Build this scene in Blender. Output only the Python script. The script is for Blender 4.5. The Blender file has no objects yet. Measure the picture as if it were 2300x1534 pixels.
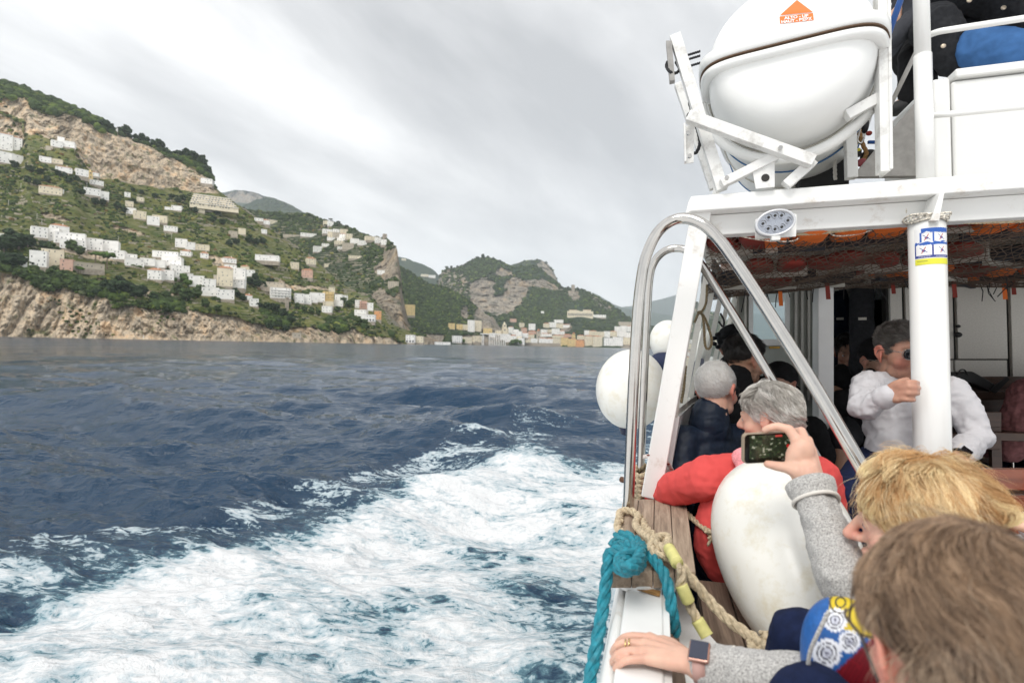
import bpy, bmesh, math, random, os
import numpy as np
from mathutils import Vector, Matrix, noise as mnoise
from mathutils.bvhtree import BVHTree
from math import radians, sin, cos, pi

# ------------------------------------------------------------------ camera, sky, sun
C = bpy.context.scene.collection
SC = bpy.context.scene
F = 1200.0                     # focal length in pixels of the 2300 px wide photograph
H0 = 2.3                       # eye height above the sea
n = np.array([0.022, 0.00625, 1.0]); n /= np.linalg.norm(n)
yw = np.array([0, 1.0, 0]) - n * n[1]; yw /= np.linalg.norm(yw)
xw = np.cross(yw, n)
M = np.array([xw, yw, n])      # camera axes (right, forward, up) -> world
ORG = np.array([0, 0, H0])

cam = bpy.data.objects.new('camera', bpy.data.cameras.new('camera')); C.objects.link(cam)
cam.data.sensor_width = 36; cam.data.lens = 36 * F / 2300
cam.data.clip_start = 0.05; cam.data.clip_end = 120000
r_, f_, u_ = M @ np.array([1, 0, 0]), M @ np.array([0, 1, 0]), M @ np.array([0, 0, 1])
cam.matrix_world = Matrix([[r_[i], u_[i], -f_[i], ORG[i]] for i in range(3)] + [[0, 0, 0, 1]])
cam.data.dof.use_dof = True; cam.data.dof.focus_distance = 2.6; cam.data.dof.aperture_fstop = 3.5
SC.camera = cam
SC.view_settings.view_transform = 'Standard'; SC.view_settings.look = 'None'
SC.view_settings.exposure = 1.0
CLX, CLY = 14.2, -5.0
SUN_EL, SUN_AZ = 52, 205       # degrees; azimuth clockwise from +Y
W = bpy.data.worlds.new('World'); SC.world = W; W.use_nodes = True
nt = W.node_tree; nt.nodes.clear()
def wn(t, **k):
    x = nt.nodes.new(t)
    for a, b in k.items(): setattr(x, a, b)
    return x
sky = wn('ShaderNodeTexSky', sky_type='NISHITA', sun_disc=False)
sky.sun_elevation = radians(SUN_EL); sky.sun_rotation = radians(SUN_AZ)
tc = wn('ShaderNodeTexCoord'); sep = wn('ShaderNodeSeparateXYZ'); nt.links.new(tc.outputs['Generated'], sep.inputs[0])
# cloud deck: bands that lean down to the right as one looks along +Y
my = wn('ShaderNodeMath', operation='ABSOLUTE'); nt.links.new(sep.outputs[1], my.inputs[0])
mz = wn('ShaderNodeMath', operation='ADD'); mz.inputs[1].default_value = 0.30; nt.links.new(my.outputs[0], mz.inputs[0])
dx = wn('ShaderNodeMath', operation='DIVIDE'); nt.links.new(sep.outputs[0], dx.inputs[0]); nt.links.new(mz.outputs[0], dx.inputs[1])
dy = wn('ShaderNodeMath', operation='DIVIDE'); nt.links.new(sep.outputs[2], dy.inputs[0]); nt.links.new(mz.outputs[0], dy.inputs[1])
cb = wn('ShaderNodeCombineXYZ'); nt.links.new(dx.outputs[0], cb.inputs[0]); nt.links.new(dy.outputs[0], cb.inputs[1])
mp = wn('ShaderNodeMapping', vector_type='TEXTURE'); mp.inputs['Rotation'].default_value = (0, 0, radians(-24)); mp.inputs['Scale'].default_value = (1.25, 0.48, 1); mp.inputs['Location'].default_value = (CLX, CLY, 0)
nt.links.new(cb.outputs[0], mp.inputs[0])
n1 = wn('ShaderNodeTexNoise'); n1.inputs['Scale'].default_value = 1.3; n1.inputs['Detail'].default_value = 9; n1.inputs['Roughness'].default_value = 0.55; n1.inputs['Distortion'].default_value = 0.25
nt.links.new(mp.outputs[0], n1.inputs['Vector'])
cr = wn('ShaderNodeValToRGB'); el = cr.color_ramp.elements
el[0].position = 0.36; el[0].color = (0.43, 0.433, 0.442, 1)
el[1].position = 0.63; el[1].color = (1.02, 1.01, .99, 1)
e = el.new(0.45); e.color = (0.60, 0.60, 0.605, 1)
e = el.new(0.54); e.color = (0.87, 0.865, 0.86, 1)
nt.links.new(n1.outputs[0], cr.inputs[0])
# whiter towards the horizon
hz = wn('ShaderNodeMapRange'); hz.inputs['From Min'].default_value = 0.0; hz.inputs['From Max'].default_value = 0.22; hz.inputs['To Min'].default_value = 0.6; hz.inputs['To Max'].default_value = 0.0
nt.links.new(sep.outputs[2], hz.inputs['Value'])
mh = wn('ShaderNodeMix', data_type='RGBA'); nt.links.new(hz.outputs[0], mh.inputs['Factor']); nt.links.new(cr.outputs[0], mh.inputs[6]); mh.inputs[7].default_value = (.98, .985, .99, 1)
sc9 = wn('ShaderNodeVectorMath', operation='SCALE'); sc9.inputs['Scale'].default_value = 7.1; nt.links.new(mh.outputs[2], sc9.inputs[0])
mx = wn('ShaderNodeMix', data_type='RGBA'); mx.inputs['Factor'].default_value = 0.96
nt.links.new(sky.outputs[0], mx.inputs[6]); nt.links.new(sc9.outputs[0], mx.inputs[7])
bg = wn('ShaderNodeBackground'); bg.inputs['Strength'].default_value = 0.10; nt.links.new(mx.outputs[2], bg.inputs['Color'])
wo = wn('ShaderNodeOutputWorld'); nt.links.new(bg.outputs[0], wo.inputs[0])
sun = bpy.data.objects.new('sun', bpy.data.lights.new('sun', 'SUN')); C.objects.link(sun)
sun.data.energy = 1.25; sun.data.angle = radians(24); sun.data.color = (1.0, 0.965, 0.91)
sd = Vector((sin(radians(SUN_AZ)) * cos(radians(SUN_EL)), cos(radians(SUN_AZ)) * cos(radians(SUN_EL)), sin(radians(SUN_EL))))
sun.rotation_euler = sd.to_track_quat('Z', 'Y').to_euler()
SC.cycles.max_bounces = 7; SC.cycles.diffuse_bounces = 3; SC.cycles.glossy_bounces = 3; SC.cycles.transmission_bounces = 4
SC.cycles.volume_bounces = 2; SC.cycles.transparent_max_bounces = 6
SC.cycles.use_denoising = True

# ------------------------------------------------------------------ placing helpers
def P(px, py, Y):
    "world point seen at photo pixel (px, py) at distance Y along the view axis"
    px, py, Y = np.broadcast_arrays(np.asarray(px, float), np.asarray(py, float), np.asarray(Y, float))
    c = np.stack([(px - 1150) / F * Y, Y, (767 - py) / F * Y], -1)
    return c @ M.T + ORG
def pix(p):
    c = (np.asarray(p, float) - ORG) @ M
    return 1150 + F * c[..., 0] / c[..., 1], 767 - F * c[..., 2] / c[..., 1], c[..., 1]
# boat frame: u right, v towards the bow, w up (origin at the camera)
hB = np.array([328.0, 1200, -35]); hB /= np.linalg.norm(hB)
tB = np.array([4390.0, -1200, 43]); tB -= hB * (tB @ hB); tB /= np.linalg.norm(tB)
wB = np.cross(tB, hB)
BB = np.array([M @ tB, M @ hB, M @ wB]).T        # boat -> world rotation
BMAT = Matrix([[BB[i][0], BB[i][1], BB[i][2], ORG[i]] for i in range(3)] + [[0, 0, 0, 1]])
def ray(px, py):
    d = np.array([(px - 1150) / F, 1.0, (767 - py) / F])
    return np.array([d @ tB, d @ hB, d @ wB])    # boat-frame direction for unit camera depth
def D(px, py, Y): return Vector(ray(px, py) * Y)          # boat coords from pixel and depth
def onV(px, py, v): r = ray(px, py); return Vector(r * (v / r[1]))
def onU(px, py, u): r = ray(px, py); return Vector(r * (u / r[0]))
def onW(px, py, w): r = ray(px, py); return Vector(r * (w / r[2]))

# ------------------------------------------------------------------ numpy noise
def _hash(i, j, k, seed):
    h = (i * 374761393 + j * 668265263 + k * 2147483647 + seed * 974634777) & 0xffffffff
    h = ((h ^ (h >> 13)) * 1274126177) & 0xffffffff
    h = (h ^ (h >> 16)) & 0xffffffff
    h = (h * 2246822519) & 0xffffffff
    return ((h ^ (h >> 15)) & 0xffff) / 32767.5 - 1.0
def vnoise(p, seed=0):
    p = np.asarray(p, float); i = np.floor(p).astype(np.int64); f = p - i
    f = f * f * f * (f * (f * 6 - 15) + 10); out = 0
    for a in (0, 1):
        wx = f[..., 0] if a else 1 - f[..., 0]
        for b in (0, 1):
            wy = f[..., 1] if b else 1 - f[..., 1]
            for c in (0, 1):
                wz = f[..., 2] if c else 1 - f[..., 2]
                out = out + wx * wy * wz * _hash(i[..., 0] + a, i[..., 1] + b, i[..., 2] + c, seed)
    return out
def fbm(p, oct=4, seed=0, gain=0.5, ridge=False):
    p = np.asarray(p, float); o = 0; a = 1.0; s = 0
    for k in range(oct):
        q = vnoise(p * 2.03 ** k + 17.3 * k, seed + k)
        if ridge: q = 1 - 2 * np.abs(q)
        o = o + a * q; s += a; a *= gain
    return o / s
def sstep(a, b, x):
    t = np.clip((x - a) / (b - a), 0, 1); return t * t * (3 - 2 * t)
def lut(pts, x):
    a = np.array(pts, float); return np.interp(x, a[:, 0], a[:, 1])
def inpoly(poly, x, y):
    ins = np.zeros(np.shape(x), bool); m = len(poly)
    for k in range(m):
        x0, y0 = poly[k]; x1, y1 = poly[(k + 1) % m]
        c = ((y0 > y) != (y1 > y)) & (x < (x1 - x0) * (y - y0) / ((y1 - y0) or 1e-9) + x0)
        ins ^= c
    return ins

# ------------------------------------------------------------------ objects
def tag(o, label=None, cat=None, group=None, kind=None):
    if label: o['label'] = label
    if cat: o['category'] = cat
    if group: o['group'] = group
    if kind: o['kind'] = kind
    return o
def mesh_np(name, v, f, mat=None, smooth=True):
    me = bpy.data.meshes.new(name); v = np.asarray(v, np.float32); f = np.asarray(f, np.int32)
    me.vertices.add(len(v)); me.vertices.foreach_set('co', v.ravel())
    k = f.shape[1]
    me.loops.add(f.size); me.loops.foreach_set('vertex_index', f.ravel())
    me.polygons.add(len(f)); me.polygons.foreach_set('loop_start', np.arange(0, f.size, k, dtype=np.int32))
    try: me.polygons.foreach_set('loop_total', np.full(len(f), k, np.int32))
    except Exception: pass
    me.update(calc_edges=True)
    me.polygons.foreach_set('use_smooth', np.full(len(f), bool(smooth)))
    if mat: me.materials.append(mat)
    return me
def attr(me, name, a, typ='FLOAT'):
    at = me.attributes.new(name, typ, 'POINT'); a = np.asarray(a, np.float32)
    at.data.foreach_set('value' if typ == 'FLOAT' else 'color', a.ravel())
def link(name, me, parent=None):
    o = bpy.data.objects.new(name, me); C.objects.link(o)
    if parent is not None: o.parent = parent
    return o
def gridfaces(nr, nc):
    a = np.arange(nr * nc).reshape(nr, nc)
    return np.stack([a[:-1, :-1], a[:-1, 1:], a[1:, 1:], a[1:, :-1]], -1).reshape(-1, 4)

# ------------------------------------------------------------------ materials
def mat(name, col=(.8, .8, .8), rough=.5, metal=0, spec=.5, noise=None, bump=None, attrib=None, sss=0, coat=0, sheen=0):
    """noise=(scale, amount[, detail, (sx,sy,sz)]) varies the colour; bump=(scale, strength, distance)"""
    m = bpy.data.materials.new(name); m.use_nodes = True; t = m.node_tree; b = t.nodes['Principled BSDF']
    b.inputs['Base Color'].default_value = (*col, 1); b.inputs['Roughness'].default_value = rough
    b.inputs['Metallic'].default_value = metal; b.inputs['Specular IOR Level'].default_value = spec
    if sss: b.inputs['Subsurface Weight'].default_value = sss; b.inputs['Subsurface Radius'].default_value = (.012, .004, .002); b.inputs['Subsurface Scale'].default_value = 1
    if coat: b.inputs['Coat Weight'].default_value = coat; b.inputs['Coat Roughness'].default_value = .1
    if sheen: b.inputs['Sheen Weight'].default_value = sheen
    tc = t.nodes.new('ShaderNodeTexCoord'); src = None
    if attrib:
        a = t.nodes.new('ShaderNodeAttribute'); a.attribute_name = attrib; src = a.outputs['Color']
    if noise:
        sc, am = noise[:2]; nn = t.nodes.new('ShaderNodeTexNoise'); nn.inputs['Scale'].default_value = sc
        nn.inputs['Detail'].default_value = noise[2] if len(noise) > 2 else 5
        if len(noise) > 3:
            q = t.nodes.new('ShaderNodeMapping'); q.inputs['Scale'].default_value = noise[3]
            t.links.new(tc.outputs['Object'], q.inputs[0]); t.links.new(q.outputs[0], nn.inputs['Vector'])
        else: t.links.new(tc.outputs['Object'], nn.inputs['Vector'])
        mr = t.nodes.new('ShaderNodeMapRange'); mr.inputs['From Min'].default_value = .3; mr.inputs['From Max'].default_value = .7
        mr.inputs['To Min'].default_value = 1 - am; mr.inputs['To Max'].default_value = 1 + am
        t.links.new(nn.outputs[0], mr.inputs['Value'])
        s = t.nodes.new('ShaderNodeVectorMath'); s.operation = 'SCALE'; s.inputs[0].default_value = col
        if src: t.links.new(src, s.inputs[0])
        t.links.new(mr.outputs[0], s.inputs['Scale']); src = s.outputs[0]
    if src: t.links.new(src, b.inputs['Base Color'])
    if bump:
        nn = t.nodes.new('ShaderNodeTexNoise'); nn.inputs['Scale'].default_value = bump[0]; nn.inputs['Detail'].default_value = 4
        t.links.new(tc.outputs['Object'], nn.inputs['Vector'])
        bp = t.nodes.new('ShaderNodeBump'); bp.inputs['Strength'].default_value = bump[1]; bp.inputs['Distance'].default_value = bump[2]
        t.links.new(nn.outputs[0], bp.inputs['Height']); t.links.new(bp.outputs[0], b.inputs['Normal'])
    return m
# ------------------------------------------------------------------ the sea
def build_sea():
    # rows run from just below the lens out to the horizon, columns fan out
    py = np.concatenate([np.linspace(2600, 1560, 60), np.linspace(1556, 900, 360), np.linspace(898, 790, 90)])
    dist = H0 * F / (py - 776); dist = np.concatenate([dist, np.geomspace(dist[-1] * 1.08, 70000, 60)])
    ang = np.radians(np.concatenate([np.linspace(-88, -50, 30), np.linspace(-49.8, 22, 560), np.linspace(23, 88, 60)]))
    A, R = np.meshgrid(ang, dist)
    X = R * np.tan(np.clip(A, -1.2, 1.2)) ; Y = R.copy()
    p = np.stack([X, Y, np.zeros_like(X)], -1)
    px, pyy, _ = pix(p)
    # wave field
    rng = np.random.RandomState(4)
    Z = np.zeros_like(X)
    d = np.sqrt(X * X + Y * Y)
    for k in range(90):
        L = 0.22 * (16 / 0.22) ** (k / 89); a = np.radians(rng.normal(80, 30)); ph = rng.rand() * 6.28
        amp = 0.0080 * L ** 0.84; spacing = d * d / H0 * 2.0 / F + .02
        w = np.clip(1.2 - spacing * 1.6 / L, 0, 1)
        kx, ky = np.cos(a) * 2 * np.pi / L, np.sin(a) * 2 * np.pi / L
        q = np.sin(kx * X + ky * Y + ph + 1.2 * np.sin(ky * X * .13 - kx * Y * .11))
        Z += amp * w * (1 - 1.5 * np.abs(q) ** 1.4 + .3 * q)
    Z += 0.05 * fbm(np.stack([X / 5, Y / 4, Z * 0], -1), 3, 9)
    # the wake: foam boundary traced on the water
    top = lut([(-400, 1370), (0, 1262), (200, 1215), (330, 1170), (420, 1176), (560, 1130), (640, 1085), (760, 1080), (860, 1035), (1000, 1012), (1130, 1000), (1160, 962), (1420, 960), (1700, 960)], px)
    full = lut([(-400, 1480), (0, 1355), (250, 1275), (480, 1225), (700, 1150), (900, 1112), (1100, 1070), (1200, 1040), (1300, 1030), (1420, 1050)], px)
    sh_ = lut([(-400, 60), (0, 58), (600, 42), (1100, 0), (1700, -10)], px); top = top + sh_; full = full + sh_ * 1.15 + 8 + lut([(-400, 110), (0, 92), (225, 52), (575, 6), (900, 0)], px)
    s = pyy - top; den = sstep(-6, 30, s) * .50 + .52 * sstep(-25, 35, pyy - full)
    # dark gaps on the boat side of the wake
    g = np.exp(-(((px - 1325) / 110) ** 2 + ((pyy - 1038) / 50) ** 2)) * .80
    g += .36 * sstep(1020, 1330, px - (pyy - 1534) * .45) * sstep(1230, 1400, pyy)
    g += .22 * sstep(1330, 1480, pyy) * np.exp(-((px - 880) / 420) ** 2)
    g += .22 * np.exp(-(((px - 1100) / 150) ** 2 + ((pyy - 1235) / 55) ** 2))
    g += .30 * np.exp(-(((px - 700) / 210) ** 2 + ((pyy - (1215 - .22 * (px - 700))) / 26) ** 2)) * 1.0
    den = np.clip(den - g, 0, 1.05)
    aer = sstep(20, 130, s)
    # relief: swell in front of the foam, ridge of the wake, churned surface
    Yd = np.clip(Y, 3, 20)
    crest = np.exp(-((pyy - (top - 18)) / 60) ** 2) * sstep(150, 620, px) * .16
    trough = -np.exp(-((pyy - (top - 105)) / 50) ** 2) * .07
    mid = lut([(-200, 1420), (0, 1375), (500, 1250), (900, 1165), (1130, 1080), (1400, 1000)], px)
    crest += np.exp(-((pyy - mid) / 55) ** 2) * .17
    crest += np.exp(-(((px - 1180) / 90) ** 2 + ((pyy - 985) / 30) ** 2)) * .20
    lump = fbm(np.stack([X * .9, Y * 1.1, X * 0], -1), 4, 21, .45, True) * .05 + fbm(np.stack([X * 5, Y * 5, X * 0 + 3], -1), 3, 31, .5) * .008
    near = sstep(2.5, 4.0, Y)
    Z = Z * (1 - .35 * sstep(0, 60, s)) + (crest + trough + lump * np.clip(den * 1.2, 0, 1)) * near * (Y < 60)
    Z = Z * (1 - .30 * sstep(14, 45, Y)); Z[-60:] = 0
    p[..., 2] = Z - 0.02
    # keep the water clear of the hull
    me = mesh_np('sea', p.reshape(-1, 3), gridfaces(*X.shape))
    attr(me, 'foam', den.ravel()); attr(me, 'aerated', (aer * (Y < 60)).ravel())
    attr(me, 'mid', sstep(6, 30, Y).ravel()); attr(me, 'far', sstep(15, 160, Y).ravel())
    m = bpy.data.materials.new('sea_water'); m.use_nodes = True; t = m.node_tree; b = t.nodes['Principled BSDF']; L = t.links.new
    def N(ty, **k):
        x = t.nodes.new(ty)
        for a_, b_ in k.items(): setattr(x, a_, b_)
        return x
    def math_(op, a_, b_=None, clamp=False):
        x = N('ShaderNodeMath', operation=op, use_clamp=clamp)
        for i_, q_ in enumerate((a_, b_)):
            if q_ is None: continue
            if isinstance(q_, (int, float)): x.inputs[i_].default_value = q_
            else: L(q_, x.inputs[i_])
        return x.outputs[0]
    tc_ = N('ShaderNodeTexCoord'); obj = tc_.outputs['Object']
    def mapped(scale, rot=0):
        q = N('ShaderNodeMapping'); q.inputs['Scale'].default_value = scale; q.inputs['Rotation'].default_value = (0, 0, rot); L(obj, q.inputs[0]); return q.outputs[0]
    def noi(vec, sc, det, rgh=.55, dis=0):
        q = N('ShaderNodeTexNoise'); q.inputs['Scale'].default_value = sc; q.inputs['Detail'].default_value = det; q.inputs['Roughness'].default_value = rgh; q.inputs['Distortion'].default_value = dis; L(vec, q.inputs['Vector']); return q.outputs[0]
    foamA = N('ShaderNodeAttribute', attribute_name='foam').outputs['Fac']; aerA = N('ShaderNodeAttribute', attribute_name='aerated').outputs['Fac']
    mv = mapped((1.0, 1.9, 1), radians(22))
    f1 = noi(mv, 1.1, 9, .62, .5); f2 = noi(mv, 6.5, 6, .62, 1.4); f3 = noi(mapped((1, 1, 1)), 22, 5, .6, .8)
    vor = N('ShaderNodeTexVoronoi', feature='DISTANCE_TO_EDGE'); vor.inputs['Scale'].default_value = 2.4
    wv = N('ShaderNodeVectorMath', operation='ADD'); wn_ = N('ShaderNodeTexNoise'); wn_.inputs['Scale'].default_value = 2.0; wn_.inputs['Detail'].default_value = 6; L(mv, wn_.inputs['Vector'])
    wsc = N('ShaderNodeVectorMath', operation='SCALE'); wsc.inputs['Scale'].default_value = 1.5; L(wn_.outputs['Color'], wsc.inputs[0]); L(mv, wv.inputs[0]); L(wsc.outputs[0], wv.inputs[1]); L(wv.outputs[0], vor.inputs['Vector'])
    lace = math_('SUBTRACT', 0.22, vor.outputs['Distance'])
    v = math_('MULTIPLY', math_('SUBTRACT', f1, .5), 1.9)
    v = math_('ADD', v, math_('MULTIPLY', math_('SUBTRACT', f2, .5), 1.25))
    v = math_('ADD', v, math_('MULTIPLY', math_('SUBTRACT', f3, .5), .55))
    v = math_('ADD', v, math_('MULTIPLY', lace, .85))
    v = math_('ADD', v, math_('MULTIPLY', foamA, .95))
    sharp = N('ShaderNodeMapRange', interpolation_type='SMOOTHSTEP'); sharp.inputs['From Min'].default_value = .56; sharp.inputs['From Max'].default_value = .72; L(v, sharp.inputs['Value'])
    gate = N('ShaderNodeMapRange', interpolation_type='SMOOTHSTEP'); gate.inputs['From Min'].default_value = .03; gate.inputs['From Max'].default_value = .2; L(foamA, gate.inputs['Value'])
    foam = math_('MULTIPLY', sharp.outputs[0], gate.outputs[0])
    soft = N('ShaderNodeMapRange', interpolation_type='SMOOTHSTEP'); soft.inputs['From Min'].default_value = .25; soft.inputs['From Max'].default_value = .85; L(v, soft.inputs['Value'])
    aer_ = math_('MULTIPLY', math_('MULTIPLY', soft.outputs[0], aerA), math_('MULTIPLY', foamA, 1.15, True), True)
    c1 = N('ShaderNodeMix', data_type='RGBA'); c1.inputs[6].default_value = (0.0008, 0.027, 0.066, 1); c1.inputs[7].default_value = (0.17, 0.33, 0.38, 1); L(aer_, c1.inputs['Factor'])
    fcol = N('ShaderNodeMix', data_type='RGBA'); fcol.inputs[6].default_value = (.30, .40, .45, 1); fcol.inputs[7].default_value = (.70, .71, .72, 1)
    fm = N('ShaderNodeMapRange'); fm.inputs['From Min'].default_value = .62; fm.inputs['From Max'].default_value = 1.12; L(v, fm.inputs['Value']); L(fm.outputs[0], fcol.inputs['Factor'])
    c2 = N('ShaderNodeMix', data_type='RGBA'); L(foam, c2.inputs['Factor']); L(c1.outputs[2], c2.inputs[6]); L(fcol.outputs[2], c2.inputs[7])
    L(c2.outputs[2], b.inputs['Base Color'])
    rr = N('ShaderNodeMapRange'); rr.inputs['To Min'].default_value = .05; rr.inputs['To Max'].default_value = .8; L(foam, rr.inputs['Value']); L(math_('ADD', rr.outputs[0], math_('MULTIPLY', N('ShaderNodeAttribute', attribute_name='far').outputs['Fac'], .10)), b.inputs['Roughness'])
    b.inputs['IOR'].default_value = 1.40
    r1 = noi(mapped((1, .62, 1), radians(-20)), 2.6, 8, .6, .3); r2 = noi(mapped((1, .7, 1), radians(30)), 13, 5, .55); r3 = noi(mapped((.28, 1, 1), radians(-14)), .55, 6, .6)
    r4 = noi(mapped((.10, .035, 1), radians(-10)), .9, 6, .6)
    farA = N('ShaderNodeAttribute', attribute_name='far').outputs['Fac']; midA = N('ShaderNodeAttribute', attribute_name='mid').outputs['Fac']; hh = math_('MULTIPLY', math_('ADD', math_('MULTIPLY', r1, .085), math_('MULTIPLY', r2, .013)), math_('SUBTRACT', 1.0, math_('MULTIPLY', midA, .35))); hh = math_('ADD', hh, math_('MULTIPLY', r3, math_('SUBTRACT', .45, math_('MULTIPLY', midA, .22)))); hh = math_('ADD', hh, math_('MULTIPLY', math_('MULTIPLY', r4, 5.0), farA))
    hh = math_('ADD', hh, math_('MULTIPLY', math_('MULTIPLY', v, gate.outputs[0]), .022))
    bp = N('ShaderNodeBump'); bp.inputs['Strength'].default_value = .85; bp.inputs['Distance'].default_value = 1.0; L(hh, bp.inputs['Height']); L(bp.outputs[0], b.inputs['Normal'])
    me.materials.append(m)
    o = link('sea', me); tag(o, kind='structure')
build_sea()

# ------------------------------------------------------------------ hills
def hill_material(name, green, green2, rock, rock2, terr=0.0, K=1.0):
    m = bpy.data.materials.new(name); m.use_nodes = True; t = m.node_tree; b = t.nodes['Principled BSDF']; L = t.links.new
    b.inputs['Roughness'].default_value = .95; b.inputs['Specular IOR Level'].default_value = .1
    def N(ty, **k):
        x = t.nodes.new(ty)
        for a_, b_ in k.items(): setattr(x, a_, b_)
        return x
    tc_ = N('ShaderNodeTexCoord')
    def noi(sc, det, scl=(1, 1, 1), rgh=.6):
        q = N('ShaderNodeMapping'); q.inputs['Scale'].default_value = scl; L(tc_.outputs['Object'], q.inputs[0])
        x = N('ShaderNodeTexNoise'); x.inputs['Scale'].default_value = sc / K; x.inputs['Detail'].default_value = det; x.inputs['Roughness'].default_value = rgh; L(q.outputs[0], x.inputs['Vector']); return x.outputs[0]
    def mixc(f, a_, b_):
        x = N('ShaderNodeMix', data_type='RGBA')
        for i_, q_ in ((0, f), (6, a_), (7, b_)):
            if isinstance(q_, tuple): x.inputs[i_].default_value = (*q_, 1)
            else: L(q_, x.inputs[i_])
        return x.outputs[2]
    def rng(v, a_, b_, c_=0, d_=1):
        x = N('ShaderNodeMapRange'); L(v, x.inputs['Value'])
        for i_, q_ in zip(('From Min', 'From Max', 'To Min', 'To Max'), (a_, b_, c_, d_)): x.inputs[i_].default_value = q_
        return x.outputs[0]
    rockA = N('ShaderNodeAttribute', attribute_name='rock').outputs['Fac']; toneA = N('ShaderNodeAttribute', attribute_name='tone').outputs['Fac']
    g = mixc(rng(noi(.05, 6), .38, .62), green, green2)
    g = mixc(rng(noi(.22, 5), .45, .7, 0, .55), g, tuple(x * .45 for x in green))
    if terr:     # pale dry-stone walls along the terraces
        sp = N('ShaderNodeSeparateXYZ'); L(tc_.outputs['Object'], sp.inputs[0])
        w = N('ShaderNodeMath', operation='MULTIPLY_ADD'); L(noi(.02, 3), w.inputs[0]); w.inputs[1].default_value = 14; L(sp.outputs[2], w.inputs[2])
        s = N('ShaderNodeMath', operation='MULTIPLY'); L(w.outputs[0], s.inputs[0]); s.inputs[1].default_value = 1 / terr
        fr = N('ShaderNodeMath', operation='FRACT'); L(s.outputs[0], fr.inputs[0])
        a = rng(fr.outputs[0], .70, .84); bb = rng(noi(.06, 4), .44, .60)
        mm = N('ShaderNodeMath', operation='MULTIPLY'); L(a, mm.inputs[0]); L(bb, mm.inputs[1])
        g = mixc(mm.outputs[0], g, (.30, .27, .20))
    r = mixc(rng(noi(.14, 9, (1, 1, .13), .66), .42, .60), rock, rock2)
    vq = N('ShaderNodeMapping'); vq.inputs['Scale'].default_value = (1, 1, .30); wq_ = N('ShaderNodeTexNoise'); wq_.inputs['Scale'].default_value = .10 / K; wq_.inputs['Detail'].default_value = 6; L(tc_.outputs['Object'], wq_.inputs['Vector'])
    ws_ = N('ShaderNodeVectorMath', operation='SCALE'); ws_.inputs['Scale'].default_value = 16 * K; L(wq_.outputs['Color'], ws_.inputs[0]); wa_ = N('ShaderNodeVectorMath', operation='ADD'); L(tc_.outputs['Object'], wa_.inputs[0]); L(ws_.outputs[0], wa_.inputs[1]); L(wa_.outputs[0], vq.inputs[0])
    vv_ = N('ShaderNodeTexVoronoi', feature='DISTANCE_TO_EDGE'); vv_.inputs['Scale'].default_value = .16 / K; L(vq.outputs[0], vv_.inputs['Vector'])
    r = mixc(rng(vv_.outputs['Distance'], .0, .045, .5, 0), r, tuple(x * .35 for x in rock2))
    r = mixc(rng(noi(.5, 6, (1, 1, .16)), .48, .66, 0, .75), r, tuple(x * .40 for x in rock2)); r = mixc(rng(noi(.9, 7, (1, 1, .5), .7), .52, .66, 0, .6), r, tuple(x * .5 for x in rock2))
    r = mixc(rng(noi(.09, 6), .56, .66, 0, .7), r, tuple(x * 1.1 for x in green))
    r = mixc(rng(noi(.07, 5, (1, 1, .5)), .54, .64, 0, .6), r, (rock[0] * 1.05, rock[1] * .90, rock[2] * .74))
    c = mixc(rockA, g, r)
    s = N('ShaderNodeVectorMath', operation='SCALE'); L(c, s.inputs[0]); L(toneA, s.inputs['Scale'])
    L(s.outputs[0], b.inputs['Base Color'])
    bp = N('ShaderNodeBump'); bp.inputs['Strength'].default_value = .9; bp.inputs['Distance'].default_value = 2.5 * K
    L(noi(.6, 7, (1, 1, .6), .65), bp.inputs['Height']); L(bp.outputs[0], b.inputs['Normal'])
    return m
LAYERS = {}
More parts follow.
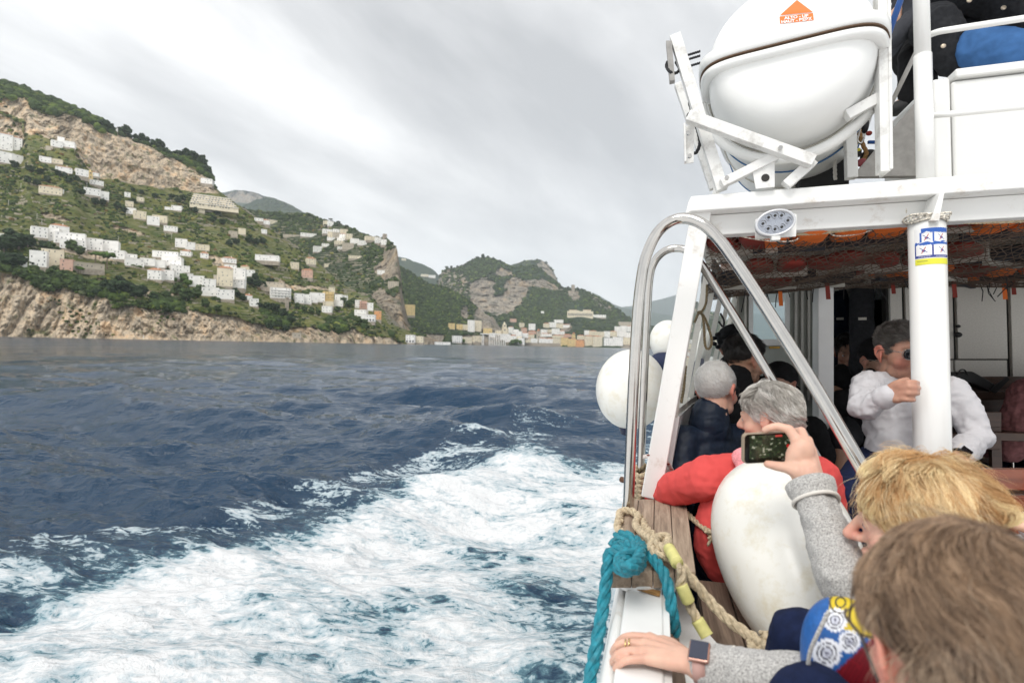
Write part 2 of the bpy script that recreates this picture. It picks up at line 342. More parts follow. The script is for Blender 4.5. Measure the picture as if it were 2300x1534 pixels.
def hill(name, xs, lines, rows, mtl, rocks, amp, jitter=0, rockdisp=1.0, seed=1, scale=1.0, dark=None, label=None):
    """lines: bottom to top, each (pixel-height polyline, distance polyline); rocks: polygons of bare rock"""
    x = np.array(xs, float)
    ys = [lut(l[0], x) for l in lines]; ds = [lut(l[1], x) for l in lines]
    ys = [np.convolve(np.pad(y_, 4, 'edge'), np.ones(9) / 9, 'valid') for y_ in ys]
    Yc, Dc = [], []
    for k in range(len(lines) - 1):
        t_ = np.linspace(0, 1, rows[k], endpoint=(k == len(lines) - 2))[:, None]
        Yc.append(ys[k] * (1 - t_) + ys[k + 1] * t_); Dc.append(ds[k] * (1 - t_) + ds[k + 1] * t_)
    Yp = np.concatenate(Yc); Dp = np.concatenate(Dc); Xp = np.broadcast_to(x, Yp.shape).copy()
    p0 = P(Xp, Yp, Dp)
    # warp the rock outlines
    wq = fbm(p0 / (24 * scale), 4, seed + 5) * 16 + fbm(p0 / (6 * scale), 3, seed + 6) * 6; wq2 = fbm(p0 / (24 * scale) + 50, 4, seed + 7) * 14
    rk = np.zeros(Yp.shape)
    for poly in rocks: rk = np.maximum(rk, inpoly(poly, Xp + wq * .8, Yp + wq2 * .8).astype(float))
    # erosion along the line of sight so that outlines stay
    q = p0.copy(); q[..., 2] *= .35
    big = fbm(q / (38 * scale), 5, seed, .5, True); small = fbm(q / (9 * scale), 4, seed + 3, .6, True)
    Dn = Dp + amp * (big * 1.0 + small * .45 * (rk * rockdisp + (1 - rk) * .25))
    q2 = p0.copy(); q2[..., 2] *= .12; Dn = Dn + rk * rockdisp * amp * (1.1 * fbm(q2 / (11 * scale), 4, seed + 31, .6, True) + .25 * fbm(p0 / (5 * scale), 3, seed + 33, .6, True))
    tot = Yp.shape[0]; edge = np.linspace(0, 1, tot)[:, None]
    # serrated crest
    jit = fbm(np.stack([Xp / 9.0, Xp * 0 + seed, Xp * 0], -1), 4, seed + 11, .6) * jitter * sstep(.9, 1, edge)
    p = P(Xp, Yp - jit, Dn)
    p[0] = P(x, ys[0], ds[0]); p[0][:, 2] = -6
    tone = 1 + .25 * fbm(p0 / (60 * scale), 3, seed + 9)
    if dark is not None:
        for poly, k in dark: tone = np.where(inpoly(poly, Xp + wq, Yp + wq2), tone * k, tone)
    # far side of the ridge
    top = p[-1]; dr = (top - ORG); dr[:, 2] = 0; dr /= np.linalg.norm(dr, axis=1)[:, None]
    b1 = top + dr * amp * 4; b1[:, 2] -= amp * 1.5; b2 = top + dr * amp * 16; b2[:, 2] = -6
    full = np.concatenate([p, b1[None], b2[None]])
    me = mesh_np(name, full.reshape(-1, 3), gridfaces(*full.shape[:2]), mtl)
    rkf = np.concatenate([rk, rk[-1:] * 0, rk[-1:] * 0]); tf = np.concatenate([tone, tone[-1:], tone[-1:]])
    attr(me, 'rock', rkf.ravel()); attr(me, 'tone', tf.ravel())
    o = link(name, me); tag(o, label, kind='structure')
    LAYERS[name] = dict(p=p, X=Xp, Y=Yp, rk=rk, D=Dn, tone=tone)
    LAYERS[name]['bvh'] = BVHTree.FromPolygons([tuple(v) for v in full.reshape(-1, 3)], [tuple(f) for f in gridfaces(*full.shape[:2])])
    return o
def shoreline(dl, xs):
    out = []
    for x in xs:
        d = lut(dl, x); zc = -(H0 + n[0] * (x - 1150) / F * d + n[1] * d) / n[2]
        out.append((x, 767 - F * zc / d))
    return out
def off(pl, dy): return [(a, b + dy) for a, b in pl]
M_near = hill_material('headland_rock_and_scrub', (.075, .105, .026), (.170, .168, .050), (.75, .60, .43), (.46, .39, .30), 2.6)
M_mid = hill_material('ridge_rock_and_scrub', (.035, .058, .028), (.080, .098, .042), (.46, .385, .29), (.27, .235, .19), 5.0, 1.8)
M_far = hill_material('mountain_rock_and_wood', (.030, .052, .028), (.055, .078, .038), (.42, .36, .285), (.26, .235, .20), 0, 4.0)

# nearest headland
dA = [(-500, 340), (0, 400), (300, 430), (500, 480), (700, 560), (905, 680), (960, 700)]
xA = np.arange(-420, 952, 1.6)
shA = shoreline(dA, range(-500, 1000, 50))
clTop = [(-500, 600), (0, 600), (60, 612), (100, 640), (150, 632), (190, 650), (240, 655), (290, 672), (400, 690), (430, 690), (480, 690), (560, 705), (620, 722), (700, 728), (760, 735), (830, 722), (860, 738), (905, 752), (960, 774)]
ucBot = [(-500, 120), (-100, 250), (0, 332), (52, 335), (60, 300), (120, 320), (170, 340), (195, 378), (230, 402), (330, 418), (430, 433), (490, 437), (545, 470), (640, 540), (700, 582), (780, 650), (830, 668), (905, 744), (960, 773.5)]
ucTop = [(-500, 0), (-100, 180), (0, 218), (60, 222), (90, 246), (190, 264), (240, 300), (300, 322), (360, 345), (410, 368), (470, 395), (480, 418), (500, 436), (545, 468), (640, 538), (700, 580), (780, 648), (830, 666), (905, 742), (960, 773)]
topA = [(-500, -40), (-100, 150), (0, 181), (30, 190), (60, 200), (120, 222), (180, 248), (225, 270), (262, 290), (300, 312), (360, 332), (385, 345), (440, 352), (470, 380), (478, 412), (488, 434), (545, 466), (640, 536), (700, 578), (780, 646), (830, 664), (905, 740), (960, 772.5)]
sc_ = lambda dl, k, a: [(x, d * k + a) for x, d in dl]
hill('headland', xA, [(shA, dA), (off(shA, -9), sc_(dA, 1, 3)), (clTop, sc_(dA, 1, 22)), (off(clTop, -14), sc_(dA, 1, 50)), (ucBot, [(-500, 700), (0, 700), (240, 740), (500, 840), (700, 850), (830, 800), (960, 720)]), (ucTop, [(-500, 740), (0, 740), (240, 790), (500, 870), (700, 865), (830, 810), (960, 722)]), (topA, [(-500, 860), (0, 860), (240, 850), (500, 890), (700, 880), (830, 820), (960, 724)])],
     [3, 80, 12, 130, 56, 16], M_near,
     [[(-500, 900), (-500, 605), (0, 612), (60, 622), (90, 650), (150, 645), (200, 668), (235, 662), (250, 690), (285, 680), (330, 690), (400, 695), (428, 690), (425, 700), (470, 706), (560, 725), (620, 742), (700, 732), (745, 745), (780, 735), (830, 752), (880, 760), (930, 770), (960, 790), (900, 900)],
      [(-500, 0), (0, 222), (60, 225), (92, 250), (190, 266), (235, 300), (290, 310), (360, 340), (420, 375), (470, 400), (492, 436), (430, 432), (330, 416), (225, 402), (190, 370), (168, 335), (122, 320), (95, 300), (55, 300), (52, 270), (0, 252), (-500, 40)],
      [(-500, 180), (0, 262), (45, 280), (55, 312), (58, 336), (30, 330), (0, 300)],
      [(120, 545), (190, 558), (300, 590), (300, 600), (120, 562)], [(95, 480), (165, 492), (160, 496), (100, 488)], [(255, 510), (330, 520), (320, 530), (262, 520)],
      [(330, 650), (395, 655), (395, 680), (335, 675)], [(200, 628), (240, 625), (245, 645), (185, 645)],
      [(450, 570), (520, 588), (515, 600), (480, 596)], [(620, 628), (700, 640), (760, 655), (700, 652), (625, 640)]],
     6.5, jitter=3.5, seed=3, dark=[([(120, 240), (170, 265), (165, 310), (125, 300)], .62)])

# second ridge with the hill village
dB = [(400, 900), (800, 820), (905, 780), (960, 800), (1010, 900)]
xB = np.arange(455, 1010, 1.7)
shB = shoreline(dB, range(400, 1060, 50))
topB = [(400, 470), (500, 466), (560, 471), (600, 476), (690, 479), (710, 488), (745, 496), (790, 512), (825, 528), (868, 534), (888, 553), (896, 562), (899, 590), (893, 615), (898, 640), (906, 655), (909, 700), (916, 720), (940, 745), (985, 766), (1010, 773)]
midB = [(400, 620), (700, 600), (860, 604), (884, 618), (896, 636), (904, 668), (908, 712), (916, 730), (940, 752), (985, 769), (1010, 774)]
hill('ridge', xB, [(shB, dB), (off(shB, -7), sc_(dB, 1, 5)), ([(400, 700), (830, 690), (870, 690), (905, 715), (916, 738), (940, 760), (985, 771), (1010, 774.5)], sc_(dB, 1, 40)), (midB, [(400, 1200), (700, 1150), (860, 1000), (900, 900), (1010, 920)]), (topB, [(400, 1400), (700, 1380), (860, 1180), (900, 980), (1010, 925)])],
     [3, 50, 70, 80], M_mid,
     [[(850, 545), (870, 560), (898, 552), (905, 640), (880, 620), (862, 632), (840, 610), (862, 590)], [(835, 668), (862, 650), (885, 668), (905, 640), (925, 770), (840, 770), (835, 730), (850, 700)],
      [(862, 560), (905, 560), (905, 610), (868, 602)], [(775, 660), (832, 670), (840, 700), (800, 690)], [(905, 748), (1010, 768), (1010, 790), (900, 790)]],
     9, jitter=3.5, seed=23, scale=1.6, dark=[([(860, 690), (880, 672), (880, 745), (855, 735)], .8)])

# wooded spur behind the headland
dC = [(840, 1250), (1000, 1300), (1200, 1420)]
topC = [(840, 560), (880, 588), (905, 600), (960, 634), (1000, 645), (1040, 664), (1065, 684), (1082, 700), (1108, 712), (1122, 735), (1150, 760), (1180, 777)]
shC = shoreline(dC, range(800, 1250, 50))
hill('wooded_spur', np.arange(842, 1182, 2.0), [(shC, dC), (off(shC, -25), sc_(dC, 1, 70)), (topC, [(840, 1800), (1180, 1560)])], [14, 90], M_far,
     [[(1034, 692), (1048, 684), (1056, 700), (1055, 722), (1038, 715)], [(1062, 705), (1080, 694), (1110, 712), (1128, 735), (1132, 758), (1100, 752), (1075, 735)], [(930, 745), (1000, 750), (1000, 768), (960, 765)], [(1040, 750), (1130, 750), (1140, 775), (1040, 770)]],
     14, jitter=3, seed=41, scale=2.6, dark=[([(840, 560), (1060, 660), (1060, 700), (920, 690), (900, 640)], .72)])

# the mountain over the town
dD = [(900, 1650), (1150, 1650), (1400, 1500), (1700, 1500), (3000, 1400)]
topD = [(900, 740), (960, 700), (982, 640), (988, 612), (1000, 604), (1030, 602), (1045, 592), (1070, 580), (1090, 577), (1110, 581), (1135, 592), (1150, 598), (1180, 596), (1205, 597), (1225, 612), (1250, 632), (1264, 645), (1300, 648), (1320, 655), (1340, 664), (1365, 680), (1385, 693), (1405, 708), (1440, 722), (1500, 742), (1600, 770), (1660, 784), (1700, 795), (1800, 800)]
shD = shoreline(dD, range(850, 1850, 50))
hill('mountain', np.arange(902, 1700, 1.9), [(shD, dD), (off(shD, -8), sc_(dD, 1, 40)), (off([(x, (a + b) / 2 * .35 + .65 * 768) for (x, a), b in zip(topD, [768] * 40)], 0), sc_(dD, 1, 330)), (topD, sc_(dD, 1, 1000))],
     [6, 36, 120], M_far,
     [[(984, 640), (988, 610), (1010, 600), (1040, 610), (1060, 640), (1120, 600), (1140, 600), (1150, 618), (1100, 625), (1110, 640), (1065, 650), (1050, 690), (1015, 655), (1000, 690)],
      [(1150, 625), (1175, 632), (1220, 625), (1260, 640), (1265, 645), (1240, 652), (1190, 650), (1170, 690), (1120, 705), (1085, 690), (1095, 665), (1130, 660), (1135, 635)],
      [(1035, 640), (1100, 632), (1125, 690), (1060, 705)], [(1085, 668), (1110, 672), (1140, 690), (1160, 700), (1120, 706), (1085, 692)],
      [(1266, 655), (1300, 655), (1302, 672), (1285, 678)], [(1325, 655), (1352, 668), (1380, 692), (1375, 700), (1345, 680)], [(1258, 735), (1280, 730), (1285, 745), (1262, 758)],
      [(1395, 755), (1440, 748), (1500, 770), (1500, 800), (1400, 790)]],
     26, jitter=3.5, seed=61, scale=4.0)
hill('rear_peak', np.arange(1130, 1262, 2.0), [([(1100, 660), (1270, 660)], [(1100, 3300), (1270, 3300)]), ([(1100, 640), (1142, 600), (1150, 594), (1180, 586), (1212, 582), (1228, 592), (1240, 600), (1243, 612), (1250, 618), (1252, 634), (1262, 660)], [(1100, 3900), (1270, 3800)])], [60], M_far,
     [[(1195, 600), (1215, 586), (1235, 596), (1252, 618), (1252, 640), (1200, 640)]], 30, jitter=2.5, seed=71, scale=5)
hill('valley_slope', np.arange(860, 1010, 2.2), [([(850, 700), (1010, 700)], [(850, 3400), (1010, 3400)]), ([(850, 560), (896, 577), (915, 582), (950, 594), (970, 603), (985, 618), (1010, 650)], [(850, 4400), (1010, 4400)])], [60], M_far, [], 25, jitter=2, seed=81, scale=6)
hill('inland_mountain', np.arange(440, 860, 3.0), [([(400, 600), (900, 640)], [(400, 4300), (900, 4300)]), ([(400, 440), (470, 436), (505, 432), (520, 428), (545, 427), (570, 432), (590, 439), (600, 441), (660, 466), (690, 482), (760, 520), (900, 600)], [(400, 5400), (900, 5400)])], [70], M_far,
     [[(500, 440), (530, 430), (560, 430), (600, 442), (560, 460), (520, 455)]], 60, jitter=2, seed=91, scale=10)
hill('inland_foothill', np.arange(530, 800, 3.0), [([(500, 600), (900, 640)], [(500, 3300), (900, 3300)]), ([(530, 470), (560, 455), (590, 444), (612, 443), (640, 455), (668, 468), (690, 482), (720, 505), (800, 560)], [(500, 3900), (900, 3900)])], [50], M_far, [], 30, jitter=2.5, seed=95, scale=6)
shF = shoreline([(1300, 7000), (6000, 7000)], range(1300, 6000, 200))
hill('far_coast', np.arange(1330, 2700, 8.0), [(shF, [(1300, 7000), (6000, 7000)]), ([(1330, 650), (1380, 690), (1430, 696), (1460, 702), (1500, 708), (1560, 715), (1680, 700), (1760, 715), (1850, 740), (2300, 730), (3200, 700), (4200, 790)], [(1300, 8500), (6000, 8500)])], [40], M_far, [], 120, jitter=2, seed=101, scale=18)
hill('far_mountain', np.arange(1300, 2700, 8.0), [([(1300, 760), (2700, 760)], [(1300, 10000), (2700, 10000)]), ([(1300, 700), (1350, 690), (1400, 692), (1470, 676), (1530, 660), (1600, 640), (1700, 664), (1760, 640), (1830, 655), (2000, 700), (2700, 760)], [(1300, 11500), (2700, 11500)])], [40], M_far, [], 200, jitter=2, seed=111, scale=30)

# haze: closed box round the whole place
def build_haze():
    bm = bmesh.new(); bmesh.ops.create_cube(bm, size=1)
    bmesh.ops.scale(bm, vec=(32000, 15500, 1800), verts=bm.verts); bmesh.ops.translate(bm, vec=(0, 4800, 893), verts=bm.verts)
    me = bpy.data.meshes.new('haze'); bm.to_mesh(me); bm.free()
    m = bpy.data.materials.new('haze_air'); m.use_nodes = True; t = m.node_tree; t.nodes.clear()
    v = t.nodes.new('ShaderNodeVolumePrincipled'); v.inputs['Color'].default_value = (.88, .95, 1.0, 1); v.inputs['Density'].default_value = HAZE; v.inputs['Anisotropy'].default_value = .1
    o_ = t.nodes.new('ShaderNodeOutputMaterial'); t.links.new(v.outputs[0], o_.inputs['Volume']); me.materials.append(m)
    try: m.volume_sampling = 'EQUIANGULAR'
    except Exception: pass
    try: m.cycles.homogeneous_volume = True
    except Exception: pass
    o = link('haze', me); tag(o, kind='stuff')
HAZE = 7.5e-5
build_haze()
# ------------------------------------------------------------------ coast: buildings
def hit(px, py, names=('headland', 'ridge', 'wooded_spur', 'mountain', 'rear_peak', 'valley_slope')):
    d = Vector(P(px, py, 1.0) - ORG).normalized(); best = None
    for nm in names:
        loc, nor, idx, dist = LAYERS[nm]['bvh'].ray_cast(Vector(ORG), d)
        if loc is not None and (best is None or dist < best[1]): best = (loc, dist)
    return best
def boxes(name, items, mtl, parent=None, bevel=0):
    "items: (x0,x1,y0,y1,z0,z1)"
    v, f = [], []
    for (a, b, c, d, e, g) in items:
        k = len(v); v += [(a, c, e), (b, c, e), (b, d, e), (a, d, e), (a, c, g), (b, c, g), (b, d, g), (a, d, g)]
        f += [(k, k + 3, k + 2, k + 1), (k + 4, k + 5, k + 6, k + 7), (k, k + 1, k + 5, k + 4), (k + 1, k + 2, k + 6, k + 5), (k + 2, k + 3, k + 7, k + 6), (k + 3, k, k + 4, k + 7)]
    return link(name, mesh_np(name, v, f, mtl, False), parent)
WALL = {k: mat('plaster_' + nme, c, .9, noise=(.25, .10, 6)) for k, nme, c in [('w', 'white', (.90, .88, .84)), ('c', 'cream', (.74, .66, .50)), ('y', 'yellow', (.72, .55, .26)), ('p', 'pink', (.62, .40, .31)), ('b', 'beige', (.50, .44, .35)), ('o', 'orange', (.72, .36, .16)), ('g', 'grey', (.42, .39, .35))]}
TILE = mat('terracotta_tiles', (.42, .19, .10), .9, noise=(1.2, .35, 5)); SLAB = mat('roof_slab', (.62, .58, .52), .9, noise=(.4, .2)); GLASSD = mat('dark_window_glass', (.07, .075, .08), .3)
STONE = mat('weathered_stone', (.36, .31, .25), .95, noise=(.4, .3, 8)); SHUT = mat('painted_shutter', (.10, .16, .13), .7)
CNAME = {'w': 'white', 'c': 'cream', 'y': 'yellow', 'p': 'pink', 'b': 'beige', 'o': 'orange', 'g': 'grey'}
RNG = random.Random(7); REG = {}; RECTS = []
ORD = ['leftmost'] + ['%s from left' % w for w in 'second third fourth fifth sixth seventh eighth ninth tenth eleventh twelfth thirteenth fourteenth fifteenth sixteenth seventeenth eighteenth nineteenth twentieth'.split()]
def root_at(name, loc, yaw=0):
    o = bpy.data.objects.new(name, None); o.empty_display_size = .3; C.objects.link(o); o.location = loc; o.rotation_euler = (0, 0, yaw); return o
WINM = {}
def window(parent, x, z, w, h, y, shut=None):
    key = (round(w, 1), round(h, 1))
    if key not in WINM:
        w_, h_ = key; WINM[key] = boxes('window', [(-w_ / 2, w_ / 2, -.04, .3, 0, h_)], GLASSD).data
        bpy.data.objects.remove([o for o in C.objects if o.data == WINM[key]][0])
    o = link('window', WINM[key], parent); o.location = (x, y, z)
def house(x0, y0, x1, y1, col, roof, region, yaw=None, name='house', extra=None, dist=None):
    cx = (x0 + x1) / 2; hh = hit(cx, y1 - .5)
    if hh is None: return None
    d = min(float(pix(q_[0])[2]) for q_ in (hit(x0 + 1, y1 - .5), hh, hit(x1 - 1, y1 - .5)) if q_ is not None); d = max(d, float(pix(hh[0])[2]) * .93)
    if dist: d = dist
    base = Vector(P(cx, y1, d)); Wd = (x1 - x0) * d / F; Hh = (y1 - y0) * d / F; Dp = min(max(Wd * .8, 6), 14)
    dirc = base - Vector(ORG); y_ = math.atan2(-dirc.x, dirc.y) + radians(yaw if yaw is not None else RNG.uniform(-14, 14))
    r = root_at(name, base + dirc.normalized() * 0.3, y_)
    rh = min(Hh * .28, 2.4) if roof == 't' else .35
    Hw = Hh - rh; W2 = Wd / 2
    cor = [(-W2 - .12, W2 + .12, -.12, Dp + .12, Hw - .45, Hw - .2)] if Wd > 7 else []
    boxes('wall', [(-W2, W2, 0, Dp, -.5, Hw)] + cor, WALL[col], r)
    boxes('plinth', [(-W2 - .15, W2 + .15, -.15, Dp, -6, -.5)], STONE, r)
    if roof == 't':
        v = [(-W2 - .4, -.4, Hw), (W2 + .4, -.4, Hw), (W2 + .4, Dp + .4, Hw), (-W2 - .4, Dp + .4, Hw), (-W2 * .45, Dp * .5, Hw + rh), (W2 * .45, Dp * .5, Hw + rh), (W2 * .45, Dp * .5, Hw + rh), (-W2 * .45, Dp * .5, Hw + rh)]
        f = [(0, 1, 5, 4), (1, 2, 6, 5), (2, 3, 7, 6), (3, 0, 4, 7), (3, 2, 1, 0)]
        link('roof', mesh_np('roof', v, f, TILE, False), r)
    else:
        boxes('roof', [(-W2 - .15, W2 + .15, -.15, .15, Hw, Hw + rh), (-W2 - .15, W2 + .15, Dp - .15, Dp + .15, Hw, Hw + rh), (-W2 - .15, -W2 + .15, .15, Dp - .15, Hw, Hw + rh), (W2 - .15, W2 + .15, .15, Dp - .15, Hw, Hw + rh), (-W2 + .15, W2 - .15, .15, Dp - .15, Hw, Hw + .1)], WALL[col] if RNG.random() < .6 else SLAB, r)
    ns = max(1, min(6, int(round(Hw / 3.3)))); far = d > 1200; nw = max(1, min(7 if not far else 5, int(Wd / (3.4 if not far else 4.5))))
    if (x1 - x0) > 9:
        wz, ww = (1.25, .85) if not far else (1.6, 1.15)
        for s in range(ns):
            for k in range(nw):
                if RNG.random() < .38: continue
                window(r, -W2 + Wd * (k + .5) / nw + RNG.uniform(-.6, .6), s * Hw / ns + Hw / ns * .28, ww, min(wz, Hw / ns * .6), 0)
    if extra == 'arch':
        for k in range(nw): boxes('arch_opening', [(-W2 + Wd * (k + .2) / nw, -W2 + Wd * (k + .8) / nw, -.07, .4, .2, 2.6)], GLASSD, r)
    if extra == 'balcony':
        for s in range(1, ns): boxes('balcony', [(-W2 * .96, W2 * .96, -1.3, -.02, s * Hw / ns - .1, s * Hw / ns + .08), (-W2 * .96, W2 * .96, -1.3, -1.22, s * Hw / ns + .08, s * Hw / ns + .95)], WALL[col], r)
    if extra == 'chimney' or (roof == 't' and not far): boxes('chimney', [(W2 * .3, W2 * .3 + .6, Dp * .3, Dp * .3 + .6, Hw + rh * .2, Hw + rh + .8)], WALL[col], r)
    REG.setdefault(region, []).append((cx, r, col, roof, ns, Wd)); RECTS.append((x0, y0, x1, y1 + 3))
    return r
HS = """
0 297 24 337 w t under the top-left grey rock|25 305 46 337 w t under the top-left grey rock|0 342 28 366 w f under the top-left grey rock|29 348 49 367 w f under the top-left grey rock
104 328 116 337 b f in front of the upper cliff|118 316 138 330 w f in front of the upper cliff|131 308 143 325 w f in front of the upper cliff|139 317 164 330 w f in front of the upper cliff|237 281 262 292 w t in front of the upper cliff|452 401 475 412 w f in front of the upper cliff
91 352 112 364 w f under the upper cliff|113 357 137 366 c f under the upper cliff|128 371 157 387 w t under the upper cliff|173 380 196 395 w f under the upper cliff|200 384 219 395 w t under the upper cliff|205 405 230 415 w f under the upper cliff
93 415 133 435 c t on the middle green slope|131 425 142 435 w f on the middle green slope|192 423 222 438 w f on the middle green slope|222 430 242 448 w f on the middle green slope|281 432 292 442 w f on the middle green slope|308 443 321 451 c f on the middle green slope|283 452 298 463 c f on the middle green slope|371 465 386 471 w f on the middle green slope|386 462 406 472 w f on the middle green slope|443 466 459 477 c t on the middle green slope|460 466 477 475 w f on the middle green slope|516 519 533 530 b f on the middle green slope|536 513 551 526 c f on the middle green slope
285 467 303 480 w f in the stepped middle row|303 474 326 491 c f in the stepped middle row|333 486 356 505 w f in the stepped middle row|344 484 372 499 c f in the stepped middle row|370 508 396 519 w f in the stepped middle row
75 509 103 533 w f in the large white cluster|101 512 128 541 w f in the large white cluster|118 502 151 524 w t in the large white cluster|128 521 160 546 w f in the large white cluster|158 524 187 548 w f in the large white cluster|137 536 163 557 w f in the large white cluster|163 539 190 560 w f in the large white cluster|193 535 226 561 w f in the large white cluster|224 540 261 564 w f in the large white cluster
246 562 276 581 w f in the long white terrace|275 570 304 587 w f in the long white terrace|285 580 320 597 w f in the long white terrace
70 563 100 598 w f around the castellated villa|98 560 137 598 c f around the castellated villa|137 582 160 607 p f around the castellated villa|47 577 59 602 w f around the castellated villa|0 525 24 537 w f around the castellated villa|165 590 228 602 b f around the castellated villa
395 536 418 555 w f under the power line|418 544 437 560 w f under the power line|437 549 468 561 c f under the power line|406 560 427 574 w t under the power line|451 565 467 579 w t under the power line
346 564 395 578 w f in the hotel terraces|365 576 403 597 w f in the hotel terraces|317 580 345 596 w f in the hotel terraces|345 584 368 600 w f in the hotel terraces|388 596 424 610 w f in the hotel terraces
333 601 360 627 w t in the lowest cliff-edge row|360 606 388 628 w f in the lowest cliff-edge row|386 610 410 626 w f in the lowest cliff-edge row|408 614 432 629 w f in the lowest cliff-edge row|427 619 456 643 w f in the lowest cliff-edge row|455 626 483 645 w f in the lowest cliff-edge row|456 645 490 664 w f in the lowest cliff-edge row|489 650 524 671 w f in the lowest cliff-edge row
489 597 520 642 c t around the tall peach house|480 618 491 641 b f around the tall peach house|504 594 526 632 w f around the tall peach house|525 602 549 641 w f around the tall peach house|541 595 558 607 c t around the tall peach house|551 606 570 620 w f around the tall peach house|503 576 530 590 w t around the tall peach house|516 628 546 646 w f around the tall peach house
575 573 624 585 w f scattered over the terraces|654 589 671 603 c f scattered over the terraces|688 577 709 593 c t scattered over the terraces|678 603 701 623 p t scattered over the terraces|728 592 739 600 c f scattered over the terraces|577 633 635 644 b f scattered over the terraces|848 607 864 616 w f scattered over the terraces|872 632 895 645 b f scattered over the terraces
609 646 652 669 w f above the low right cliff|547 660 566 673 w t above the low right cliff|562 670 580 687 w f above the low right cliff|663 659 682 680 w f above the low right cliff|681 661 698 682 w f above the low right cliff|697 657 713 679 w f above the low right cliff|713 658 729 678 w f above the low right cliff|727 655 749 682 y f above the low right cliff|752 661 768 676 w f above the low right cliff|767 663 781 677 w f above the low right cliff|726 677 748 688 c f above the low right cliff|747 674 769 687 w f above the low right cliff|723 687 744 701 w f above the low right cliff|739 645 752 656 c f above the low right cliff
798 674 810 692 w f below the headland cliff|808 676 824 697 p f below the headland cliff|823 680 838 697 w f below the headland cliff|796 695 822 709 w f below the headland cliff|803 706 841 721 w f below the headland cliff|841 698 856 717 o f below the headland cliff|657 747 676 757 b f below the headland cliff
572 490 590 496 w f high on the wooded ridge|584 491 604 503 w t high on the wooded ridge|603 494 622 503 c f high on the wooded ridge|588 515 599 524 w f high on the wooded ridge|637 527 676 533 b f high on the wooded ridge|676 524 712 532 w f high on the wooded ridge|726 496 738 507 c f high on the wooded ridge|737 497 749 508 w f high on the wooded ridge
726 515 749 525 w f in the hilltop village|749 515 765 524 w f in the hilltop village|765 515 781 525 c f in the hilltop village|736 521 749 534 c f in the hilltop village|748 522 762 535 b f in the hilltop village|762 523 777 537 w t in the hilltop village|776 525 791 537 c f in the hilltop village|788 536 806 548 w f in the hilltop village|805 540 824 551 w f in the hilltop village|757 533 774 542 w f in the hilltop village|735 533 751 540 w f in the hilltop village|752 541 773 549 c f in the hilltop village|769 546 794 560 b f in the hilltop village|759 554 775 560 w f in the hilltop village|705 553 723 566 w f in the hilltop village|723 547 739 554 w f in the hilltop village|783 574 811 580 c f in the hilltop village
822 531 848 540 c f along the ridge skyline|843 533 856 546 w f along the ridge skyline|855 538 868 550 w f along the ridge skyline
906 684 932 708 y f on the shore before the town|911 752 931 769 w f on the shore before the town|930 755 950 769 c f on the shore before the town|976 768 1012 774 w f on the shore before the town
1008 726 1022 739 y f at the left edge of the town|1025 728 1039 740 y f at the left edge of the town|1038 729 1053 741 c f at the left edge of the town|1051 719 1066 745 w f at the left edge of the town|1065 720 1081 744 c f at the left edge of the town|1085 737 1104 750 y f at the left edge of the town|1016 754 1038 770 w f at the left edge of the town|1037 757 1060 770 c f at the left edge of the town
1130 737 1142 752 c f behind the church|1141 733 1152 749 w t behind the church|1151 740 1165 756 w f behind the church|1160 744 1173 758 w f behind the church|1135 750 1147 768 w f behind the church|1146 752 1160 770 w t behind the church|1159 756 1172 768 c f behind the church
1167 725 1178 735 c f in the upper town|1187 727 1202 742 w f in the upper town|1220 725 1234 736 c t in the upper town|1233 724 1250 736 w f in the upper town|1249 727 1265 737 c f in the upper town|1264 728 1280 736 w t in the upper town|1244 718 1265 725 w f in the upper town|1239 738 1257 751 w f in the upper town|1186 743 1206 751 p t in the upper town|1213 748 1240 757 w t in the upper town|1240 752 1266 760 c t in the upper town|1145 716 1160 724 p f in the upper town
1163 759 1178 774 w f in the waterfront row|1177 758 1192 774 c t in the waterfront row|1191 760 1207 774 w f in the waterfront row|1210 758 1226 776 w t in the waterfront row|1225 759 1243 776 w t in the waterfront row|1242 760 1260 777 c f in the waterfront row|1260 757 1277 778 y t in the waterfront row|1276 760 1294 778 y t in the waterfront row|1293 763 1312 779 o t in the waterfront row|1313 753 1333 777 c t in the waterfront row|1332 754 1353 778 c t in the waterfront row|1356 759 1377 777 w f in the waterfront row|1376 757 1398 777 w f in the waterfront row
1323 742 1340 754 c t at the town's right end|1340 745 1357 757 c f at the town's right end|1356 744 1370 758 w f at the town's right end|1369 743 1384 757 c t at the town's right end|1380 733 1394 745 w f at the town's right end|1392 732 1407 746 w f at the town's right end|1406 731 1422 745 w t at the town's right end|1390 723 1424 731 b f at the town's right end|1384 744 1402 756 w f at the town's right end|1400 747 1424 758 w f at the town's right end
1172 746 1186 758 w t in the middle of the town|1186 750 1200 760 c t in the middle of the town|1214 740 1228 749 w f in the middle of the town|1100 748 1113 757 w f in the middle of the town|1112 742 1126 754 c f in the middle of the town|1124 752 1136 764 w f in the middle of the town|1171 736 1184 746 p t in the middle of the town|1228 740 1240 748 c f in the middle of the town|1256 742 1268 752 w t in the middle of the town|1266 750 1284 758 p t in the middle of the town|1296 752 1312 763 c t in the middle of the town|1312 742 1324 753 w f in the middle of the town|1398 758 1422 774 c f in the middle of the town|1062 754 1082 768 c f in the middle of the town
1215 699 1222 704 w f above the town|1333 707 1361 713 w f above the town|1286 697 1300 700 c f above the town
902 581 912 585 c f on the distant valley slope|945 616 962 621 c f on the distant valley slope|962 618 978 624 w f on the distant valley slope
"""
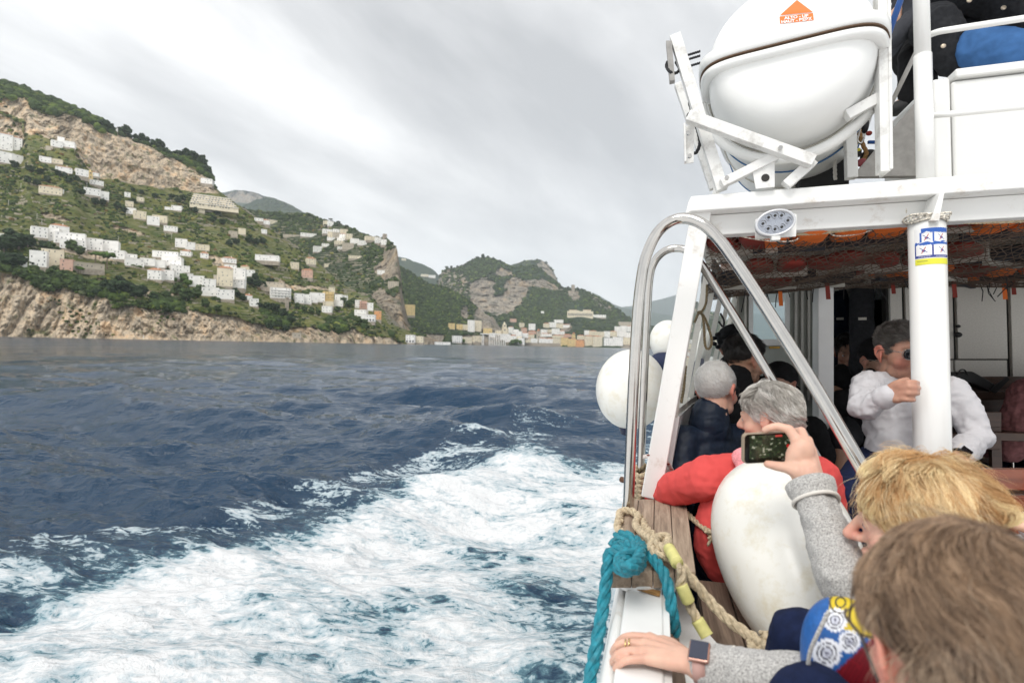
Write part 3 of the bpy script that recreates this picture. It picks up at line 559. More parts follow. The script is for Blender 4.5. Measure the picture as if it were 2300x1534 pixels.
for row in HS.strip().splitlines():
    for it in row.split('|'):
        q = it.split(' ', 6); x0, y0, x1, y1 = map(float, q[:4])
        ex = None
        if (x0, x1) in ((609, 652), (727, 749), (808, 824)): ex = 'balcony'
        if (x0, x1) in ((1016, 1038), (911, 931), (803, 841)): ex = 'arch'
        house(x0, y0, x1, y1, q[4], q[5], q[6], extra=ex)
for region, lst in REG.items():
    lst.sort(key=lambda a: a[0])
    for k, (cx, r, col, roof, ns, Wd) in enumerate(lst):
        st = {1: 'single-storey', 2: 'two-storey', 3: 'three-storey'}.get(ns, 'tall')
        tag(r, '%s %s %shouse, %s %s' % (CNAME[col], st, 'tiled ' if roof == 't' else '', ORD[k], region), 'house', 'houses ' + region)

# the big stepped hotel
def hotel():
    hh = hit(482, 462); d = min(float(pix(hit(x_, 467)[0])[2]) for x_ in (436, 460, 482, 505, 525)) - 3; k = d / F; base = Vector(P(482, 466, d)); dirc = base - Vector(ORG)
    r = root_at('hotel', base, math.atan2(-dirc.x, dirc.y) + .0)
    tag(r, 'large beige stepped hotel with rows of balconies under the cliff end', 'hotel')
    for s in range(5):
        w0, w1 = (-48 + s * 1.5) * k, (48 - s * 4.5) * k
        boxes('wall', [(w0, w1, s * 2.2, 16, -4 if s == 0 else s * 5.4 * k, (s + 1) * 5.4 * k - .01)], WALL['c'], r)
        boxes('balcony', [(w0, w1, s * 2.2 - .9, s * 2.2 - .02, (s + 1) * 5.4 * k - .45, (s + 1) * 5.4 * k + .2)], WALL['w'], r)
        nn = int((w1 - w0) / 3.6)
        for j in range(nn):
            if RNG.random() < .3: continue
            window(r, w0 + (j + .5) * (w1 - w0) / nn, s * 5.4 * k + .4, 1.9, 1.6, s * 2.2)
    boxes('roof', [(-42 * k, 10 * k, 12, 16, 27 * k, 27 * k + .4)], SLAB, r)
    RECTS.append((432, 428, 545, 468))
hotel()
def tower(x0, y0, x1, y1, col, name, label, cat, top):
    hh = hit((x0 + x1) / 2, y1); d = float(pix(hh[0])[2]); k = d / F; base = Vector(P((x0 + x1) / 2, y1, d)); dirc = base - Vector(ORG)
    r = root_at(name, base, math.atan2(-dirc.x, dirc.y) + .3); w = (x1 - x0) * k / 2.5; h = (y1 - y0) * k
    if top == 'crenel':
        boxes('wall', [(-w, w, -w, w, -4, h * .85)], STONE, r)
        boxes('battlement', [(a * w * .8 - w * .2, a * w * .8 + w * .2, -w, w, h * .85, h) for a in (-1, 0, 1)], STONE, r)
    else:
        m_ = WALL[col]; boxes('wall', [(-w, w, -w, w, -3, h * .55), (-w * 1.12, w * 1.12, -w * 1.12, w * 1.12, h * .55, h * .57), (-w * .85, w * .85, -w * .85, w * .85, h * .57, h * .74), (-w * .95, w * .95, -w * .95, w * .95, h * .74, h * .76)], m_, r)
        bm = bmesh.new()
        if top == 'spire': bmesh.ops.create_cone(bm, segments=8, cap_ends=True, radius1=w * .8, radius2=.02, depth=h * .24); bmesh.ops.translate(bm, vec=(0, 0, h * .88), verts=bm.verts)
        else: bmesh.ops.create_uvsphere(bm, u_segments=12, v_segments=8, radius=w * .85); bmesh.ops.translate(bm, vec=(0, 0, h * .8), verts=bm.verts)
        me = bpy.data.meshes.new('roof'); bm.to_mesh(me); bm.free(); me.materials.append(m_ if top == 'spire' else TILE); link('roof', me, r)
        for s in (.3, .62): boxes('bell_opening', [(-w * .3, w * .3, -w - .06 if s < .5 else -w * .85 - .06, 0, h * s, h * s + h * .1)], GLASSD, r)
    tag(r, label, cat); RECTS.append((x0, y0, x1, y1))
tower(197, 380, 207, 409, 'y', 'church_tower', 'slender yellow bell tower with a pointed spire on the upper green slope', 'bell tower', 'spire')
tower(1204, 736, 1214, 768, 'b', 'bell_tower', 'brown stone bell tower rising from the middle of the waterfront town', 'bell tower', 'dome')
tower(1127, 722, 1138, 752, 'c', 'church_tower', 'cream church tower at the left end of the waterfront town', 'bell tower', 'spire')
tower(859, 526, 869, 538, 'b', 'watchtower', 'square stone tower on the skyline end of the middle ridge', 'tower', 'crenel')
tower(1283, 640, 1291, 655, 'b', 'watchtower', 'ruined stone tower on the ridge above the waterfront town', 'tower', 'crenel')
tower(640, 668, 648, 703, 'w', 'lift_tower', 'narrow white lift tower below the white balconied block on the low cliff', 'tower', 'crenel')
tower(1284, 745, 1292, 766, 'y', 'church_tower', 'small yellow church tower among the ochre waterfront houses', 'bell tower', 'dome')
def convent():
    hh = hit(1303, 712); d = float(pix(hh[0])[2]); k = d / F; base = Vector(P(1303, 714, d)); dirc = base - Vector(ORG)
    r = root_at('monastery', base, math.atan2(-dirc.x, dirc.y)); tag(r, 'long beige monastery with an arcade of dark arches above the town', 'monastery')
    boxes('wall', [(-29 * k, 29 * k, 0, 12, -12, 15 * k), (-25 * k, -8 * k, 2, 12, 15 * k, 17.5 * k), (6 * k, 24 * k, 2, 12, 15 * k, 18 * k)], WALL['c'], r)
    boxes('roof', [(-25.5 * k, -7.5 * k, 1.5, 12.5, 17.5 * k, 18.2 * k), (5.5 * k, 24.5 * k, 1.5, 12.5, 18 * k, 18.7 * k)], TILE, r)
    for j in range(18): boxes('arch_opening', [(-27 * k + j * 3.05 * k, -27 * k + j * 3.05 * k + 1.6 * k, -.1, .5, 4.5 * k, 10 * k)], GLASSD, r)
    RECTS.append((1274, 694, 1333, 716))
convent()
def viaduct():
    hh = hit(1090, 770); d = float(pix(hh[0])[2]) - 25; k = d / F; base = Vector(P(1090, 773, d)); dirc = base - Vector(ORG)
    r = root_at('viaduct', base, math.atan2(-dirc.x, dirc.y)); tag(r, 'white concrete road viaduct on slim piers left of the town church', 'viaduct')
    boxes('deck', [(-12 * k, 50 * k, 0, 8, 22 * k, 24 * k)], WALL['w'], r)
    for j, x in enumerate((-8, -5, 8, 12, 16, 20, 24, 28, 32, 36, 40, 44)): boxes('pier', [(x * k, (x + 1.5) * k, 1, 4, -4, 22 * k - .05)], WALL['w'], r)
viaduct()
def quay():
    k = 1480 / F; base = Vector(P(1112, 781, 1480)); base.z = 0; dirc = base - Vector(ORG)
    r = boxes('breakwater', [(-146 * k, 146 * k, 0, 10, -4, 7.5 * k), (-146 * k, 146 * k, -3, -.02, -4, 3.5 * k), (20 * k, 22 * k, 2, 3, 7.5 * k, 13 * k)], STONE)
    r.location = base; r.rotation_euler = (0, 0, math.atan2(-dirc.x, dirc.y) - .02); tag(r, 'long low grey stone breakwater along the waterline before the town', 'breakwater')
quay()
# terrace walls and small masts on the headland
PL = mat('pole_wood', (.55, .52, .46), .8)
poles = [(265, 562, 532, 'tall white street lamp beside the long white terrace'), (19, 462, 449, 'wooden utility pole on the slope at the far left'), (83, 494, 480, 'wooden utility pole above the large white cluster'), (94, 506, 492, 'second wooden utility pole above the large white cluster'), (47, 424, 411, 'utility pole left of the pale tiled house'), (195, 421, 409, 'utility pole right of the yellow bell tower'), (371, 534, 524, 'left utility pole of the pair above the white row'), (385, 538, 525, 'right utility pole of the pair above the white row')]
for x, yb, yt, lb in poles:
    hh = hit(x, yb); d = float(pix(hh[0])[2]); h = (yb - yt) * d / F
    o = boxes('utility_pole', [(-.13, .13, -.13, .13, -1, h), (-.7, .7, -.06, .06, h - .6, h - .45)], PL); o.location = hh[0]; tag(o, lb, 'pole', 'utility poles on the slope')
hb = Vector(P(322, 768, 400)); hb.z = 0
o = root_at('marker_buoy', hb); tag(o, 'thin white marker buoy with a mast before the cliff foot', 'buoy')
boxes('mast', [(-.12, .12, -.12, .12, .5, 3.6)], WALL['w'], o); boxes('float', [(-.5, .5, -.5, .5, -.3, .5)], WALL['y'], o)

# ------------------------------------------------------------------ coast: greenery
def clump(seed, sub=2, flat=.8, jag=.28):
    bm = bmesh.new(); bmesh.ops.create_icosphere(bm, subdivisions=sub, radius=1); rg = np.random.RandomState(seed)
    v = np.array([x.co[:] for x in bm.verts]); f = np.array([[q.index for q in p.verts] for p in bm.faces]); bm.free()
    v *= (1 + jag * fbm(v * 1.7 + seed * 9, 3, seed)[:, None] * 1.6 + rg.uniform(-.09, .09, (len(v), 1))); v[:, 2] *= flat
    return v, f
CL = [clump(k) for k in range(6)]
LEAF = mat('scrub_leaves', (1, 1, 1), .9, spec=.15, attrib='Col', noise=(1.1, .55, 6), bump=(2.2, .9, .5))
LEAFF = mat('forest_leaves', (1, 1, 1), .9, spec=.15, attrib='Col', noise=(.3, .45, 6), bump=(.7, .9, 2.0))
def pal(rg, m, dark):
    base = np.array([(.034, .052, .022), (.056, .082, .028), (.090, .120, .034), (.140, .150, .050), (.085, .095, .062), (.190, .165, .060), (.16, .10, .055)])
    w = np.array([.30, .24, .17, .10, .10, .06, .03]) if not dark else np.array([.55, .32, .09, .02, .02, 0, 0])
    c = base[rg.choice(7, m, p=w / w.sum())] * rg.uniform(.60, 1.25, (m, 1)) * np.array((1.05, 1.1, .8)); return c
def scatter(name, lab, layer, m, rpx, mask, seed, darkfn=None, mtl=LEAF, flat=1.0, lift=.15):
    Ld = LAYERS[layer]; rg = np.random.RandomState(seed); p = Ld['p'][2:-1].reshape(-1, 3); X = Ld['X'][2:-1].ravel(); Y = Ld['Y'][2:-1].ravel(); rk = Ld['rk'][2:-1].ravel(); Dd = Ld['D'][2:-1].ravel()
    den = mask(X, Y, rk, fbm(p / (.05 * Dd[:, None]), 3, seed))
    # area per vertex in the picture differs by band: weight by row spacing
    sp = np.abs(np.gradient(Ld['Y'], axis=0))[2:-1].ravel(); den = den * sp
    idx = rg.choice(len(p), m, p=den / den.sum())
    x, y = X[idx], Y[idx]; ok = np.ones(m, bool)
    for (a, b, c, d) in RECTS: ok &= ~((x > a - 1.5) & (x < c + 1.5) & (y > b) & (y < d + 2.5))
    idx = idx[ok]; m = len(idx); r = rg.uniform(rpx[0], rpx[1], m) ** 1.0 * Dd[idx] / F
    dk = darkfn(X[idx], Y[idx]) if darkfn is not None else np.zeros(m, bool)
    col = np.where(dk[:, None], pal(rg, m, True), pal(rg, m, False))
    V, Fc, Cc = [], [], []; k0 = 0
    for j in range(6):
        s = np.where(rg.randint(0, 6, m) == j)[0] if j < 0 else np.arange(j, m, 6)
        v, f = CL[j]; a = rg.uniform(0, 6.28, len(s)); cs, sn = np.cos(a), np.sin(a)
        q = np.stack([v[None, :, 0] * cs[:, None] - v[None, :, 1] * sn[:, None], v[None, :, 0] * sn[:, None] + v[None, :, 1] * cs[:, None], np.broadcast_to(v[None, :, 2] * flat, (len(s), len(v)))], -1)
        q = q * r[s][:, None, None] * rg.uniform(.8, 1.2, (len(s), 1, 3)) + p[idx[s]][:, None, :]; q[..., 2] += r[s][:, None] * lift
        V.append(q.reshape(-1, 3)); Fc.append((f[None] + (np.arange(len(s)) * len(v))[:, None, None]).reshape(-1, 3) + k0); k0 += len(s) * len(v)
        Cc.append(np.repeat(col[s], len(v), 0))
    me = mesh_np(name, np.concatenate(V), np.concatenate(Fc), mtl, False); cc = np.concatenate(Cc); attr(me, 'Col', np.c_[cc, np.ones(len(cc))], 'FLOAT_COLOR')
    o = link(name, me); tag(o, kind='stuff')
def m_head(X, Y, rk, nz): return (rk < .5) * (.35 + 1.3 * (nz > .02)) * (X < 940) + (rk > .5) * ((nz > .32) * .25)
def d_head(X, Y):
    t = lut(topA, X); c = lut(clTop, X); return ((Y - t) < 46) & (X < 480) | (np.abs(Y - c) < 26)
scatter('scrub', '', 'headland', 10500, (1.6, 4.6), m_head, 5, d_head)
scatter('ridge_top_wood', '', 'headland', 1500, (5, 9), lambda X, Y, rk, nz: (rk < .5) * (X < 478) * ((Y - lut(topA, X)) < np.interp(X, [0, 120, 225, 300, 380, 470], [34, 36, 30, 12, 10, 30])) + 0.0, 6, lambda X, Y: np.ones(len(X), bool))
scatter('cliff_top_scrub', '', 'headland', 900, (5, 10), lambda X, Y, rk, nz: (X > -60) * (X < 900) * (np.abs(Y - lut(clTop, X) + 4) < 15) * (nz > -.15), 7, lambda X, Y: np.ones(len(X), bool))
scatter('ridge_scrub', '', 'ridge', 5200, (2.0, 4.6), lambda X, Y, rk, nz: (rk < .5) * (.4 + 1.2 * (nz > 0)), 8, lambda X, Y: (Y < 500) | (X > 820) | (fbm(np.stack([X / 40, Y / 30, X * 0], -1), 2, 3) > 0))
scatter('spur_wood', '', 'wooded_spur', 4200, (2.2, 4.0), lambda X, Y, rk, nz: (rk < .5) * 1.0, 9, lambda X, Y: np.ones(len(X), bool), LEAFF)
scatter('mountain_wood', '', 'mountain', 6500, (1.8, 4.0), lambda X, Y, rk, nz: (rk < .5) * (.5 + (nz > 0)) + (rk > .5) * (nz > .12) * .7, 10, lambda X, Y: np.ones(len(X), bool), LEAFF)
scatter('peak_wood', '', 'rear_peak', 700, (1.6, 3.0), lambda X, Y, rk, nz: (rk < .5) * 1.0, 12, lambda X, Y: np.ones(len(X), bool), LEAFF)
scatter('foothill_wood', '', 'inland_foothill', 1200, (1.6, 3.0), lambda X, Y, rk, nz: (rk < .5) * 1.0, 13, lambda X, Y: np.ones(len(X), bool), LEAFF)

def terraces():
    rg = np.random.RandomState(15); V, Fc, k0 = [], [], 0
    for lay, cnt, xr, yr in (('headland', 330, (-40, 900), (330, 740)), ('ridge', 130, (560, 900), (500, 700))):
        Ld = LAYERS[lay]; X, Y, rk, pp = Ld['X'], Ld['Y'], Ld['rk'], Ld['p']; done = 0; tries = 0
        while done < cnt and tries < 6000:
            tries += 1; i = rg.randint(90, X.shape[0] - 20); j = rg.randint(10, X.shape[1] - 40); x, y = X[i, j], Y[i, j]
            if not (xr[0] < x < xr[1] and yr[0] < y < yr[1]) or rk[i, j] > .5: continue
            if any(a < x + 12 and c > x - 4 and b < y < d for a, b, c, d in RECTS): continue
            z0 = pp[i, j, 2]; L = rg.randint(5, 18); h = rg.uniform(.7, 1.6); pts = []
            for q in range(j, min(j + L, X.shape[1] - 1)):
                colz = pp[:, q, 2]; r_i = int(np.argmin(np.abs(colz[60:-3] - z0))) + 60; pts.append(pp[r_i, q])
            pts = np.array(pts); dr = pts - ORG; dr[:, 2] = 0; dr /= np.linalg.norm(dr, axis=1)[:, None]; a = pts - dr * .8; m = len(a)
            v = np.concatenate([a + (0, 0, -1.5), a + (0, 0, h), a + dr * 1.4 + (0, 0, h), a + dr * 1.4 + (0, 0, -1.5)]); V.append(v)
            for q in range(m - 1):
                for s_ in range(3): Fc.append((k0 + s_ * m + q, k0 + s_ * m + q + 1, k0 + (s_ + 1) * m + q + 1, k0 + (s_ + 1) * m + q))
            k0 += 4 * m; done += 1
    o = link('terrace_walls', mesh_np('terrace_walls', np.concatenate(V), np.array(Fc), mat('dry_stone', (.34, .30, .23), .95, noise=(1.2, .4, 6)), False)); tag(o, kind='stuff')
terraces()

# single trees one can tell apart
BARK = mat('tree_bark', (.16, .12, .09), .95, noise=(3, .3))
def crown_mesh(seed, kind):
    rg = np.random.RandomState(seed); V, Fc, k0, Cc = [], [], 0, []
    nl = {'round': 26, 'pine': 22, 'cypress': 16}[kind]
    for j in range(nl):
        v, f = clump(seed * 50 + j, 2, .85, .5); t = rg.rand()
        if kind == 'round': d = rg.normal(size=3); d /= np.linalg.norm(d); c = d * rg.uniform(.3, .78) * np.array([1, 1, .8]) + (0, 0, 1.05); s = rg.uniform(.2, .42)
        elif kind == 'pine': a = rg.rand() * 6.28; rr = rg.rand() ** .5 * .9; c = np.array([cos(a) * rr, sin(a) * rr, 1.7 + (1 - rr) * .35 + rg.uniform(-.08, .08)]); s = rg.uniform(.2, .34)
        else: h = j / nl; c = np.array([rg.uniform(-.08, .08), rg.uniform(-.08, .08), .25 + h * 2.4]); s = .38 * (1 - h * .7)
        V.append(v * s + c); Fc.append(f + k0); k0 += len(v); Cc.append(np.full(len(v), rg.uniform(.7, 1.4)))
    me = mesh_np('crown', np.concatenate(V), np.concatenate(Fc), None, False); cc = np.concatenate(Cc)
    return me, cc
def trunk_mesh(h):
    bm = bmesh.new(); bmesh.ops.create_cone(bm, segments=7, cap_ends=True, radius1=.10, radius2=.05, depth=h + .6); bmesh.ops.translate(bm, vec=(0, 0, h / 2 - .3), verts=bm.verts)
    for a in (0.4, 2.5, 4.4):
        r = bmesh.ops.create_cone(bm, segments=5, cap_ends=True, radius1=.045, radius2=.02, depth=.7)
        bmesh.ops.transform(bm, matrix=Matrix.Translation((cos(a) * .2, sin(a) * .2, h * .95)) @ Matrix.Rotation(a, 4, 'Z') @ Matrix.Rotation(.75, 4, 'Y'), verts=r['verts'])
    me = bpy.data.meshes.new('trunk'); bm.to_mesh(me); bm.free(); me.materials.append(BARK); return me
CRW = {}; tints = {'dark': (.030, .048, .022), 'mid': (.055, .082, .030), 'bright': (.075, .125, .030)}
for kd in ('round', 'pine', 'cypress'):
    for tn, tc3 in tints.items():
        for s in range(2):
            me, cc = crown_mesh(s + 3, kd); attr(me, 'Col', np.c_[np.outer(cc, tc3), np.ones(len(cc))], 'FLOAT_COLOR'); me.materials.append(LEAF); CRW[kd, tn, s] = me
TRK = {'round': trunk_mesh(.9), 'pine': trunk_mesh(1.75), 'cypress': trunk_mesh(.5)}
TR = """along the skyline right of the rock face dark round|232 290 12|246 296 11|283 306 13|270 302 10|303 312 8|319 318 10|331 322 8|345 326 8|361 336 12|372 347 9|398 352 10|418 356 12|438 362 12|452 372 12|463 388 10
in the dark grove at the left edge dark round|8 565 24|26 545 20|42 560 22|62 556 16|14 600 20|40 600 18|75 600 8|98 562 13
in the garden around the castellated villa mid round|110 566 12|127 571 10|160 566 14|178 574 14|120 625 15|97 640 13|108 660 15|138 630 12|170 640 11|183 655 10
in front of the long white terrace bright pine|214 592 13|240 604 16|181 616 8|176 612 7|313 610 6|300 604 5
in the black thicket on the cliff edge dark round|252 660 15|268 656 18|288 662 20|305 670 18|322 664 14|236 650 12|345 676 11|215 665 12
beside the lowest white row bright round|412 634 12|421 643 10|390 634 7
below the lowest white row mid round|400 664 15|418 676 17|440 670 14|452 660 11|372 672 11|460 690 11|486 700 10
between the peach house and the balconied block dark round|473 640 6|480 644 6|462 642 8|562 640 11|578 646 12|594 652 12|606 640 9|572 630 9|534 668 10|545 676 9|527 660 8
below the balconied block dark round|600 702 13|618 706 15|634 714 12|655 726 11|584 694 9|606 740 10|641 745 9|628 730 9
along the low cliff edge mid round|668 694 8|684 700 8|700 705 8|715 708 8|782 690 10|793 684 9|771 680 8|805 726 8|818 730 8|760 700 8|646 690 8
near the stepped hotel dark round|522 464 6|412 452 8|398 456 8|385 446 7|437 478 7|488 482 8|298 430 6|318 436 6
in the terraces of the middle slope dark round|130 395 8|145 398 7|155 412 9|172 410 8|68 386 9|90 390 8|33 378 9|63 413 9|82 418 9|105 410 8|182 438 8|212 460 10|230 462 9|264 470 9|280 478 9|300 455 6|348 446 7|480 500 9|500 505 8|560 545 10|575 550 10|590 548 9|530 548 9|515 552 8
around the hilltop village dark pine|742 500 5|760 508 5|778 516 5|731 512 4|712 560 4
on the mountain skyline over the town dark round|1003 604 4|1014 603 4|1028 602 4|1062 588 4|1072 582 4|1084 580 5|1096 580 4|1108 584 4|1122 590 4|1226 593 4|1262 648 4|1276 650 4|1298 652 4|1310 656 4
among the waterfront houses bright round|1040 770 6|1158 772 7|1168 774 6|1265 782 5|1283 772 4|1150 774 6|1272 781 4"""
for row in TR.splitlines():
    q = row.split('|'); wd = q[0].split(' '); kd, tn, reg = wd[-1], wd[-2], ' '.join(wd[:-2])
    items = sorted([tuple(map(float, s.split())) for s in q[1:]])
    for k, (x, yb, rp) in enumerate(items):
        hh = hit(x, yb + 1) or hit(x, yb + 4) or hit(x, yb + 8)
        if hh is None: continue
        d = float(pix(hh[0])[2]); s = rp * d / F
        kk = kd if reg.find('peach') < 0 or k > 1 else 'cypress'
        r = root_at('tree' if kk != 'cypress' else 'cypress_tree', hh[0], RNG.uniform(0, 6)); r.scale = (s, s, s * RNG.uniform(.9, 1.15))
        link('crown', CRW[kk, tn, k % 2], r); link('trunk', TRK[kk], r)
        o_ = ORD[k] if k < len(ORD) else 'twenty%s from left' % ['', '-first', '-second', '-third', '-fourth'][k - 19]
        tag(r, '%s green %s tree, %s %s' % (tn, {'round': 'round-crowned', 'pine': 'flat-topped', 'cypress': 'narrow'}[kk], o_, reg), 'tree', 'trees ' + reg)
# ------------------------------------------------------------------ boat helpers
ROOTS = {}
def broot(name, loc, label, cat, group=None):
    o = bpy.data.objects.new(name, None); o.empty_display_size = .1; C.objects.link(o)
    o.matrix_world = BMAT @ Matrix.Translation(Vector(loc)); ROOTS[o] = Vector(loc); tag(o, label, cat, group); return o
def rootloc(o):
    while o.parent is not None: o = o.parent
    return ROOTS[o]
class MB:
    def __init__(s): s.v, s.f, s.n = [], [], 0
    def add(s, v, f):
        s.v.append(np.asarray(v, float)); s.f += [tuple(i + s.n for i in q) for q in f]; s.n += len(v); return s
    def box(s, c, h, R=None):
        c = np.array(c, float); h = np.array(h, float); v = np.array([(x, y, z) for x in (-1, 1) for y in (-1, 1) for z in (-1, 1)], float) * h
        if R is not None: v = v @ np.array(R).T
        return s.add(v + c, [(0, 1, 3, 2), (4, 6, 7, 5), (0, 4, 5, 1), (2, 3, 7, 6), (0, 2, 6, 4), (1, 5, 7, 3)])
    def bx(s, u0, u1, v0, v1, w0, w1): return s.box(((u0 + u1) / 2, (v0 + v1) / 2, (w0 + w1) / 2), (abs(u1 - u0) / 2, abs(v1 - v0) / 2, abs(w1 - w0) / 2))
    def beam(s, a, b, wd, th, side=(0, 1, 0)):
        a, b = np.array(a, float), np.array(b, float); d = b - a; L = np.linalg.norm(d); d /= L; y = np.array(side, float); y -= d * (y @ d); y /= np.linalg.norm(y); x = np.cross(y, d)
        return s.box((a + b) / 2, (wd / 2, th / 2, L / 2), np.array([x, y, d]).T)
    def poly(s, pts, off):
        "solid plate: outline pts extruded by vector off"
        p = np.array(pts, float); m = len(p); q = p + np.array(off, float)
        return s.add(np.concatenate([p, q]), [tuple(range(m))[::-1], tuple(range(m, 2 * m))] + [(i, (i + 1) % m, m + (i + 1) % m, m + i) for i in range(m)])
    def tube(s, pts, r, seg=12, caps=True):
        p = np.array(pts, float); m = len(p); r = np.broadcast_to(np.asarray(r, float), (m,))
        t = np.gradient(p, axis=0); t /= np.linalg.norm(t, axis=1)[:, None] + 1e-12
        up = np.array([.13, .31, .94]); 
        if abs(t[0] @ up) > .9: up = np.array([.9, .3, .1])
        x = np.cross(up, t[0]); x /= np.linalg.norm(x); V = []; a = np.linspace(0, 2 * pi, seg, endpoint=False)
        for i in range(m):
            x = x - t[i] * (x @ t[i]); x /= np.linalg.norm(x) + 1e-12; y = np.cross(t[i], x)
            V.append(p[i] + r[i] * (np.cos(a)[:, None] * x + np.sin(a)[:, None] * y))
        f = [(i * seg + j, i * seg + (j + 1) % seg, (i + 1) * seg + (j + 1) % seg, (i + 1) * seg + j) for i in range(m - 1) for j in range(seg)]
        if caps: f += [tuple(range(seg))[::-1], tuple((m - 1) * seg + j for j in range(seg))]
        return s.add(np.concatenate(V), f)
    def ell(s, c, rad, R=None, seg=20, pw=1.0, fn=None):
        th = np.linspace(0, pi, seg // 2 + 1); ph = np.linspace(0, 2 * pi, seg, endpoint=False); V = []
        for t_ in th:
            for q in ph: V.append((sin(t_) * cos(q), sin(t_) * sin(q), cos(t_)))
        V = np.array(V); V = np.sign(V) * np.abs(V) ** pw
        if fn is not None: V = fn(V)
        V = V * np.array(rad)
        if R is not None: V = V @ np.array(R).T
        m = len(th); f = [(i * seg + j, (i + 1) * seg + j, (i + 1) * seg + (j + 1) % seg, i * seg + (j + 1) % seg) for i in range(m - 1) for j in range(seg)]
        return s.add(V + np.array(c), f)
    xf = None
    def make(s, name, mtl, parent, smooth=False, bevel=0, label=None, cols=None):
        off = np.array(rootloc(parent)); V = np.concatenate(s.v); V = (MB.xf(V) if MB.xf else V) - off
        me = bpy.data.meshes.new(name); me.from_pydata([tuple(x) for x in V], [], s.f); me.update()
        if smooth or bevel: me.polygons.foreach_set('use_smooth', np.ones(len(me.polygons), bool))
        if mtl: me.materials.append(mtl)
        if cols is not None: attr(me, 'Col', np.c_[cols, np.ones(len(cols))], 'FLOAT_COLOR')
        o = link(name, me, parent)
        if bevel:
            b = o.modifiers.new('bevel', 'BEVEL'); b.width = bevel; b.segments = 3; b.limit_method = 'ANGLE'; b.harden_normals = False
            me.polygons.foreach_set('use_smooth', np.ones(len(me.polygons), bool)); 
            w_ = o.modifiers.new('wn', 'WEIGHTED_NORMAL'); w_.keep_sharp = True
        if smooth == 'auto':
            me.shade_auto_smooth = True if hasattr(me, 'shade_auto_smooth') else None
        if label: o['label'] = label
        return o
def smooth_path(pts, m=8):
    p = np.array(pts, float); q = np.concatenate([[2 * p[0] - p[1]], p, [2 * p[-1] - p[-2]]]); out = []
    for i in range(1, len(q) - 2):
        for t in np.linspace(0, 1, m, endpoint=False):
            a, b, c, d = q[i - 1], q[i], q[i + 1], q[i + 2]
            out.append(.5 * ((2 * b) + (-a + c) * t + (2 * a - 5 * b + 4 * c - d) * t * t + (-a + 3 * b - 3 * c + d) * t ** 3))
    out.append(q[-2]); return np.array(out)
def resample(p, step):
    p = np.array(p); L = np.r_[0, np.cumsum(np.linalg.norm(np.diff(p, axis=0), axis=1))]; m = max(4, int(L[-1] / step)); s = np.linspace(0, L[-1], m)
    return np.stack([np.interp(s, L, p[:, k]) for k in range(3)], 1), s
def rope_mb(pts, R, strands=3, lay=None, seg=7, mb=None):
    mb = mb or MB(); lay = lay or R * 7.0; p, s = resample(smooth_path(pts), R * .7)
    t = np.gradient(p, axis=0); t /= np.linalg.norm(t, axis=1)[:, None]; x = np.cross([.2, .35, .91], t[0]); x /= np.linalg.norm(x); X = []
    for i in range(len(p)): x = x - t[i] * (x @ t[i]); x /= np.linalg.norm(x); X.append(x.copy())
    X = np.array(X); Yv = np.cross(t, X)
    for k in range(strands):
        a = 2 * pi * s / lay + 2 * pi * k / strands; c = p + R * .50 * (np.cos(a)[:, None] * X + np.sin(a)[:, None] * Yv); mb.tube(c, R * .56, seg)
    return mb
def DP(lst): return [D(*q) for q in lst]
WHITE = mat('white_boat_paint', (.80, .80, .785), .38, noise=(7, .05, 6), bump=(55, .12, .002), spec=.4)
WHITE2 = mat('white_gelcoat', (.82, .82, .80), .22, noise=(3, .03, 5), coat=.3)
def grimy(name, col, dirt, sc, lo, hi, rough=.4):
    m = mat(name, col, rough, bump=(50, .12, .002)); t = m.node_tree; b = t.nodes['Principled BSDF']; tc = t.nodes.new('ShaderNodeTexCoord')
    nn = t.nodes.new('ShaderNodeTexNoise'); nn.inputs['Scale'].default_value = sc; nn.inputs['Detail'].default_value = 9; nn.inputs['Roughness'].default_value = .7; t.links.new(tc.outputs['Object'], nn.inputs['Vector'])
    mr = t.nodes.new('ShaderNodeMapRange'); mr.inputs['From Min'].default_value = lo; mr.inputs['From Max'].default_value = hi; t.links.new(nn.outputs[0], mr.inputs['Value'])
    mx = t.nodes.new('ShaderNodeMix'); mx.data_type = 'RGBA'; mx.inputs[6].default_value = (*col, 1); mx.inputs[7].default_value = (*dirt, 1); t.links.new(mr.outputs[0], mx.inputs['Factor']); t.links.new(mx.outputs[2], b.inputs['Base Color']); return m
WORN = grimy('worn_white_paint', (.80, .80, .78), (.42, .33, .24), 9, .56, .80)
GALV = grimy('dull_painted_steel', (.74, .74, .72), (.35, .33, .30), 14, .50, .76, .5)
STEEL = mat('polished_stainless_steel', (.56, .54, .51), .13, metal=1, noise=(30, .04), bump=(120, .06, .001))
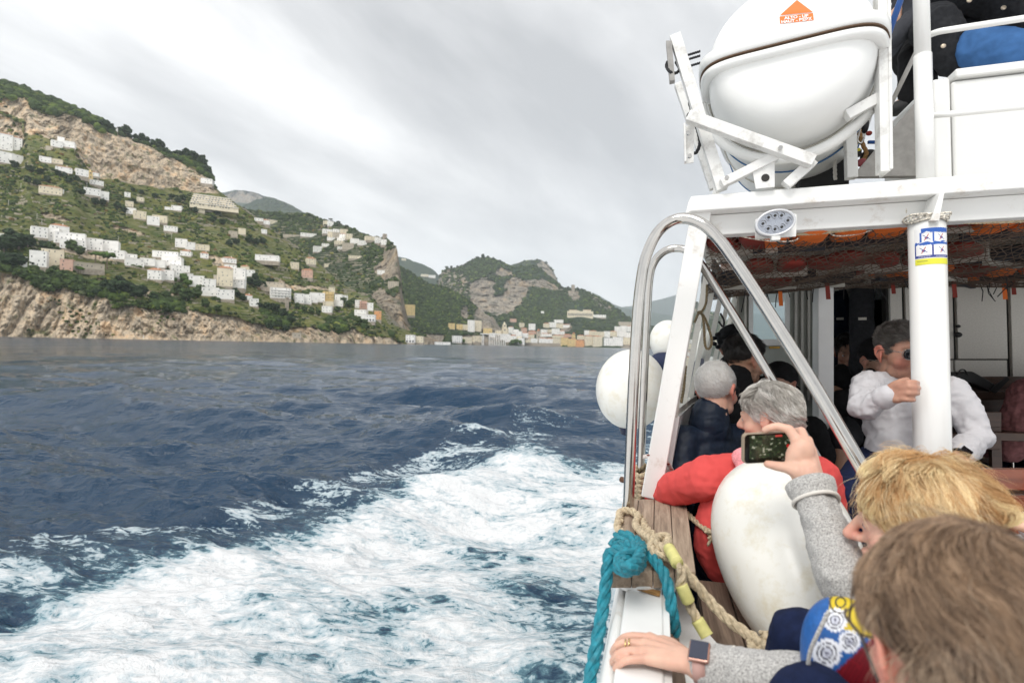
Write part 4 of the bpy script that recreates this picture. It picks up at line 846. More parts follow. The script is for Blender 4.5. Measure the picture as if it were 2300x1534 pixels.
def teak(name, c1, c2):
    m = mat(name, c1, .75); t = m.node_tree; b = t.nodes['Principled BSDF']; tc = t.nodes.new('ShaderNodeTexCoord')
    mp_ = t.nodes.new('ShaderNodeMapping'); mp_.inputs['Scale'].default_value = (34, 2.2, 34); t.links.new(tc.outputs['Object'], mp_.inputs[0])
    nn = t.nodes.new('ShaderNodeTexNoise'); nn.inputs['Scale'].default_value = 1.6; nn.inputs['Detail'].default_value = 9; nn.inputs['Roughness'].default_value = .68; nn.inputs['Distortion'].default_value = .5; t.links.new(mp_.outputs[0], nn.inputs['Vector'])
    cr = t.nodes.new('ShaderNodeValToRGB'); e = cr.color_ramp.elements; e[0].position = .30; e[0].color = (*[x * .35 for x in c2], 1); e[1].position = .68; e[1].color = (*c1, 1); k = e.new(.45); k.color = (*c2, 1)
    t.links.new(nn.outputs[0], cr.inputs[0]); t.links.new(cr.outputs[0], b.inputs['Base Color'])
    bp = t.nodes.new('ShaderNodeBump'); bp.inputs['Strength'].default_value = .5; bp.inputs['Distance'].default_value = .003; t.links.new(nn.outputs[0], bp.inputs['Height']); t.links.new(bp.outputs[0], b.inputs['Normal']); return m
TEAK = teak('weathered_teak', (.46, .36, .27), (.27, .20, .145)); TEAKD = teak('damp_teak', (.32, .235, .175), (.19, .135, .10))
VARN = mat('varnished_red_wood', (.20, .055, .025), .25, noise=(3, .5, 6, (1, 14, 14)), coat=.5); DKWOOD = mat('dark_brown_wood', (.055, .028, .018), .4, noise=(4, .4, 5, (1, 12, 12)))
BLACK = mat('black_rubber_and_shade', (.012, .012, .013), .6); DARK = mat('unlit_cabin_lining', (.010, .011, .013), .9); SEAL = mat('black_caulk_and_shade', (.03, .028, .025), .8)  # the rubber and caulk blacks also colour boxes that stand for shade
GREYP = mat('grey_primer_panel', (.30, .29, .275), .8, noise=(30, .15)); CREAMP = mat('cream_cabin_panel', (.60, .58, .53), .6, noise=(120, .07, 3)); FLOOR = mat('blue_grey_deck_paint', (.20, .235, .27), .7, noise=(10, .2))
GLASS = bpy.data.materials.new('clear_window_glass'); GLASS.use_nodes = True; _b = GLASS.node_tree.nodes['Principled BSDF']; _b.inputs['Transmission Weight'].default_value = 1; _b.inputs['Roughness'].default_value = .02; _b.inputs['IOR'].default_value = 1.05; _b.inputs['Base Color'].default_value = (.86, .93, .96, 1)
ROPEC = mat('natural_hemp_rope', (.50, .41, .28), .95, noise=(90, .3), bump=(260, .8, .002)); ROPET = mat('teal_polypropylene_rope', (.010, .19, .25), .6, noise=(70, .35), bump=(260, .7, .0015)); ROPEK = mat('black_rope', (.02, .02, .022), .8)
VC = mat('painted_decal', (1, 1, 1), .45, attrib='Col')

# ------------------------------------------------------------------ the boat
boat = broot('tour_boat', (.6, 2.2, -1.25), 'white wooden tour boat seen from its stern with an upper deck', 'boat')
DK = -1.25
# hull side and bulwark
def build_hull():
    mb = MB(); prof = [(-.086, -.625), (-.098, -.66), (-.125, -.78), (-.14, -1.1), (-.13, -1.7), (-.05, -2.6), (.5, -3.2)]
    vs = list(np.linspace(-2.0, 9, 45)); V = []
    for v in vs:
        k = max(0, v - 2.4) ** 1.6 * .10
        for (a, b) in prof: V.append((a + k, v, b + (.02 * max(0, v - 3) if b > -1 else 0)))
    m = len(prof); f = [(i * m + j, i * m + j + 1, (i + 1) * m + j + 1, (i + 1) * m + j) for i in range(len(vs) - 1) for j in range(m - 1)]
    mb.add(V, f); 
    o = mb.make('hull_side', WORN, boat, smooth=True); s = o.modifiers.new('th', 'SOLIDIFY'); s.thickness = .02; s.offset = -1
build_hull()
g = MB().bx(-.086, .006, -1.6, 1.43, -.63, -.60).make('gunwale', WHITE, boat, bevel=.006)
c_ = onW(1435, 1297, -.588); pl = MB().tube([c_ + Vector((0, 0, -.02)), c_], .058, 32).make('cleat_plate', WHITE, boat, bevel=.003)
MB().bx(.006, .02, -1.6, 2.2, -1.25, -.605).make('bulwark', WHITE, boat)
MB().bx(.021, .114, -1.6, 1.9, -1.25, -1.0).make('gap_shade_box', SEAL, boat)  # near-black colour stands for the shade in the gap behind the bulwark
MB().poly([onW(1500, 1390, -.70), onW(1520, 1400, -.70), onW(1545, 1560, -.70), onW(1503, 1560, -.70)], (0, 0, -.03)).make('inner_rail', TEAKD, boat)
MB().poly([onW(1519, 1306, -.725), onW(1536, 1325, -.725), onW(1590, 1420, -.725), onW(1664, 1508, -.725), onW(1700, 1620, -.725), onW(1545, 1620, -.725), onW(1526, 1440, -.725)], (0, 0, -.05)).make('deck_coaming', WHITE, boat)
# rust streak strips along the gunwale end
MB().poly([onW(1404, 1310, -.597), onW(1484, 1328, -.597), onW(1482, 1340, -.597), onW(1408, 1318, -.597)], (0, 0, .002)).make('rusty_lashing', mat('rust', (.28, .15, .05), .9, noise=(60, .5)), boat)
# teak step on the gunwale, four planks
def planks(name, cor, nP, w, th, mtl, parent, gap=.0022):
    a, b, c, d = [np.array(onW(*p, w)) for p in cor]    # near-left, near-right, far-right, far-left
    st = None
    for k in range(nP):
        t0, t1 = k / nP, (k + 1) / nP; e = gap / 2 / np.linalg.norm(b - a)
        q = [a + (b - a) * (t0 + e), a + (b - a) * (t1 - e), d + (c - d) * (t1 - e), d + (c - d) * (t0 + e)]
        MB().poly([x for x in q], (0, 0, -th)).make('plank', mtl, parent, bevel=.0015)
stp = MB().poly([onW(1374, 1280, -.592), onW(1560, 1280, -.592), onW(1538, 1124, -.592), onW(1402, 1124, -.592)], (0, 0, -.02)).make('boarding_step', SEAL, boat)
planks('plank', [(1370, 1283), (1563, 1283), (1541, 1121), (1399, 1121)], 4, -.55, .042, TEAK, stp)
# locker lid with teak planks
lid = MB().bx(.118, 1.6, .4, 1.93, -.86, -.80).make('locker_lid', SEAL, boat)
for k in range(15):
    u0 = .118 + k * .095
    MB().bx(u0 + .002, u0 + .093, .4, 1.93, -.80, -.752).make('plank', TEAKD, lid, bevel=.003)
MB().bx(.118, 1.6, 1.88, 1.93, DK, -.86).make('locker_front', WHITE, boat)
MB().poly([(-.03, 1.9, DK), (-.03, 2.4, DK), (.28, 4.2, DK), (.62, 5.6, DK), (3.6, 5.6, DK), (3.6, 1.9, DK)], (0, 0, -.05)).make('deck_floor', FLOOR, boat)
# slanted post
pt = onV(1578, 455, 2.2); pb = onV(1462, 1115, 2.2)
MB().beam(pb, pt, .074, .075, (0, 1, 0)).make('slanted_post', WORN, boat, bevel=.005)
# after beam, lip and ceiling
wl0 = onV(1580, 475, 2.14)[2]; wl1 = onV(1580, 440, 2.14)[2]; wb = onV(1630, 527, 2.2)[2]
MB().poly([(.128, 2.13, wl1), (.118, 2.13, wl1 - .02), (.105, 2.13, wl0 - .012), (.128, 2.13, wl0), (3.2, 2.13, wl0), (3.2, 2.13, wl1)], (0, .13, 0)).make('deck_edge_lip', WORN, boat, bevel=.006)
MB().bx(.17, 3.2, 2.2, 2.262, wb, wl0 - .001).make('deck_beam', WORN, boat, bevel=.004)
MB().poly([(q_[0], q_[1], wl0 + .004) for q_ in ((.14, 2.262), (.28, 3.0), (.52, 4.2), (1.05, 6.0), (3.4, 6.0), (3.4, 2.262))], (0, 0, .026)).make('upper_deck', CREAMP, boat)
for vv in (2.9, 3.5): MB().bx(.3, 3.2, vv, vv + .06, wl0 - .07, wl0 + .003).make('ceiling_beam', CREAMP, boat)
# pillar with its bracket and sticker
pc = onV(2086, 700, 2.17)
MB().tube([(pc[0], pc[1], DK), (pc[0], pc[1], onV(2086, 497, 2.17)[2])], .0545, 40).make('pillar', WHITE2, boat, smooth=True)
MB().poly([onV(2112, 432, 2.1), onV(2122, 432, 2.1), onV(2110, 496, 2.1), onV(2090, 496, 2.1)], (0, .09, 0)).make('pillar_bracket', WORN, boat, bevel=.002)
def sticker():
    # safety sticker: blue brushed bands, white pictogram cells, yellow strip; colours per fine cell
    nx, ny = 150, 210; w_, h_ = .075, 0.125; img = np.ones((ny, nx, 3)) * (.80, .80, .80); yy, xx = np.mgrid[0:ny, 0:nx] / [[[ny]], [[nx]]]
    blue = np.array((.02, .10, .42)); navy = np.array((.03, .05, .25)); nz = fbm(np.stack([xx * 9, yy * 30, xx * 0], -1), 3, 5) * .05
    img[(yy + nz < .11) & (xx > .18)] = blue; img[(yy > .11) & (yy < .38) & (xx > .14) & ((xx < .20) | ((xx > .47) & (xx < .52)))] = blue
    img[(yy + nz > .38) & (yy + nz < .46)] = blue; img[(yy > .46) & (yy < .74) & ((xx < .04) | ((xx > .45) & (xx < .5)))] = navy
    img[(yy > .74) & (yy < .81)] = navy; img[(yy > .83)] = (.72, .70, .05)
    for cx, cy in ((.32, .25), (.72, .25), (.24, .60), (.74, .60)):
        r = np.hypot((xx - cx) * .6, yy - cy - .02); img[(r < .03)] = navy; d = np.abs((xx - cx) * .8 + (yy - cy) * .5); img[(d < .012) & (np.abs(yy - cy) < .09)] = (.45, .1, .08); d = np.abs((xx - cx) * .7 - (yy - cy)); img[(d < .01) & (np.abs(xx - cx) < .1)] = navy
    for k in range(4): img[(np.abs(yy - .135 - .0 * k) < .004) & (xx > .22)] = (.3, .3, .35)
    img[(np.abs(yy - .90) < .012) & (xx > .06) & (xx < .34)] = (.35, .33, .05)
    img[(np.abs(yy - .775) < .009) & (xx > .08) & (xx < .42) & (np.sin(xx * 260) > -.2)] = (.6, .6, .65); img[(np.abs(yy - .775) < .009) & (xx > .55) & (xx < .92) & (np.sin(xx * 260) > -.2)] = (.6, .6, .65)
    # patch on the cylinder facing the lens
    a0 = math.atan2(-pc[0], -pc[1]); top = onV(2086, 511, 2.11)[2]; A = (xx - .5) * w_ / .0545 * 1.45 + .34; a = a0
    R = .0549; ca = math.atan2(-pc[1], -pc[0]) + A
    V = np.stack([pc[0] + R * np.cos(ca), pc[1] + R * np.sin(ca), top - yy * h_], -1).reshape(-1, 3)
    mb = MB(); mb.v = [V]; mb.f = [tuple(q) for q in gridfaces(ny, nx)]; mb.n = len(V); mb.make('safety_sticker', VC, boat, smooth=True, cols=img.reshape(-1, 3))
sticker()
# upper deck: stanchion, rails, seat box, side panel
up = onV(2074, 200, 2.19); w0 = wl1
MB().tube([(up[0], 2.19, w0), (up[0], 2.19, onV(2074, 125, 2.19)[2])], .0275, 24).tube([(up[0], 2.19, onV(2074, 125, 2.19)[2]), (up[0], 2.19, 1.75)], .0245, 24).make('stanchion', WHITE2, boat, smooth=True)
for nme, pts in (('top', [(2074, 98, 2.0), (2082, 84, 1.96), (2105, 73, 1.93), (2150, 65, 1.9), (2300, 42, 1.83), (2480, 14, 1.75)]), ('low', [(2074, 272, 2.0), (2082, 264, 1.96), (2105, 259, 1.93), (2150, 255, 1.9), (2300, 240, 1.83), (2480, 224, 1.75)])):
    MB().tube(smooth_path(DP(pts)), .0108, 16).make('guard_rail', WHITE2, boat, smooth=True)
sb0, sb1 = onV(2094, 178, 2.42), onV(2138, 172, 2.42)
MB().bx(sb0[0], sb1[0] - .004, 2.42, 2.9, w0, sb0[2]).make('seat_box_end', WHITE2, boat, bevel=.012)
MB().bx(sb1[0], 3.0, 2.42, 2.9, w0, sb0[2] - .016).make('seat_box', WHITE2, boat, bevel=.012)
MB().bx(sb1[0] + .004, 3.0, 2.40, 2.9, sb0[2] - .012, sb0[2] + .022).make('seat_lid', WHITE2, boat, bevel=.008)
MB().poly([onV(2062, 224, 2.5), onV(2062, 395, 2.5), onV(1915, 397, 2.5)], (0, .03, 0)).make('side_panel', GREYP, boat)
MB().beam(onV(1983, 390, 2.18), onV(1976, -60, 2.18), .031, .05).beam(onV(1990, 390, 2.2), onV(1984, -60, 2.2), .010, .10).make('frame_upright', GALV, boat, bevel=.002)
MB().tube([onV(1996, 245, 2.35), onV(2064, 105, 2.35)], .008, 12).make('brace', GREYP, boat, smooth=True)
MB().tube([onV(1994, 82, 2.3), onV(2030, -20, 2.3), onV(2050, -70, 2.3)], .011, 12).make('blue_pole', mat('blue_plastic', (.015, .08, .30), .35), boat, smooth=True)
# liferaft cradle
def bar(x0, y0, x1, y1, v, wpx, th=.04, v1=None):
    a, b = onV(x0, y0, v), onV(x1, y1, v1 or v); return MB().beam(a, b, wpx / F * v * .96, th, (0, 1, 0))
cradle = MB().bx(.17, .95, 2.2, 2.26, wl1, wl1 + .012).make('raft_cradle', GALV, boat)
for q in [(1516, 82, 1622, 428, 2.16, 24), (1522, 190, 1602, 425, 2.5, 15), (1545, 262, 1826, 364, 2.08, 24), (1620, 414, 1744, 352, 2.12, 19), (1742, 353, 1900, 276, 2.4, 22), (1900, 262, 1982, 217, 2.2, 21), (1826, 362, 1764, 418, 2.12, 21), (1908, 275, 1912, 402, 2.5, 20), (1600, 470, 1612, 415, 2.4, 14), (1860, 340, 1905, 305, 2.6, 18)]:
    bar(*q).make('cradle_bar', GALV, cradle, bevel=.0025)
MB().poly([onV(1496, 92, 2.14), onV(1509, 92, 2.14), onV(1516, 180, 2.14), onV(1504, 182, 2.14)], (0, .03, 0)).make('cradle_flange', GREYP, cradle)
MB().poly([onV(1535, 284, 2.12), onV(1560, 280, 2.12), onV(1558, 365, 2.12), onV(1537, 368, 2.12)], (0, .006, 0)).poly([onV(1535, 284, 2.12), onV(1539, 284, 2.12), onV(1541, 368, 2.12), onV(1537, 368, 2.12)], (0, -.03, 0)).make('cradle_flange', GALV, cradle)
def holed():
    c = onV(1719, 400, 2.11); a = np.linspace(0, 2 * pi, 24, endpoint=False); out = [onV(*p, 2.11) for p in ((1740, 350), (1740, 420), (1698, 424), (1690, 384))]
    mb = MB().poly(out, (0, .008, 0)); mb.make('hole_plate', GALV, cradle)
    MB().tube([(c[0], 2.108, c[2]), (c[0], 2.1095, c[2])], .014, 20).make('bolt_hole', SEAL, cradle)
    for x, y in ((1632, 401), (1752, 334), (1547, 301), (1549, 352)):
        b = onV(x, y, 2.055); MB().tube([b, b + Vector((0, -.01, 0))], .008, 8).make('bolt', STEEL, cradle)
holed()
# floodlight on its plate
def flood():
    pa = MB().poly([onV(1697, 493, 2.11), onV(1757, 470, 2.11), onV(1790, 482, 2.11), onV(1788, 531, 2.11), onV(1697, 537, 2.11)], (0, .012, 0)).make('lamp_plate', WORN, boat)
    c = np.array(onV(1742, 500, 2.05)); a = np.linspace(0, 2 * pi, 40, endpoint=False)
    tilt = .06
    def ring(rx, rz, y): return np.stack([c[0] + rx * np.cos(a), c[1] + y + 0 * a, c[2] + rz * np.sin(a) + .1 * rx * np.cos(a)], 1)
    h = MB(); rs = [ring(.030, .020, .055), ring(.062, .044, .04), ring(.066, .048, .01), ring(.066, .048, 0), ring(.059, .041, -.003), ring(.057, .040, .008)]
    h.add(np.concatenate(rs), [(i * 40 + j, i * 40 + (j + 1) % 40, (i + 1) * 40 + (j + 1) % 40, (i + 1) * 40 + j) for i in range(5) for j in range(40)])
    fl = h.make('floodlight', mat('lamp_housing', (.62, .63, .65), .3, metal=.3), boat, smooth=True)
    r0 = ring(.058, .041, .006); MB().add(np.concatenate([r0, [c + (0, .006, 0)]]), [(j, (j + 1) % 40, 40) for j in range(40)]).make('reflector', mat('lamp_reflector', (.45, .47, .52), .15, metal=.8), fl)
    for (dx_, dz_) in [(-.040, .0), (.041, .006), (-.021, .021), (0, .026), (.021, .025), (-.023, -.019), (-.001, -.022), (.021, -.016)]:
        k = c + (dx_, .004, dz_); MB().tube([k, k + np.array((0, -.006, 0))], [.009, .0105], 16, False).make('led_cup', mat('led_cup', (.75, .76, .78), .2, metal=.6) if 'led_cup' not in bpy.data.materials else bpy.data.materials['led_cup'], fl, smooth=True)
        MB().ell(k + np.array((0, -.001, 0)), (.0048, .003, .0048), seg=10).make('led_bead', SEAL, fl, smooth=True)
    MB().bx(c[0] - .014, c[0] + .014, c[1] - .002, c[1] + .03, c[2] - .062, c[2] - .048).make('lamp_bracket', GALV, fl)
    MB().tube(smooth_path([c + (.0, .03, -.05), c + (.02, .03, -.07), c + (.045, .04, -.066), c + (.05, .06, -.05)]), .003, 8).make('lamp_cable', BLACK, fl, smooth=True)
flood()
# stainless handrails
TO = [(1411, 1150, 1.90), (1416, 1020, 1.90), (1423, 860, 1.90), (1431, 720, 1.90), (1439, 640, 1.90), (1450, 580, 1.90), (1474, 527, 1.89), (1506, 498, 1.87), (1541, 491, 1.85), (1578, 504, 1.82), (1610, 533, 1.80), (1646, 580, 1.77), (1721, 693, 1.70), (1830, 868, 1.60), (1937, 1052, 1.51), (1990, 1150, 1.47)]
TI = [(1437, 1128, 2.30), (1441, 1000, 2.30), (1447, 850, 2.30), (1454, 700, 2.30), (1459, 625, 2.29), (1470, 588, 2.28), (1492, 565, 2.26), (1520, 558, 2.24), (1548, 566, 2.21), (1576, 596, 2.18), (1646, 705, 2.12), (1740, 862, 2.04), (1862, 1075, 1.96), (1905, 1155, 1.93)]
MB().tube(smooth_path(DP(TO), 10), .0195, 28).make('handrail', STEEL, boat, smooth=True, label='outer and taller stainless steel handrail')
MB().tube(smooth_path(DP(TI), 10), .0165, 28).make('handrail', STEEL, boat, smooth=True, label='inner and lower stainless steel handrail')

# ------------------------------------------------------------------ covered deck
def pv(x, y, v): return onV(x, y, v)
def vrect(mb, x0, y0, x1, y1, v, th): 
    a, b = onV(x0, y0, v), onV(x1, y1, v); return mb.bx(a[0], b[0], v, v + th, b[2], a[2])
def qrect(mb, x0, y0, x1, y1, v, th): return mb.poly([onV(x0, y0, v), onV(x1, y0, v), onV(x1, y1, v), onV(x0, y1, v)], (0, th, 0))
bk = qrect(MB(), 1630, 540, 1690, 990, 4.2, .05); qrect(bk, 1766, 540, 1842, 990, 4.2, .05); qrect(bk, 1690, 540, 1766, 632, 4.2, .05); qrect(bk, 1690, 764, 1766, 990, 4.2, .05)
bkh = bk.make('bulkhead', mat('grey_green_paint', (.42, .44, .40), .6, noise=(8, .08)), boat)
wf = MB()
for q in ((1682, 626, 1692, 772), (1764, 626, 1774, 772), (1692, 626, 1764, 634), (1692, 762, 1764, 776)): qrect(wf, *q, 4.17, .025)
wfo = wf.make('window', WHITE, bkh); qrect(MB(), 1692, 634, 1764, 762, 4.2, .006).make('pane', GLASS, wfo); qrect(MB(), 1728, 778, 1752, 783, 4.15, .015).make('brass_catch', mat('brass', (.35, .22, .06), .4, metal=1), wfo)
for x in (1655, 1672, 1786, 1800, 1815, 1828): qrect(MB(), x, 560, x + 5, 900, 4.17, .029).make('moulding', CREAMP, bkh)
qrect(MB(), 1838, 604, 1873, 1062, 3.3, .12).make('cabin_post', WHITE, boat, bevel=.004)
# inner dark cabin and its lining
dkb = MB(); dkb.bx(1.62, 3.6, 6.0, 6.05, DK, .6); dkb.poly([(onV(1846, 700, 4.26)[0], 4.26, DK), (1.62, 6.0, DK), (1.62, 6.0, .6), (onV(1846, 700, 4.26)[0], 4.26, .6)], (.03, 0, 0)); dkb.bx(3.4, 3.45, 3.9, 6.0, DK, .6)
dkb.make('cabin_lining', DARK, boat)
cb_ = MB(); cab = MB().bx(onV(1995, 700, 3.8)[0], 3.4, 3.83, 3.9, onV(1995, 850, 3.8)[2], .60).make('cabinet_wall', SEAL, boat)
for (x0, y0, x1, y1) in ((1997, 560, 2029, 806), (2031, 560, 2143, 806), (2146, 560, 2264, 806), (2267, 560, 2400, 850), (2402, 560, 2520, 850), (1997, 809, 2142, 846), (2145, 809, 2263, 846)):
    a, b = onV(x0, y0, 3.8), onV(x1, y1, 3.8); MB().bx(a[0], b[0], 3.8, 3.83, b[2], min(a[2], .58)).make('cabinet_door', CREAMP, cab, bevel=.002)
for y, r in ((733, .010), (752, .016)):
    c = onV(2152, y, 3.78); MB().ell(c, (r * 1.3, r, r)).make('latch_knob', BLACK, cab, smooth=True)
MB().bx(onV(1997, 850, 3.8)[0], 3.4, 3.82, 3.88, DK, onV(1995, 850, 3.8)[2] - .003).make('lower_wall', DKWOOD, boat)
# side windows, port side
def side():
    fr = MB(); top = [(.165, 2.26, .47), (.30, 3.0, .47), (.56, 4.2, .47)]; bot = [(-.01, 2.26, -.62), (.08, 3.0, -.62), (.30, 4.2, -.60)]
    def q(t, s): # t along, s up
        i = 0 if t < .4 else 1; a = t / .4 if i == 0 else (t - .4) / .6
        tp = np.array(top[i]) * (1 - a) + np.array(top[i + 1]) * a; bt = np.array(bot[i]) * (1 - a) + np.array(bot[i + 1]) * a; return bt * (1 - s) + tp * s
    for t in (.02, .20, .38, .58, .78, .97): fr.beam(q(t, -.05), q(t, 1.03), .035, .06, (0, 1, 0))
    for s in (.36, .99):
        for i in range(6): fr.beam(q(i / 6, s), q((i + 1) / 6, s), .03, .04, (1, 0, 0))
    so = fr.make('side_window_frame', CREAMP, boat)
    for i, (t0, t1) in enumerate(((.03, .19), (.21, .37), (.40, .57), (.60, .77), (.80, .96))):
        MB().add([q(t0, .37), q(t1, .37), q(t1, .98), q(t0, .98)], [(0, 1, 2, 3)]).make('pane', GLASS, so)
    lw = MB()
    for i in range(6): a, b, c, d = q(i / 6, -.5), q((i + 1) / 6, -.5), q((i + 1) / 6, .35), q(i / 6, .35); lw.poly([a, b, c, d], (.03, 0, 0))
    lw.make('side_wall', WHITE, boat)
    ta, tb = MB(), MB()
side()
# net slung under the upper deck
def netw(u, v): 
    return .505 - .05 * np.clip((v - 2.25) / .5, 0, 1) - .085 * np.sin(np.clip((v - 2.25) / 1.55, 0, 1) * pi) ** .7 - .03 * np.sin(u * 3.1 + 1) * np.sin((v - 2.2) * 2) + .012 * np.sin(u * 17 + v * 9)
net = broot('cargo_net', (1.2, 3.0, .45), 'brown fishing net slung under the upper deck holding life jackets', 'net')
nb = MB(); 
for k in range(128):
    for sg in (-1, 1):
        u0 = -1.0 + k * .031; v = np.linspace(2.27, 3.78, 26); u = u0 + sg * (v - 3.0) * .55 + .012 * np.sin(v * 60 + k); ok = (u > .2) & (u < 2.9)
        if ok.sum() < 4: continue
        nb.tube(np.stack([u[ok], v[ok], netw(u[ok], v[ok]) - .004], 1), .0019, 3, False)
for v_ in np.linspace(2.3, 3.75, 34):
    u = np.linspace(.2, 2.9, 60); nb.tube(np.stack([u, v_ + .02 * np.sin(u * 25), netw(u, v_ + 0 * u) - .006], 1), .0014, 3, False)
nb.make('mesh', mat('net_twine', (.13, .095, .07), .9), net)
rr = random.Random(3); sp = MB()
for k in range(34):
    u = rr.uniform(.3, 2.5); v = rr.uniform(3.0, 3.75); w = float(netw(u, v)); L = rr.uniform(.04, .13); sp.tube([(u, v, w), (u + rr.uniform(-.02, .02), v, w - L * .5), (u + rr.uniform(-.04, .04), v, w - L)], .003, 4)
sp.make('loose_twine', BLACK, net)
edge = MB(); eu = np.linspace(.17, 2.6, 40)
rope_mb([(u, 2.25, .47 + .03 * abs(sin(u * 5.2)) - .012) for u in eu[::3]], .005, 3, mb=edge); edge.make('head_rope', ROPEC, net)
RED = mat('red_life_jacket_cloth', (.22, .024, .014), .75, noise=(12, .3), bump=(40, .3, .004)); ORA = mat('orange_life_jacket_cloth', (.75, .16, .02), .7, noise=(10, .2), bump=(40, .3, .004)); NVY = mat('navy_life_jacket_cloth', (.02, .022, .03), .8)
STRAP = mat('grey_webbing', (.45, .43, .38), .8)
jk = []
for k in range(44):
    i, j = k % 11, k // 11; u = .32 + i * .235 + rr.uniform(-.04, .04); v = 2.42 + j * .36 + rr.uniform(-.05, .05); w = float(netw(np.array(u), np.array(v))) + .045
    m_ = rr.choice([RED, NVY, RED, NVY, RED, ORA]); m_ = ORA if (j == 0 and i in (1, 2, 4)) else m_; nm = {RED: 'dark red', ORA: 'bright orange', NVY: 'navy'}[m_]
    r = broot('life_jacket', (u, v, w), '%s life jacket packed in the net under the upper deck' % nm, 'life jacket', 'life jackets in the net')
    a = rr.uniform(-1, 1); R = np.array([[cos(a), -sin(a), 0], [sin(a), cos(a), 0], [0, 0, 1]])
    b = MB().ell(np.array((u, v, w)) + R @ np.array((-.065, 0, 0)), (.06, .17, .028), R, 14, .6).ell(np.array((u, v, w)) + R @ np.array((.065, 0, 0)), (.06, .17, .028), R, 14, .6)
    b.make('foam_panel', m_, r, smooth=True)
    MB().box(np.array((u, v, w - .008)) + R @ np.array((0, .05, 0)), (.135, .012, .038), R).make('strap', STRAP if m_ != ORA else NVY, r)
for k in range(9):
    u = rr.uniform(.5, 2.4); v = rr.uniform(2.9, 3.7); w = float(netw(np.array(u), np.array(v))); L = rr.uniform(.05, .09)
    r = broot('whistle_strap', (u, v, w), 'short red strap end hanging through the life jacket net', 'strap', 'strap ends hanging below the net')
    MB().poly([(u, v, w + .01), (u + .02, v, w + .01), (u + .025, v, w - L), (u + .004, v, w - L)], (0, .002, 0)).make('webbing', ORA if k % 2 else RED, r)
# table, benches
tb = broot('deck_table', onW(2330, 920, -1.25), 'brown wooden table with steel legs behind the white pillar', 'table')
a, b, c, d = onW(2238, 937, -.33), onW(2480, 944, -.33), onW(2480, 897, -.33), onW(2178, 893, -.33)
MB().poly([a, b, c, d], (0, 0, -.018)).make('table_top', mat('table_veneer', (.16, .085, .045), .3, noise=(3, .3, 5, (1, 10, 10)), coat=.4), tb, bevel=.004)
for x, Y in ((2266, 2.75), (2212, 3.2), (2420, 2.75)):
    e = D(x, 936, Y); MB().tube(smooth_path([(e[0], e[1], -.35), (e[0] + .01, e[1], -.6), (e[0] - .02, e[1], -1.25)]), .011, 10).make('leg', STEEL, tb, smooth=True)
bkk = broot('book', onW(2310, 905, -.33), 'red covered book lying on the brown deck table', 'book')
e = onW(2300, 912, -.33); MB().bx(e[0] - .06, e[0] + .1, e[1] - .05, e[1] + .12, -.329, -.309).make('pages', mat('paper', (.7, .66, .58), .8), bkk); MB().bx(e[0] - .062, e[0] + .102, e[1] - .052, e[1] + .122, -.3085, -.305).make('cover', RED, bkk)
def bench(name, v, x0, x1, slats, m_, lab, legs=True, thick=.03):
    r = broot('bench', (onV(x0, 900, v)[0], v, DK), lab, 'bench')
    for (y0, y1) in slats: qrect(MB(), x0, y0, x1, y1, v, thick).make('back_slat', m_, r, bevel=.004)
    zb = onV(x0, slats[-1][1], v)[2]; a0, a1 = onV(x0, 900, v)[0], onV(x1, 900, v)[0]
    MB().bx(a0, a1, v - .45, v - .01, zb - .16, zb - .12).make('seat', m_, r, bevel=.004)
    if legs:
        for t in (.04, .5, .96): u = a0 + (a1 - a0) * t; MB().bx(u - .02, u + .02, v + thick + .002, v + thick + .03, DK, onV(x0, slats[0][0] + 4, v)[2]).make('leg', DKWOOD, r)
    return r
bench('bench', 3.55, 2105, 2600, [(846, 874), (880, 898)], DKWOOD, 'dark brown slatted bench against the cabin cabinets')
bench('bench', 3.1, 2124, 2250, [(925, 960), (975, 1010)], DKWOOD, 'dark brown slatted chair beside the brown table')
bench('bench', 1.72, 2150, 2600, [(1055, 1102), (1114, 1150), (1160, 1200)], VARN, 'varnished red wooden bench back at the right edge')
MB().bx(1.0, 3.2, 3.0, 3.5, DK, -.80).make('raised_floor', FLOOR, boat)
bg_ = broot('shoulder_bag', onV(2180, 860, 3.5), 'black shoulder bag with a strap lying on the dark bench', 'bag')
MB().poly([onV(*p, 3.46) for p in ((2118, 838), (2150, 836), (2185, 834), (2215, 850), (2250, 872), (2222, 880), (2185, 862), (2118, 852))], (0, .08, 0)).make('pouch', BLACK, bg_, bevel=.01)
MB().tube(smooth_path([onV(2152, 842, 3.45), onV(2156, 832, 3.45), onV(2166, 831, 3.45), onV(2174, 842, 3.45)]), .004, 8).make('handle', BLACK, bg_)
MB().poly([onV(2222, 876, 3.45), onV(2262, 846, 3.45), onV(2268, 852, 3.45), onV(2236, 884, 3.45)], (0, .01, 0)).make('strap', BLACK, bg_)
